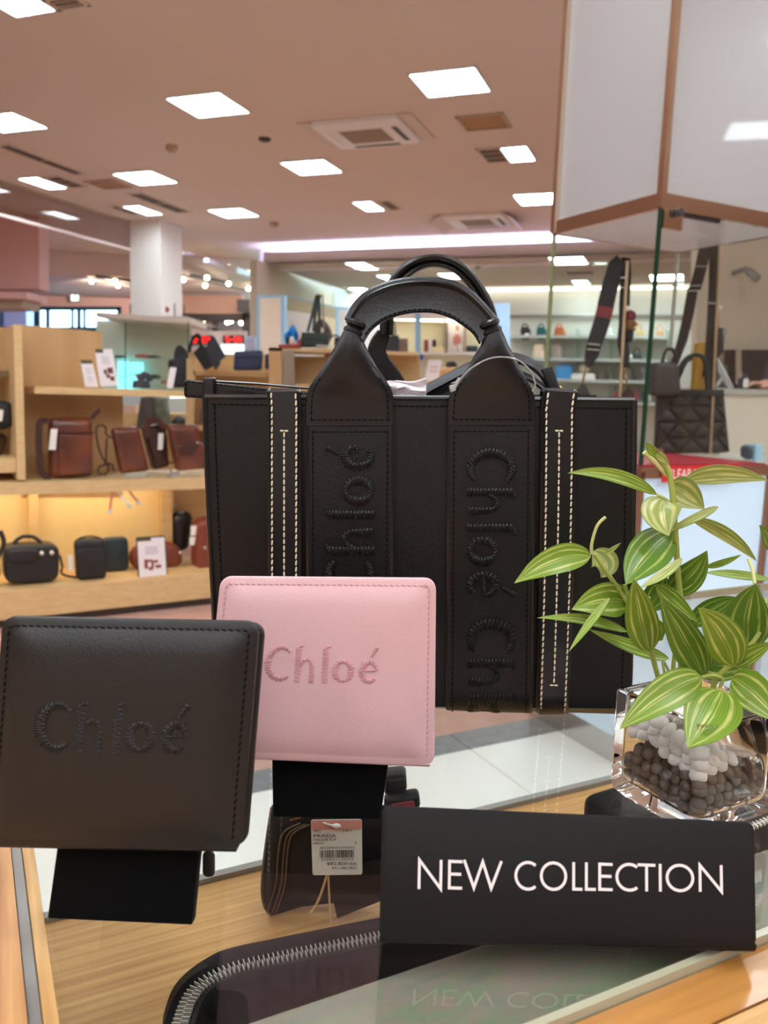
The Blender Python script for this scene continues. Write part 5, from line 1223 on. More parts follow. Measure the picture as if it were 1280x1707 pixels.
o = MB().box(cn(-.25, .28, GZ / 2 + .0), (.52, .60, GZ - .002), ax3).build('cabinet', M('oak_left', (206, 154, 100), .5, kind='wood', col2=(160, 106, 60), bump=(230, 7, 200)), nb); orient(o)
# ------------------------------------------------------------------ sign NEW COLLECTION
def stroke(mb, pts, hw, fr, z=.0, closed=False):
    """flat letter stroke of constant width with mitred joins"""
    P = [V((x, y, 0)) for x, y in pts]; n = len(P); A = []; B = []
    for i in range(n):
        d0 = (P[i] - P[i - 1]) if (i > 0 or closed) else (P[1] - P[0]); d1 = (P[(i + 1) % n] - P[i]) if (i < n - 1 or closed) else (P[-1] - P[-2])
        d0.normalize(); d1.normalize(); n0 = V((-d0.y, d0.x, 0)); n1 = V((-d1.y, d1.x, 0)); m = (n0 + n1)
        m = m.normalized(); k = hw / max(m.dot(n1), .35)
        A.append(P[i] + m * k); B.append(P[i] - m * k)
    vs = [fr(p.x, p.y, z) for p in A] + [fr(p.x, p.y, z) for p in B]
    fs = [(i, i + 1, n + i + 1, n + i) for i in range(n - 1)] + ([(n - 1, 0, n, 2 * n - 1)] if closed else [])
    mb.add(vs, fs)
def arcp(cx, cy, rx, ry, a0, a1, n=24): return [(cx + rx * math.cos(math.radians(a0 + (a1 - a0) * i / n)), cy + ry * math.sin(math.radians(a0 + (a1 - a0) * i / n))) for i in range(n + 1)]
m_sign = M('sign_black', (24, 21, 22), .62, bump=(900, .08, .0005), spec=.22)
m_letter = M('sign_letter', (238, 226, 226), .6)
sTL, sTR = atY(637, 1343, .285), atY(1257, 1371, .286); sBR, sBL = atY(1261, 1578, .270), atY(632, 1566, .269)
sg = thing('sign', 'black table sign reading NEW COLLECTION, bent at the foot, on the glass', 'sign', V(((sBL.x + sBR.x) / 2, .275, GZ)))
fr, w, h, nn = quadframe(sTL, sTR, sBR, sBL)
MB().rr(fr, w, h, .0028, [(.0004, -.0016), (0, -.0012), (0, -.0003), (.0004, 0)], 5).build('panel', m_sign, sg)
# bend at the foot and the base plate running back under the sign
secs = []
for i in range(7):
    a = pi / 2 * i / 6
    secs.append(a)
dn = (sBL + sBR - sTL - sTR).normalized(); sx = (sBR - sBL).normalized()
foot = MB(); rows = []
z_low = min(sBL.z, sBR.z) - GZ
R_ = .0065
def footp(u, s, th):
    base = sBL + (sBR - sBL) * u
    drop = base.z - GZ - .0002
    prof = [(0, 0), (.0, -drop * .35), (.0012, -drop * .68), (.0035, -drop * .9), (.0075, -drop), (.03, -drop), (.055, -drop)]
    t = s * (len(prof) - 1); i = min(int(t), len(prof) - 2); f = t - i
    y = prof[i][0] * (1 - f) + prof[i + 1][0] * f; z = prof[i][1] * (1 - f) + prof[i + 1][1] * f
    return base + V((.06 * y, y, z)) + V((0, .0006, .0006))
foot.grid(lambda u, v: footp(u, v, 0), 2, 24, .0011); foot.build('foot', m_sign, sg)
lt = None
def q01(px, py):
    """pixel on the sign face -> frame x, y"""
    p = Plane(sBL, nn).at(px, py); u = (p - sBL).dot(sx); up = ((sTL + sTR - sBL - sBR)).normalized(); return u - w / 2, (p - sBL).dot(up) - h / 2
def sletter(ch, px0, px1, yb0, yt0):
    x0, y0 = q01(px0, yb0); x1, y1 = q01(px1, yb0 + (px1 - px0) * .0349); ym = (y0 + y1) / 2
    _, yt = q01((px0 + px1) / 2, yt0 + (px1 - px0) * .0175); H = yt - ym; W = x1 - x0; mb = MB(); hw = .00052
    X = lambda a, b: (x0 + W * a, ym + H * b)
    i = hw / W; j = hw / H
    S = {'N': [[X(i, 0), X(i, .97), X(1 - i, .03), X(1 - i, 1)]], 'E': [[X(1, 1 - j), X(i, 1 - j), X(i, j), X(1, j)], [X(i, .52), X(.92, .52)]],
         'W': [[X(.0, 1), X(.27, .06), X(.5, .95), X(.73, .06), X(1, 1)]], 'L': [[X(i, 1), X(i, j), X(1, j)]], 'T': [[X(0, 1 - j), X(1, 1 - j)], [X(.5, 1 - j), X(.5, 0)]], 'I': [[X(.5, 0), X(.5, 1)]]}
    if ch in S:
        for k, s in enumerate(S[ch]): stroke(mb, s, hw, fr, .0003 + .00001 * k)
    elif ch == 'O':
        c = X(.5, .5); stroke(mb, arcp(c[0], c[1], W / 2 - hw, H * .515 - hw, 0, 350, 35), hw, fr, .0003, True)
    elif ch == 'C':
        c = X(.62, .5); stroke(mb, arcp(c[0], c[1], W * .62 - hw, H * .515 - hw, 52, 308, 28), hw, fr, .0003)
    return mb.build('letter', m_letter, sg)
k = 1.8824
for ch, a, b in (('N', 180, 257), ('E', 275, 320), ('W', 325, 443), ('C', 484, 553), ('O', 564, 650), ('L', 666, 698), ('L', 706, 740), ('E', 748, 793), ('C', 802, 873), ('T', 872, 928), ('I', 936, 950), ('O', 960, 1050), ('N', 1064, 1140)):
    px0, px1 = 600 + a / k, 600 + b / k
    sletter(ch, px0, px1, 1486.5 + (px0 - 696) * .0349, 1438 + (px0 - 696) * .0385)
# ------------------------------------------------------------------ velvet stands
m_velvet = M('black_velvet', (8, 8, 9), .95, bump=(1500, .5, .0008), sheen=.05, spec=.1)
def velvet(lab, q, Yt, Yb, back):
    TLp, TRp = atY(*q[0], Yt), atY(*q[1], Yt); BRp, BLp = atZ(*q[2], GZ + .0004), atZ(*q[3], GZ + .0004)
    t = thing('display_stand', lab, 'stand', V(((BLp.x + BRp.x) / 2, (BLp.y + BRp.y) / 2 + .01, GZ)), 'velvet wallet stands')
    fr, w, h, n = quadframe(TLp, TRp, BRp, BLp)
    MB().rr(fr, w, h, .0006, rprof(.006, .0008, 2), 3).build('front_face', m_velvet, t)
    up = V((0, .35, 1)).normalized()
    a, b = TLp + V((0, .004, -.002)), TRp + V((0, .004, -.002))
    p = MB(); p.prism([a, b, b + up * back, a + up * back], V((0, .005, 0))); p.build('back_rest', m_velvet, t)
    p = MB(); c0, c1 = a + up * back * .7 + V((0, .004, 0)), b + up * back * .7 + V((0, .004, 0))
    e0, e1 = V((c0.x, c0.y + .035, GZ + .0006)), V((c1.x, c1.y + .035, GZ + .0006))
    p.prism([c0, c1, e1, e0], V((0, .004, 0))); p.build('rear_leg', m_velvet, t)
    return t
# ================================================================== BLACK TOTE
YB = .4915
TP = YP(YB)
def T(px, py, off=0.0): return TP.at(px, py, off)
mpx = YB / FPX                      # metres per pixel on the tote's face
m_lea = M('tote_leather', (13, 13, 16), .38, bump=(420, .22, .0016), spec=.42)
m_lea2 = M('tote_leather_smooth', (15, 15, 19), .28, bump=(520, .16, .0012), spec=.55)
m_edge = M('tote_edge', (14, 14, 15), .28, spec=.6)
m_thr = M('black_thread', (7, 7, 8), .6, spec=.15)
m_wthr = M('cream_thread', (232, 218, 190), .7)
N_ = V((0, -1, 0))
tote = thing('tote_bag', 'black leather tote with embossed letters, cream stitched straps and arched handles', 'bag', V((T(700, 1190).x, YB + .045, GZ)))
DEP = .085
zf = GZ + .0008
LB_, RB_ = [(342, 663), (345, 760), (350, 880), (356, 990), (361, 1100), (366, 1190)], [(1057, 668), (1056, 780), (1054, 900), (1052, 1020), (1050, 1110), (1047, 1196)]
def edge(E, v):
    t = v * (len(E) - 1); i = min(int(t), len(E) - 2); f = t - i
    return (E[i][0] * (1 - f) + E[i + 1][0] * f, E[i][1] * (1 - f) + E[i + 1][1] * f)
def face(u, v, off=0.0):
    a, b = edge(LB_, v), edge(RB_, v); x = a[0] * (1 - u) + b[0] * u; y = a[1] * (1 - u) + b[1] * u
    s = math.sin(pi * min(max(u, 0), 1)) * math.sin(pi * v)
    tuck = -.010 * max(0, (v - .93) / .07) ** 2
    return T(x, y, off + .004 * s + tuck + .0012 * math.sin(9 * u + 3 * v) * s)
def ground(p): return V((p.x, p.y, max(p.z, zf)))
f = MB(); f.grid(lambda u, v: ground(face(u, v)), 30, 24, .003); f.build('front_panel', m_lea, tote)
f = MB(); f.grid(lambda u, v: ground(face(u, v * .99 + .005) * 1 + V((0, DEP + .006 * (1 - v), .004))), 14, 10, .003); f.build('back_panel', m_lea, tote)
for nm, u in (('gusset', 0), ('gusset', 1)):
    sgn = 1 if u == 0 else -1
    f = MB(); f.grid(lambda a, v, u=u, sgn=sgn: ground(face(u, v * .985 + .01) + V((sgn * .016 * math.sin(pi * a) * (1 - v * .75), DEP * a, .002 * a))), 8, 12, .0025); f.build(nm, m_lea, tote)
bp_ = [ground(face(0, .995)), ground(face(1, .995))]
f = MB(); f.prism([V((bp_[0].x, YB + .008, GZ + .001)), V((bp_[1].x, YB + .008, GZ + .001)), V((bp_[1].x, YB + DEP, GZ + .001)), V((bp_[0].x, YB + DEP, GZ + .001))], (0, 0, .006)); f.build('bottom_panel', m_lea, tote)
# turned top edge and side seams
pth = [face(i / 30, 0, .0005) for i in range(31)]
MB().tube([p + V((0, 0, .0004)) for p in pth], .0018, 8).build('top_edge', m_edge, tote)
for u in (0, 1): MB().tube([ground(face(u, i / 20, .0005)) for i in range(21)], .0020, 8).build('side_seam', m_edge, tote)
st = MB()
stitches(st, [face(.012 + .976 * i / 40, .022, .0018) for i in range(41)], .0036, .0031, .0005, N_)
for u in (.021, .982): stitches(st, [ground(face(u, .022 + .96 * i / 40, .0018)) for i in range(41)], .0036, .0031, .0005, N_)
st.build('stitching', m_thr, tote, kind='stuff')
# ---- logo bands
def band(x0t, x1t, x0b, x1b, y0, y1, off):
    def P(u, v):
        yy = y0 + (y1 - y0) * v; xl = x0t + (x0b - x0t) * v; xr = x1t + (x1b - x1t) * v
        vv = (yy - 663) / (1192 - 663)
        p = T(xl + (xr - xl) * u, yy, off + .004 * math.sin(pi * min(vv, 1)) - .010 * max(0, (vv - .93) / .07) ** 2)
        return ground(p)
    return P
BANDS = [band(514, 654, 514, 650, 706, 1191, .0042), band(749, 888, 746, 884, 705, 1192, .0042)]
for P in BANDS:
    f = MB(); f.grid(P, 6, 40, .0022); o = f.build('logo_band', m_lea, tote)
    s = MB()
    nrm = N_
    for u in (.055, .945): stitches(s, [P(u, .02 + .97 * i / 60) + N_ * .0012 for i in range(61)], .0034, .0029, .00048, N_)
    stitches(s, [P(.06 + .88 * i / 10, .028) + N_ * .0012 for i in range(11)], .0034, .0029, .00048, N_)
    s.build('stitching', m_thr, o, kind='stuff')
    for u in (0, 1): MB().tube([P(u, i / 40) for i in range(41)], .0014, 6).build('painted_edge', m_edge, o)
# ---- embroidered lettering: satin stitches laid across each stroke
def ell(cx, cy, rx, ry, a0, a1, n=26): return arcp(cx, cy, rx, ry, a0, a1, n)
GLY = [
 ('C', [(ell(.42, .50, .34, .43, 48, 312, 34), lambda s: .06 + .055 * math.sin(pi * s))]),
 ('h', [([(.88, .02), (.88, .35), (.88, .65), (.88, .92)], lambda s: .095), ([(.86, .93), (.94, .97), (1.02, .985)], lambda s: .04), ([(.95, .46), (1.0, .56), (1.10, .62), (1.20, .59), (1.25, .48), (1.26, .30), (1.26, .02)], lambda s: .05 + .045 * s)]),
 ('l', [([(1.61, .02), (1.61, .35), (1.61, .65), (1.61, .92)], lambda s: .10), ([(1.60, .93), (1.68, .97), (1.75, .985)], lambda s: .04)]),
 ('o', [(ell(2.09, .33, .215, .26, 90, 449, 34), lambda s: .06 + .05 * abs(math.sin(2 * pi * s)))]),
 ('e', [([(2.62, .34), (2.74, .35), (2.86, .36), (2.97, .37)], lambda s: .04), (ell(2.79, .33, .20, .26, 12, 318, 30), lambda s: .055 + .055 * math.sin(pi * s)), ([(2.84, .74), (2.89, .82), (2.95, .92), (2.99, .99)], lambda s: .04 + .04 * s)]),
]
def resample(pts, step):
    P = [V((x, y, 0)) for x, y in pts]
    P = cr(P, 5) if len(P) < 12 else P
    out = []; d = 0; nx = 0
    tot = sum((b - a).length for a, b in zip(P, P[1:])); acc = 0
    for a, b in zip(P, P[1:]):
        L = (b - a).length
        while nx <= acc + L + 1e-9:
            f = (nx - acc) / L if L > 1e-9 else 0
            out.append((a + (b - a) * f, (b - a).normalized(), nx / tot)); nx += step
        acc += L
    return out
def embroider(fr, size, mat, parent, which='Chloe', step=.042, rad=.016, ymin=None):
    for nm, paths in GLY:
        if nm not in which: continue
        mb = MB()
        for pts, hwf in paths:
            for k, (p, tg, s) in enumerate(resample(pts, step)):
                nr = V((-tg.y, tg.x, 0)); hw = hwf(s) * (1 + .07 * math.sin(k * 2.7)); sl = tg * (.018 if k % 2 else -.004)
                a, b = p - nr * hw - sl, p + nr * hw + sl
                r = rad; rings = []
                for f_, lift, m in ((-1.0, -.006, .5), (-.62, .022, 1), (0, .032, 1.05), (.62, .022, 1), (1.0, -.006, .5)):
                    c = (a + b) / 2 + (b - a) / 2 * f_
                    rings.append([fr((c.x + tg.x * r * m * math.cos(q)) * size, (c.y + tg.y * r * m * math.cos(q)) * size, (lift + r * m * math.sin(q)) * size) for q in (0, pi * .33, pi * .67, pi, 1.5 * pi)])
                mb.loft(rings)
                for e_, sg_ in ((a, -1), (b, 1)):
                    c = e_ + nr * (sg_ * .012)
                    mb.add([fr((c.x + dx) * size, (c.y + dy) * size, .009 * size) for dx, dy in ((-.014, -.014), (.014, -.014), (.014, .014), (-.014, .014))], [(0, 1, 2, 3)])
        mb.build('letter', mat, parent, angle=70)
def bandframe(bi, px_base, px_top_dir, py0, adv, offz=.0058):
    """letters lie along the band: advance runs with adv (+1 down, -1 up the picture)"""
    def fr(x, y, z):
        py = py0 + adv * x / mpx; px = px_base + px_top_dir * y / mpx
        vv = (py - 663) / (1192 - 663)
        return ground(T(px, py, offz + z + .004 * math.sin(pi * min(max(vv, 0), 1)) - .010 * max(0, (vv - .93) / .07) ** 2))
    return fr
SZ = 82 * mpx
m_emb = M('black_embroidery', (11, 11, 13), .32, spec=.5)
embroider(bandframe(0, 624, -1, 990, -1), SZ, m_emb, tote, step=.037)
embroider(bandframe(1, 778, 1, 748, 1), SZ, m_emb, tote, step=.037)
embroider(bandframe(1, 778, 1, 1034, 1), SZ, m_emb, tote, which='Chl', step=.037)
embroider(bandframe(1, 778, 1, 1020, 1), SZ, m_emb, tote, which='o', step=.037)
# ---- cream stitched straps over the top edge
def strap_path(xt, xb, wt, off):
    pts = []
    for z_, y_ in ((.0, .006), (.0052, .004), (.0062, .000), (.0050, -.0045)):
        p = T(xt, 664); pts.append(p + V((0, y_, z_ - .0015)))
    for i in range(1, 30):
        v = i / 29; vv = v; y = 664 + (1197 - 664) * v
        x = xt + (xb - xt) * (v ** 2.0)
        p = T(x, y, off + .004 * math.sin(pi * vv) - .010 * max(0, (vv - .93) / .07) ** 2); pts.append(ground(p))
    return pts
for xt, xb, wt, yend in ((474, 474, 50, 1400), (931, 920, 52, 1137)):
    pts = strap_path(xt, xb, wt, .0048)
    o = MB().sweep(pts, V((1, 0, 0)), wt * mpx, .0026, .5).build('strap', m_lea2, tote)
    s = MB()
    for dx in (-.40, .40): stitches(s, [p + V((dx * wt * mpx, 0, 0)) + N_ * .0016 for p in pts[3:]], .0040, .0032, .00055, N_, slant=.12)
    zt = T(xt, 716).z; ze = T(xt, yend).z
    mid = [p + N_ * .0016 for p in pts[3:] if ze <= p.z <= zt]
    stitches(s, mid, .0040, .0032, .00055, N_)
    for p in ([mid[0]] if yend > 1200 else [mid[0], mid[-1]]):
        stitches(s, [p + V((-.0026, 0, .0004)), p + V((0, 0, .0004)), p + V((.0028, 0, .0004))], .0026, .0024, .00055, N_)
    s.build('cream_stitching', m_wthr, o, kind='stuff', label='cream contrast stitching')
    for sgn in (-1, 1): MB().tube([p + V((sgn * wt * mpx * .5, .0006, 0)) for p in pts], .0011, 6).build('painted_edge', m_edge, o)
# ---- flared handle bases
def flare(rows, ytop):
    n = len(rows)
    def P(u, v):
        t = v * (n - 1); i = min(int(t), n - 2); f = t - i
        sm = f
        y, a, b, bl = [rows[i][k] * (1 - sm) + rows[i + 1][k] * sm for k in range(4)]
        x = a + (b - a) * u
        return T(x, y, .0055 + bl * mpx * math.sqrt(max(0, 1 - (2 * u - 1) ** 2)))
    f = MB(); f.grid(P, 16, 24, .0022); o = f.build('handle_base', m_lea2, tote)
    s = MB()
    for u in (.05, .95): stitches(s, [P(u, .55 + .44 * i / 20) + N_ * .0011 for i in range(21)], .0034, .0028, .00048, N_)
    stitches(s, [P(.04 + .92 * i / 12, .965) + N_ * .0012 for i in range(13)], .0034, .0028, .00048, N_)
    s.build('stitching', m_thr, o, kind='stuff')
    MB().tube([P(i / 12, 1.0) + N_ * .0002 for i in range(13)], .0012, 6).build('painted_edge', m_edge, o)
    for u in (0, 1): MB().tube([P(u, i / 24) for i in range(25)], .0011, 6).build('painted_edge', m_edge, o)
flare([(549, 577, 597, 13), (562, 570, 600, 15), (577, 562, 606, 17), (594, 552, 615, 17), (612, 541, 625, 15), (630, 529, 638, 12), (646, 518, 648, 8), (660, 514, 653, 4), (682, 512, 654, 2), (708, 512, 655, 1)], 549)
flare([(550, 814, 833, 13), (563, 809, 839, 15), (578, 803, 845, 17), (595, 792, 855, 17), (612, 783, 863, 15), (630, 770, 873, 12), (647, 757, 883, 8), (661, 751, 888, 4), (682, 749, 889, 2), (707, 748, 890, 1)], 550)
# ---- rings and front handle
for pts in ([(585, 563), (588, 552), (592, 541), (597, 529)], [(824, 563), (821, 552), (817, 541), (812, 529)]):
    pp = [T(x, y, .006) for x, y in pts]; d = (pp[-1] - pp[0]).normalized()
    prof = [(.001, 0), (.0050, .0003), (.0060, .0012), (.0060, .0026), (.0050, .0036), (.0046, .0042), (.0052, .0048), (.0062, .0058), (.0062, .0074), (.0052, .0084), (.0044, .0090), (.001, .0092)]
    X = d.cross(N_).normalized(); Y2 = d.cross(X)
    MB().lathe(pp[0] + d * .002, prof, 18, (X, Y2, d)).build('handle_ring', m_lea2, tote)
HS = [((579, 533), (607, 571)), ((591, 510), (618, 553)), ((612, 489), (634, 539)), ((642, 475), (655, 529)), ((671, 468), (678, 523)), ((700, 465.5), (700, 521)), ((729, 467), (724, 522)), ((757, 473), (748, 529)), ((782, 487), (769, 541)), ((804, 508), (788, 556)), ((826, 534), (799, 574))]
rings = []
crs = [cr([(*a, 0) for a, b in HS], 4), cr([(*b, 0) for a, b in HS], 4)]
for i, (a, b) in enumerate(zip(*crs)):
    s = i / (len(crs[0]) - 1); th = .0042
    o = .006 - .006 * math.sin(pi * s)
    A, B = T(a.x, a.y, o), T(b.x, b.y, o); d = (B - A); L = d.length; d /= L
    ring = []
    for u, v in ((.0, -.35), (.03, -.75), (.10, -1), (.16, -.75), (.22, -.55), (.85, -.55), (.95, -.7), (1, -.3), (1, .5), (.9, .8), (.1, 1), (.0, .4)):
        ring.append(A + d * (L * u) + V((0, 1, 0)) * (th * v))
    rings.append(ring)
o = MB().loft(rings).build('handle', m_lea2, tote)
MB().tube([T(a.x + (b.x - a.x) * .02, a.y + (b.y - a.y) * .02, .0075 - .006 * math.sin(pi * i / (len(crs[0]) - 1))) for i, (a, b) in enumerate(zip(*crs))], .0021, 10).build('handle_piping', m_lea2, tote)
s = MB(); stitches(s, [T(b.x + (a.x - b.x) * .10, b.y + (a.y - b.y) * .10, .0095 - .006 * math.sin(pi * i / (len(crs[0]) - 1))) for i, (a, b) in enumerate(zip(*crs))][2:-2], .0030, .0026, .0004, N_); s.build('stitching', m_thr, o, kind='stuff')
# rear handle
TB = lambda x, y, off=0: T(x, y, off - DEP - .002)
rp = cr([TB(x, y) for x, y in ((640, 560), (643, 505), (655, 470), (682, 444), (718, 433), (752, 439), (782, 461), (806, 495), (820, 532), (826, 580))], 5)
MB().sweep(rp, V((0, 1, 0)), .018, .0062, .8).build('rear_handle', m_lea2, tote)
MB().tube([p + V((0, -.0088, .0005)) for p in rp], .0022, 8).build('rear_handle_piping', m_edge, tote)
rp2 = cr([TB(x, y) for x, y in ((650, 560), (653, 508), (665, 477), (690, 453), (719, 443), (750, 449), (776, 470), (797, 502), (808, 535), (812, 580))], 5)
MB().tube([p + V((0, -.006, 0)) for p in rp2], .0020, 8).build('rear_handle_piping', m_edge, tote)
for a in (((640, 555), (628, 590), (655, 640), (660, 668)), ((824, 570), (838, 600), (860, 640), (868, 668))):
    MB().sweep(cr([TB(x, y) for x, y in a], 5), V((1, 0, .3)), [.010 + .0007 * i for i in range(16)], .003).build('rear_handle_base', m_lea2, tote)
# ---- belt with keeper through the top left
BY = -.030
bo = MB(); prr(bo, TP, [(306, 632), (520, 655), (520, 672), (306, 663)], .0022, .0026, .0008, BY); o = bo.build('belt', m_lea2, tote)
s = MB(); stitches(s, [T(310, 635.5, BY + .0006), T(515, 657.5, BY + .0006)], .0034, .0028, .00045, N_); stitches(s, [T(310, 660, BY + .0006), T(345, 662, BY + .0006)], .0034, .0028, .00045, N_); stitches(s, [T(309.5, 636, BY + .0006), T(309.5, 659, BY + .0006)], .0034, .0028, .00045, N_); s.build('stitching', m_thr, o, kind='stuff')
kp = MB(); prr(kp, TP, [(338, 629), (357, 629), (358, 671), (337, 670)], .001, .007, .0012, BY + .0035); kp.build('belt_keeper', m_lea2, tote)
MB().sweep([T(x, y, BY - .006) for x, y in ((360, 636), (430, 640), (520, 648))], V((0, 1, 0)), .010, .0016).build('belt_lining', m_edge, tote)
# ---- shoulder strap rising out of the bag, zip pull
MB().sweep(cr([T(x, y, -.045) for x, y in ((690, 668), (708, 652), (745, 632), (785, 612), (830, 598), (865, 598), (895, 613), (915, 640), (925, 668))], 5), V((0, .5, 1)), .0075, .0028).build('shoulder_strap', m_lea2, tote)
MB().sweep(cr([T(x, y, -.040) for x, y in ((840, 618), (868, 624), (893, 636), (912, 655), (918, 672))], 5), V((0, 1, .6)), .007, .0026).build('shoulder_strap', m_edge, tote)
MB().sweep(cr([T(x, y, -.052) for x, y in ((690, 672), (730, 656), (790, 650), (850, 656))], 5), V((0, .4, 1)), .012, .003).build('inner_pocket', m_edge, tote)
zp = MB(); prr(zp, TP, [(901, 615), (921, 610), (935, 652), (921, 658)], .001, .003, .001, -.035); zp.build('zip_pull', m_blk2, tote)
MB().tube(cr([T(x, y, -.034) for x, y in ((932, 645), (936, 650), (935, 658), (931, 664))], 3), .0012, 8).build('zip_ring', M('gold_clip'), tote, label='small gold ring of the zip pull')
# ---- paper stuffing, tag loop
tp = MB(); tp.grid(lambda u, v: T(648 + 62 * u + 4 * math.sin(5 * v) * (1 - u), 668 - (30 + 6 * u) * v + 2.5 * math.sin(6 * u + 4 * v), -.018 + .004 * math.sin(7 * u) * v + .003 * math.sin(11 * v + 3 * u)), 12, 8, .001)
tp.solo('tissue_paper', M('tissue_white', (246, 236, 238), .8), 'crumpled white tissue paper stuffed in the mouth of the black tote', 'paper', angle=60)
lo = thing('tag_fastener', 'clear plastic tag loop hooked round the right handle base of the tote', 'tag loop', T(765, 655, .02))
m_clear = M('clear_plastic', (232, 232, 232), .12, spec=.8, trans=.6)
MB().tube(cr([T(x, y, o_) for x, y, o_ in ((767, 632, .014), (785, 614, .017), (812, 599, .0185), (838, 595, .0185), (865, 601, .015), (885, 620, .012), (892, 642, .010), (887, 652, .009))], 5), .00045, 6).build('loop', m_clear, lo)
MB().tube([T(766, 630, .014), T(757, 646, .015)], .0011, 6).build('shank', m_clear, lo)
f = MB(); prr(f, TP, [(748, 643), (757, 640), (761, 650), (751, 655)], .001, .003, .0008, .016); f.build('clasp', m_clear, lo)
# ================================================================== WALLETS ON VELVET STANDS
velvet('black velvet stand under the black wallet at lower left', [(97, 1395), (334, 1398), (320, 1543), (78, 1532)], .283, .28, .05)
velvet('black velvet stand under the pink wallet', [(453, 1258), (649, 1262), (634, 1366), (455, 1362)], .362, .36, .05)
def wallet(name, lab, q, Ys, mat, mate, mt, logo, lsz, thick, r, bulge=.0026, me_=None):
    me_ = me_ or mt
    P = [atY(x, y, d) for (x, y), d in zip(q, Ys)]
    fr, w, h, n = quadframe(*P)
    base = (P[2] + P[3]) / 2
    t = thing(name, lab, 'wallet', base)
    MB().rr(fr, w, h, r, [(.0012, -.0034), (.0003, -.0030), (0, -.0022), (0, -.0012), (.0003, -.0005), (.0012, 0), (.0030, .0001), (.0042, .0006), (.007, bulge * .75), (.013, bulge * 1.12), (.024, bulge * 1.28), (.034, bulge * 1.3)], 6).build('front_cover', mat, t)
    s = MB(); ins = .0033
    ring = []
    W, H, q_ = w / 2 - ins, h / 2 - ins, max(r - ins, .001)
    pts = [fr(W, -H + .001, .0004), fr(W, H - q_, .0004)] + [fr(W - q_ + q_ * math.cos(a), H - q_ + q_ * math.sin(a), .0004) for a in [pi / 2 * i / 5 for i in range(1, 6)]] + [fr(-W + q_, H, .0004)] + [fr(-W + q_ + q_ * math.cos(a), H - q_ + q_ * math.sin(a), .0004) for a in [pi / 2 + pi / 2 * i / 5 for i in range(1, 6)]] + [fr(-W, -H + .001, .0004)]
    stitches(s, pts, .0026, .0021, .00034, n, slant=.25); s.build('stitching', mt, t, kind='stuff')
    for k in range(2):
        z0 = -.0048 - k * thick * .26
        MB().rr(lambda x, y, z, z0=z0: fr(x, y - .0014, z + z0), w * .985, h * .985, r, rprof(thick * .16, .0006, 2), 5).build('inner_leaf', mate, t)
    MB().rr(lambda x, y, z: fr(x + .0006, y - .0018, z - thick * .8), w, h, r, rprof(.0034, .0010, 2), 5).build('back_cover', mat, t)
    # rounded spine along the foot joins the covers
    MB().sweep([fr(-w / 2 + .002, -h / 2 + .001, -thick * .45), fr(w / 2 - .002, -h / 2 + .001, -thick * .45)], n, thick * .86, .0030, .6).build('spine', mat, t)
    lx, ly = logo(fr, n, P)
    embroider(lambda x, y, z: fr(lx + x, ly + y, bulge * 1.22 + z), lsz, me_, t, step=.046, rad=.017)
    return t, fr, w, h, n
def logo_at(px, py):
    def g(fr, n, P):
        pl = Plane(P[3], n); p = pl.at(px, py)
        # solve frame coordinates of that point
        best = None
        e = 1e-3; x = y = 0.0
        for _ in range(12):
            d = p - fr(x, y, 0); gx = (fr(x + e, y, 0) - fr(x, y, 0)) / e; gy = (fr(x, y + e, 0) - fr(x, y, 0)) / e
            x += d.dot(gx) / gx.dot(gx); y += d.dot(gy) / gy.dot(gy)
        return x, y
    return g
m_bw = M('wallet_black_leather', (25, 23, 24), .36, bump=(900, .2, .0008), spec=.5)
m_pw = M('wallet_pink_leather', (222, 178, 182), .50, bump=(900, .12, .0008), spec=.45)
m_pe = M('wallet_pink_edge', (232, 184, 186), .45)
m_pth = M('pink_thread', (210, 154, 162), .5)
kb = .279 / FPX; kp_ = .352 / FPX
w1 = wallet('wallet', 'black leather folding wallet with embroidered letters on a velvet stand at lower left', [(2, 1027), (432, 1036), (401, 1421), (-26, 1413)], [.286, .284, .272, .274], m_bw, m_edge, m_thr, logo_at(64, 1249), 88 * kb, .0115, .0052, me_=M('wallet_embroidery', (24, 23, 25), .34, spec=.5))
w2 = wallet('wallet', 'pale pink leather folding wallet with embroidered letters, in front of the tote', [(367, 961), (727, 964), (724, 1279), (336, 1262)], [.358, .358, .350, .350], m_pw, m_pe, m_pth, logo_at(441, 1132), 65 * kp_, .0100, .0052)
tt, fr, w, h, n = w1
p = MB(); p.rr(lambda x, y, z: atY(348 + x / kb, 1440 - y / kb, .292 - z), 21 * kb, 44 * kb, .0018, rprof(.003, .001), 4); p.build('closing_tab', m_bw, tt)
# ================================================================== INSIDE THE SHOWCASE
m_dkw = M('dark_wallet', (32, 30, 34), .35, bump=(500, .15, .001), spec=.3)
m_tanedge = M('tan_edge', (104, 82, 64), .5)
DP = YP(.515)
pr_ = thing('wallet', 'black trifold wallet standing open under the glass with a price tag', 'wallet', V((DP.at(540, 1520).x, .53, BZ)))
def flat(polys, off, th, nm, mat, par, pl=DP): 
    f = MB(); pslab(f, pl, polys, th, off); return f.build(nm, mat, par)
flat([(452, 1345), (650, 1345), (648, 1496), (505, 1511), (470, 1522), (452, 1526), (441, 1512), (436, 1490), (438, 1450)], 0, .003, 'front_leaf', m_dkw, pr_)
flat([(545, 1455), (660, 1430), (660, 1492), (562, 1531)], .012, .003, 'inner_leaf', m_dkw, pr_)
flat([(462, 1360), (660, 1345), (660, 1470), (480, 1500)], -.014, .003, 'back_leaf', m_dkw, pr_)
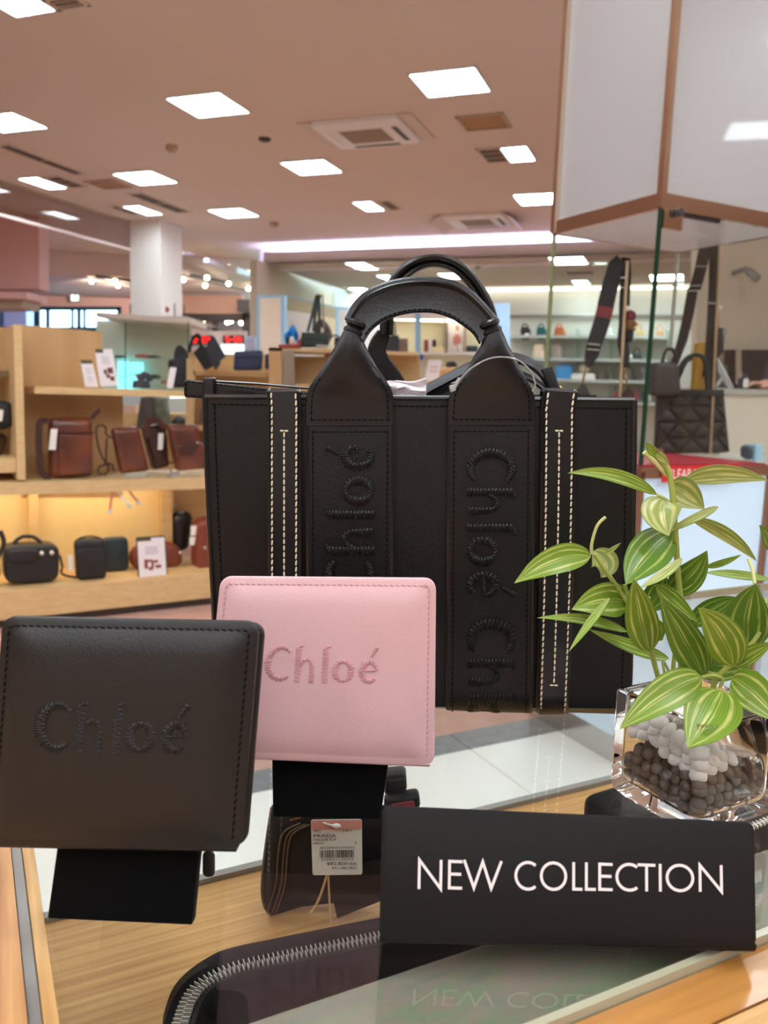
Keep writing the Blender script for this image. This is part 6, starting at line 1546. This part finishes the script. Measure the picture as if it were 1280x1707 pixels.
for dx, dy in ((0, 0), (9, 6), (15, 10)):
    MB().tube(cr([DP.at(x + dx, y + dy * .3, .002) for x, y in ((500, 1372), (472, 1388), (464, 1420), (460, 1470), (450, 1505), (444, 1520))], 5), .0006, 6).build('leaf_edge', m_tanedge, pr_, label='tan painted leaf edge')
MB().tube(cr([DP.at(x, y, .001) for x, y in ((452, 1346), (441, 1420), (436, 1480), (441, 1512), (452, 1526))], 5), .0008, 6).build('leaf_edge', m_tanedge, pr_)
zz = MB()
for i in range(8): zz.box(DP.at(484 + i * 2.4, 1366 - i * .7, .003), (.0006, .002, .0018))
zz.build('zip_teeth', M('gold_clip'), pr_, label='gold zip teeth')
f = MB(); prr(f, DP, [(640, 1297), (676, 1294), (680, 1312), (676, 1330), (640, 1328)][:1] + [(677, 1294), (679, 1322), (640, 1330)], .003, .02, .004, -.02); f.build('coin_pocket', m_dkw, pr_)
zz = MB()
for i in range(9): zz.box(DP.at(648 + i * 2.8, 1330 - i * .5, -.012), (.0007, .002, .0022))
zz.build('zip_teeth', M('gold_clip'), pr_)
f = MB(); prr(f, DP, [(640, 1334), (698, 1324), (702, 1350), (640, 1352)], .003, .012, .003, -.008); f.build('card_pocket', m_dkw, pr_)
f = MB(); prr(f, DP, [(652, 1342), (690, 1336), (692, 1350), (652, 1352)], .001, .002, .0005, -.005); f.build('red_lining', M('red_lining', (140, 40, 50), .5), pr_)
# price tag with its printed lines
TG = YP(.495)
tq = [(518, 1367), (603, 1366), (604, 1458), (521, 1459)]
tgl = thing('price_tag', 'white price tag with pink top and barcode hanging on the black trifold wallet', 'price tag', TG.at(560, 1459))
frt, wt, ht, nt_ = quadframe(*[TG.at(x, y) for x, y in tq], n=TG.n)
MB().rr(frt, wt, ht, .0016, [(0, -.0006), (0, 0)], 4).build('paper', M('tag_paper', (222, 214, 206), .6), tgl)
MB().rr(lambda x, y, z: frt(x, y + ht * .41, z), wt * .99, ht * .17, .0012, [(0, .00005), (0, .0002)], 3).build('pink_band', M('tag_pink', (216, 144, 134), .6), tgl, label='pink band')
m_ink = M('ink', (58, 52, 52), .7)
px = wt / 360.0
def tl(s, x0, y0, w_, hgt, al='L'):
    mb = MB(); put_text(mb, s, lambda x, y, z: frt(x - wt / 2, ht / 2 - y, z) if False else frt(-wt / 2 + x, ht / 2 + y, z), hgt * px * 1.4, x0 * px, -(y0) * px, .0004, width=w_ * px); mb.build('printed_line', m_ink, tgl)
for s, x0, yb, w_, hg_ in (('MISC', 14, 90, 56, 17), ('1801', 226, 88, 62, 17), ('PRADA', 16, 131, 160, 25), ('1WL018 ZLP', 14, 156, 162, 17), ('F0E1H', 16, 184, 72, 16), ('1', 312, 182, 6, 16), ('420200KWA2W0003', 56, 219, 248, 17), ('2104011133332', 64, 310, 232, 19), ('\u00a582,800', 104, 346, 150, 26), ('(\u7a0e\u629c)', 262, 346, 62, 18), ('\u00a591,080', 140, 378, 114, 20), ('(\u7a0e\u8fbc)', 262, 378, 62, 18)):
    tl(s, x0, yb, w_, hg_)
bc = MB(); rx = random.Random(3); x = 56
while x < 300:
    wd = rx.choice((2.4, 2.4, 4.8, 7)); bc.add([frt(-wt / 2 + a * px, ht / 2 - b * px, .0004) for a, b in rect(x, 228, x + wd, 288)], [(0, 1, 2, 3)]); x += wd + rx.choice((2.6, 3.4, 5.5))
bc.build('barcode', m_ink, tgl, label='black barcode')
MB().tube(cr([TG.at(x, y, .002) for x, y in ((538, 1371), (550, 1375), (562, 1377))], 4), .0006, 6).build('plastic_pin', m_white_pl, tgl)
MB().ball(TG.at(561, 1377, .002), (.0030, .0012, .0018), 8, 6).build('plastic_pin', m_white_pl, tgl)
cdm = M('tan_cord', (196, 160, 118), .6)
co = MB(); co.tube(cr([TG.at(x, y, -.002) for x, y in ((545, 1458), (535, 1490), (524, 1514), (518, 1521))], 4), .0009, 6); co.build('cord', cdm, tgl)
co = MB(); co.tube(cr([TG.at(x, y, -.002) for x, y in ((547, 1458), (549, 1500), (551, 1548))], 4), .0008, 6); co.build('cord', cdm, tgl)
# zip-round wallet lying propped under the glass
zc_ = .895
ZW = [(296, 1720), (303, 1700), (313, 1672), (332, 1646), (362, 1627), (402, 1612), (470, 1597), (550, 1580), (632, 1563), (740, 1542), (850, 1520), (960, 1498), (1040, 1482)]
zp_ = [atZ(x, y, zc_) for x, y in ZW]
zpc = cr(zp_, 6)
zw = thing('zip_wallet', 'black zip round wallet with silver teeth propped under the glass beside the sign', 'wallet', V((zp_[5].x + .05, zp_[5].y - .02, BZ)))
m_zl = M('zip_wallet_leather', (20, 21, 23), .4, bump=(700, .2, .0008), spec=.12)
m_tooth = M('zip_silver', (236, 232, 222), .32, .6)
def side_of(P, i):
    t = (P[min(i + 1, len(P) - 1)] - P[max(i - 1, 0)]).normalized(); return V((-t.y, t.x, 0))
for sgn, nm in ((1, 'far_shell'), (-1, 'near_shell')):
    rg = []
    for i, p in enumerate(zpc):
        sd = side_of(zpc, i) * sgn
        if sd.z != 0: pass
        wd = (.0045 + .0115 * min(1.0, 2.6 * i / len(zpc))) if sgn > 0 else .0085
        rg.append([p + sd * .0030 + V((0, 0, -.0010)), p + sd * .0040 + V((0, 0, .0006)), p + sd * .0065 + V((0, 0, .0014)), p + sd * wd + V((0, 0, -.001)), p + sd * wd * 1.15 + V((0, 0, -.006)), p + sd * wd * 1.2 + V((0, 0, -.09)), p + sd * .0016 + V((0, 0, -.09))])
    MB().loft(rg).build(nm, m_zl, zw)
tape = MB(); tape.sweep([p + V((0, 0, -.001)) for p in zpc], V((0, 1, 0)), .0062, .001); tape.build('zip_tape', m_blk2, zw)
tm_ = MB(); d = 0; nx = 0; k = 0
for i, (a, b) in enumerate(zip(zpc, zpc[1:])):
    L = (b - a).length; tg = (b - a).normalized(); sd = V((-tg.y, tg.x, 0))
    while nx <= d + L:
        c = a + tg * (nx - d) + sd * (.0016 if k % 2 else -.0016)
        tm_.box(c + V((0, 0, .0006)), (.00045, .0036, .0014), (tg, sd, V((0, 0, 1)))); nx += .00115; k += 1
    d += L
tm_.build('zip_teeth', m_tooth, zw, kind='stuff', label='silver zip teeth')
# second black zip wallet under the pot, only its corner and zip in view
zq = [atZ(x, y, .93) for x, y in ((1200, 1400), (1240, 1388), (1262, 1378), (1300, 1362), (1340, 1345))]
z2 = thing('zip_wallet', 'black zip wallet under the glass below the plant pot', 'wallet', V((zq[1].x, zq[1].y + .02, BZ)))
u_ = (zq[-1] - zq[0]).normalized(); v_ = V((-u_.y, u_.x, 0))
MB().rr(lambda x, y, z: (zq[1] + u_ * (x + .024) + v_ * (y + .038) + V((0, 0, z))), .154, .07, .012, rprof(.13, .004), 5).build('body', m_zl, z2)
tm_ = MB()
for k in range(60):
    c = zq[1] + u_ * (-.05 + k * .0016) + v_ * (.0015 + (.0008 if k % 2 else -.0008)); tm_.box(c + V((0, 0, .0006)), (.0009, .003, .0014), (u_, v_, V((0, 0, 1))))
tm_.build('zip_teeth', m_tooth, z2, kind='stuff', label='silver zip teeth')
# ================================================================== PLANT IN A GLASS CUBE
pL, pF = atZ(1012, 1320, GZ), atZ(1166, 1414, GZ)
e1 = (pF - pL); side = e1.length; e1.normalize(); e2 = V((-e1.y, e1.x, 0))        # e1 along the left face, e2 along the right face
side = .056
pc = pL + e1 * side / 2 + e2 * side / 2; pc.z = GZ
HP = .056
plant = thing('potted_plant', 'striped green and cream leaved plant in a clear glass cube of pebbles beside the tote', 'plant', pc)
def pp(x, y, z): return pc + e1 * x + e2 * y + V((0, 0, z))
m_pot = M('pot_glass', (250, 250, 250), .0, trans=1.0, ior=1.3, spec=.5)
g = MB()
def rrw(w, r, z, k=5):
    ring = []
    W = w / 2; q = min(r, W)
    for cx, cy, a0 in ((W - q, W - q, 0), (-W + q, W - q, pi / 2), (-W + q, -W + q, pi), (W - q, -W + q, 1.5 * pi)):
        for i in range(k + 1):
            a = a0 + pi / 2 * i / k; ring.append(pp(cx + q * math.cos(a), cy + q * math.sin(a), z))
    return ring
S_ = side; wi = side - .0085
outer = [(S_ - .016, .004, .0004), (S_ - .006, .004, .0012), (S_ - .001, .004, .004), (S_, .003, .009), (S_, .0026, HP - .001), (S_ - .0012, .0024, HP), (wi + .0012, .003, HP), (wi, .003, HP - .001), (wi, .003, .016), (wi - .001, .004, .0115), (wi - .004, .006, .0092), (wi - .018, .008, .0085)]
g.loft([rrw(w_, r_, z_) for w_, r_, z_ in outer]); g.build('glass_pot', m_pot, plant, angle=60)
# dark clay balls and white pebbles, packed in layers
m_clay = M('clay_ball', (118, 100, 90), .6, bump=(900, .3, .0006), var=(120, 0), col2=(92, 78, 70))
rb = random.Random(11)
br = .0027
def shared(name, mb, mat):
    o = mb.build(name, mat, plant); return o
proto = []
base = MB().ball(pc, (br, br, br * .96), 10, 7).build('clay_ball', m_clay, plant); first = True
lim = wi / 2 - br - .0004
nx_ = 8
for lay in range(4):
    for i in range(nx_):
        for j in range(nx_):
            x = -lim + 2 * lim * i / (nx_ - 1); y = -lim + 2 * lim * j / (nx_ - 1)
            zz_ = .0118 + lay * .0046 + rb.uniform(-.0005, .0005)
            if lay == 3 and (rb.random() < .45): continue
            if lay < 3 and x < lim * .3 and y > -lim * .3 and rb.random() < .75: continue
            o = base if first else base.copy()
            if not first: COL.objects.link(o); o.parent = plant
            first = False
            o.location = e1 * (x + rb.uniform(-.0004, .0004)) + e2 * (y + rb.uniform(-.0004, .0004)) + V((0, 0, zz_ + (.0012 if (i + j + lay) % 2 else 0)))
m_peb = M('white_pebble', (255, 251, 247), .55, bump=(300, .15, .001))
pbase = []
for k in range(5):
    a, b_, c_ = rb.uniform(.0036, .0048), rb.uniform(.0030, .0038), rb.uniform(.0026, .0034)
    pbase.append(MB().ball(pc, (a, b_, c_), 10, 7).build('pebble', m_peb, plant))
used = set(); n = 0
for lay in range(3):
    for i in range(7):
        for j in range(7):
            lp = wi / 2 - .0040; x = -lp + 2 * lp * i / 6 + rb.uniform(-.0007, .0007); y = -lp + 2 * lp * j / 6 + rb.uniform(-.0007, .0007)
            x = max(-lp, min(lp, x)); y = max(-lp, min(lp, y))
            # the pebbles dip down at the corner facing the viewer
            corner = max(0.0, 1 - ((x - lp) ** 2 + (y + lp) ** 2) ** .5 / (1.5 * lp))
            if lay < 2 and 1 < i < 5 and 1 < j < 5: continue
            z = .0345 + lay * .0048 - .0062 * corner + rb.uniform(-.0007, .0007)
            src = pbase[n % 5]
            if n < 5: o = src
            else: o = src.copy(); COL.objects.link(o); o.parent = plant
            n += 1
            o.location = e1 * x + e2 * y + V((0, 0, z)); o.rotation_euler = (rb.uniform(-.7, .7), rb.uniform(-.7, .7), rb.uniform(0, 6))
# ---- leaves
def leaf_material(name, g1, g2, cream, amt):
    m = bpy.data.materials.new(name); m.use_nodes = True; nt = m.node_tree; N = nt.nodes; L = nt.links
    b = N['Principled BSDF']; b.inputs['Roughness'].default_value = .34; b.inputs['Specular IOR Level'].default_value = .5
    uv = N.new('ShaderNodeTexCoord'); sp = N.new('ShaderNodeSeparateXYZ'); L.new(uv.outputs['UV'], sp.inputs[0])
    def math_(op, a, b_=None, c=None):
        n_ = N.new('ShaderNodeMath'); n_.operation = op
        for i, v in enumerate((a, b_, c)):
            if v is None: continue
            if isinstance(v, (int, float)): n_.inputs[i].default_value = v
            else: L.new(v, n_.inputs[i])
        return n_.outputs[0]
    no = N.new('ShaderNodeTexNoise'); no.inputs['Scale'].default_value = 5; L.new(uv.outputs['UV'], no.inputs['Vector'])
    v = math_('SUBTRACT', sp.outputs[1], .5); v = math_('MULTIPLY', v, 2.0)
    wob = math_('SUBTRACT', no.outputs['Fac'], .5); v = math_('MULTIPLY_ADD', wob, .12, v)
    cur = None
    for c0, wd in ((-.84, .05), (-.50, .07), (-.05, .06), (.12, .03), (.60, .085)):
        d = math_('ABSOLUTE', math_('SUBTRACT', v, c0)); k = math_('SUBTRACT', 1.0, math_('SMOOTHSTEP', d, wd * .45, wd * 1.5)) if False else None
        mr = N.new('ShaderNodeMapRange'); mr.interpolation_type = 'SMOOTHSTEP'; mr.inputs['From Min'].default_value = wd * .35 * amt; mr.inputs['From Max'].default_value = wd * 1.5 * amt
        mr.inputs['To Min'].default_value = 1; mr.inputs['To Max'].default_value = 0; L.new(d, mr.inputs['Value'])
        cur = mr.outputs[0] if cur is None else math_('MAXIMUM', cur, mr.outputs[0])
    # fine parallel veins
    wv = N.new('ShaderNodeTexWave'); wv.inputs['Scale'].default_value = 6.0; wv.bands_direction = 'Y'; wv.inputs['Distortion'].default_value = 1.0; L.new(uv.outputs['UV'], wv.inputs['Vector'])
    mg = N.new('ShaderNodeMixRGB'); mg.inputs[1].default_value = (*lin(g1), 1); mg.inputs[2].default_value = (*lin(g2), 1)
    L.new(wv.outputs['Fac'], mg.inputs[0])
    nm = N.new('ShaderNodeTexNoise'); nm.inputs['Scale'].default_value = 3.2; nm.inputs['Detail'].default_value = 1; L.new(uv.outputs['UV'], nm.inputs['Vector'])
    fade = N.new('ShaderNodeMapRange'); fade.inputs['From Min'].default_value = .3; fade.inputs['From Max'].default_value = .6; fade.inputs['To Min'].default_value = .3; L.new(nm.outputs['Fac'], fade.inputs['Value'])
    cur = math_('MULTIPLY', cur, fade.outputs[0])
    mx = N.new('ShaderNodeMixRGB'); L.new(cur, mx.inputs[0]); L.new(mg.outputs[0], mx.inputs[1]); mx.inputs[2].default_value = (*lin(cream), 1)
    L.new(mx.outputs[0], b.inputs['Base Color'])
    # thin blade: some light passes through
    tr = N.new('ShaderNodeBsdfTranslucent'); L.new(mx.outputs[0], tr.inputs[0]); ms = N.new('ShaderNodeMixShader'); ms.inputs[0].default_value = .32
    L.new(b.outputs[0], ms.inputs[1]); L.new(tr.outputs[0], ms.inputs[2]); L.new(ms.outputs[0], N['Material Output'].inputs[0])
    return m
LM = {'g': leaf_material('leaf_green', (118, 154, 40), (148, 178, 60), (222, 222, 136), .95),
      'd': leaf_material('leaf_dark', (88, 130, 38), (114, 152, 50), (196, 204, 112), .8),
      'p': leaf_material('leaf_pale', (150, 168, 84), (172, 184, 104), (228, 222, 152), 1.5)}
m_stem = M('stem_green', (158, 166, 78), .45)
m_stemp = M('stem_pale', (206, 208, 140), .45)
CAMD = FWD
def leaf(pts, wpx, dep, mat, twist=0.0, cup=.18, bend=0.0, crop=0, dt=None, wmax=.42):
    """pts: base, mid, tip in picture px (crop px are converted); wpx full width in px; dep = distance Y (or base, tip pair)"""
    if crop == 1: pts = [(840 + x / 2.909, 720 + y / 2.909) for x, y in pts]; wpx /= 2.909
    if crop == 2: pts = [(960 + x / 4, 1040 + y / 4) for x, y in pts]; wpx /= 4
    d0, d1 = dep if isinstance(dep, tuple) else (dep, dep)
    if len(pts) == 2: pts = [pts[0], ((pts[0][0] + pts[1][0]) / 2, (pts[0][1] + pts[1][1]) / 2), pts[1]]
    (x0, y0), (xm, ym), (x2, y2) = pts
    cx, cy = 2 * xm - (x0 + x2) / 2, 2 * ym - (y0 + y2) / 2
    nU, nV = 16, 8
    def ctr(t):
        x = (1 - t) ** 2 * x0 + 2 * t * (1 - t) * cx + t * t * x2; y = (1 - t) ** 2 * y0 + 2 * t * (1 - t) * cy + t * t * y2
        d = d0 + (d1 - d0) * t - bend * math.sin(pi * t)
        return atY(x, y, d)
    def prof(t):
        if t <= 0 or t >= 1: return 0.02 if t <= 0 else 0.0
        return max(0.0, (math.sin(pi * t ** (math.log(.5) / math.log(wmax))) ** .78) * (1 - .25 * max(0, t - .8) / .2))
    hw = wpx / 2 * ((d0 + d1) / 2) / FPX
    def P(u, v):
        t = u; c = ctr(t); tg = (ctr(min(t + .02, 1)) - ctr(max(t - .02, 0))).normalized()
        vd = (c - EYE).normalized(); sd = tg.cross(vd).normalized(); nn_ = sd.cross(tg).normalized()
        if nn_.dot(vd) > 0: nn_ = -nn_
        a = (v - .5) * 2; w = hw * prof(t)
        ca, sa = math.cos(twist), math.sin(twist)
        off = sd * (a * w * ca) + nn_ * (a * w * sa) + nn_ * (cup * w * abs(a) ** 1.5)
        return c + off
    f = MB(); f.grid(P, nU, nV, .0003, uv=True); return f.build('leaf', LM[mat], plant, angle=80)
L1 = [
 ([(742, 305), (540, 212), (308, 200)], 72, (.402, .385), 'g', .3, .25, 0),
 ([(878, 240), (1060, 205), (1285, 236)], 96, (.400, .385), 'p', .2, .2, 0),
 ([(812, 262), (880, 300), (972, 375)], 150, (.402, .392), 'p', .2, .35, 0),
 ([(775, 330), (765, 400), (800, 505)], 190, (.398, .380), 'p', 0, .3, 0),
 ([(1040, 362), (920, 420), (760, 500)], 48, (.385, .395), 'p', .5, .3, 0),
 ([(905, 420), (1080, 500), (1225, 628)], 78, (.402, .395), 'p', .5, .3, 0),
 ([(812, 482), (690, 600), (590, 742)], 205, (.398, .372), 'd', .1, .2, 0),
 ([(862, 612), (770, 690), (652, 758)], 56, (.382, .368), 'p', .5, .25, 0),
 ([(422, 602), (250, 622), (50, 734)], 142, (.392, .375), 'g', .1, .22, 0),
 ([(430, 580), (490, 640), (470, 706)], 140, (.405, .400), 'p', -.2, .3, 0),
 ([(488, 588), (525, 570), (566, 538)], 26, (.39, .39), 'p', .6, .3, 0),
 ([(612, 830), (490, 815), (328, 862)], 176, (.395, .378), 'g', .1, .2, 0),
 ([(598, 970), (400, 910), (160, 902)], 62, (.394, .378), 'g', .5, .25, 0),
 ([(512, 805), (420, 920), (312, 1068)], 46, (.380, .365), 'g', .4, .25, 0),
 ([(802, 1100), (620, 1040), (412, 958)], 76, (.398, .385), 'g', .4, .25, 0),
 ([(705, 1065), (665, 900), (628, 712)], 165, (.380, .362), 'g', .1, .22, 0),
 ([(968, 1185), (880, 1010), (752, 795)], 175, (.378, .360), 'd', .15, .22, 0),
 ([(800, 765), (900, 700), (985, 575)], 150, (.398, .386), 'd', .25, .25, 0),
 ([(735, 742), (830, 820), (942, 925)], 84, (.385, .372), 'g', .3, .25, 0),
 ([(1112, 1135), (1060, 990), (940, 852)], 195, (.372, .352), 'g', .1, .2, 0),
 ([(1185, 1062), (1180, 900), (1222, 735)], 225, (.388, .372), 'd', .1, .2, 0),
 ([(895, 945), (1010, 860), (1125, 800)], 110, (.402, .392), 'd', .2, .25, 0),
 ([(978, 655), (1060, 635), (1152, 595)], 38, (.405, .40), 'g', .5, .25, 0),
 ([(1290, 715), (1120, 690), (972, 682)], 50, (.400, .394), 'g', .5, .25, 0),
 ([(1300, 580), (1285, 510), (1237, 452)], 75, (.395, .385), 'd', .2, .25, 0),
 ([(905, 1090), (1060, 1130), (1240, 1080)], 170, (.400, .390), 'd', .2, .25, 0),
 ([(1115, 1140), (1190, 1080), (1310, 1020)], 95, (.382, .370), 'g', .3, .25, 0),
 ([(1110, 1170), (1170, 1165), (1238, 1165)], 36, (.39, .385), 'p', .5, .25, 0),
 ([(700, 900), (730, 960), (768, 1012)], 110, (.402, .402), 'g', .1, .25, 0),
 ([(740, 112), (715, 85), (690, 48)], 44, (.40, .395), 'g', .2, .4, 0),
 ([(735, 100), (765, 125), (802, 162)], 40, (.40, .396), 'p', .3, .4, 0),
 ([(690, 860), (750, 780), (780, 690)], 130, (.404, .402), 'd', .1, .25, 0),
 ([(860, 960), (900, 930), (940, 890)], 70, (.404, .40), 'd', .1, .25, 0),
 ([(1290, 800), (1270, 820), (1248, 822)], 30, (.39, .385), 'p', .3, .25, 0),
 ([(980, 1150), (960, 1080), (930, 1000)], 150, (.396, .392), 'd', .1, .25, 0),
]
for pts, w_, d_, m_, tw, cu, be_ in L1: leaf(pts, w_, d_, m_, tw, cu, be_, 1)
L2 = [
 ([(835, 352), (590, 470), (288, 703)], 250, (.372, .348), 'g', .05, .16, 0),
 ([(968, 442), (890, 610), (740, 828)], 385, (.368, .342), 'g', .05, .14, 0),
 ([(1038, 362), (1190, 470), (1370, 668)], 265, (.376, .352), 'g', .05, .16, 0),
]
for pts, w_, d_, m_, tw, cu, be_ in L2: leaf(pts, w_, d_, m_, tw, cu, be_, 2, wmax=.40)
def stem(pts, r, dep, mat, name='stem'):
    q = [(840 + x / 2.909, 720 + y / 2.909) for x, y in pts]; n = len(q)
    d0, d1 = dep if isinstance(dep, tuple) else (dep, dep)
    P = [atY(x, y, d0 + (d1 - d0) * i / (n - 1)) for i, (x, y) in enumerate(q)]
    MB().tube(cr(P, 5), r, 8).build(name, mat, plant)
for pts, r, d_, m_ in (
 ([(865, 1290), (858, 1150), (862, 900), (845, 700), (832, 500), (820, 330), (796, 185), (738, 112)], .0015, (.385, .400), m_stem),
 ([(775, 1290), (745, 1180), (708, 1040), (690, 900), (700, 800)], .0013, (.385, .382), m_stem),
 ([(606, 840), (540, 740), (490, 670), (440, 595)], .0011, (.390, .393), m_stem),
 ([(620, 980), (606, 840), (585, 740)], .0010, (.392, .392), m_stem),
 ([(425, 592), (426, 540), (452, 455), (492, 413)], .0008, (.392, .388), m_stemp),
 ([(680, 98), (730, 145), (790, 210)], .0012, (.398, .40), m_stemp),
 ([(1000, 1280), (1030, 1200), (1075, 1150), (1125, 1110)], .0013, (.378, .372), m_stem),
 ([(960, 1190), (1010, 1180), (1060, 1200), (1045, 1240)], .0009, (.374, .374), m_stem),
 ([(820, 1150), (826, 1090), (835, 1050)], .0012, (.40, .40), m_stem),
 ([(795, 510), (820, 570), (840, 600)], .0010, (.396, .40), m_stem),
 ([(745, 305), (780, 325), (815, 355)], .0010, (.402, .402), m_stemp),
 ([(1215, 735), (1205, 670), (1185, 615)], .0009, (.385, .392), m_stemp),
 ([(800, 660), (830, 700), (846, 740)], .0010, (.395, .40), m_stem),
 ([(1120, 1110), (1230, 985), (1292, 820), (1312, 690), (1300, 578)], .0011, (.376, .395), m_stem),
 ([(1262, 900), (1285, 850), (1292, 800)], .0007, (.386, .39), m_stem),
 ([(780, 1180), (770, 1110), (800, 1160)], .0007, (.392, .395), m_stem)):
    stem(pts, r, d_, m_)
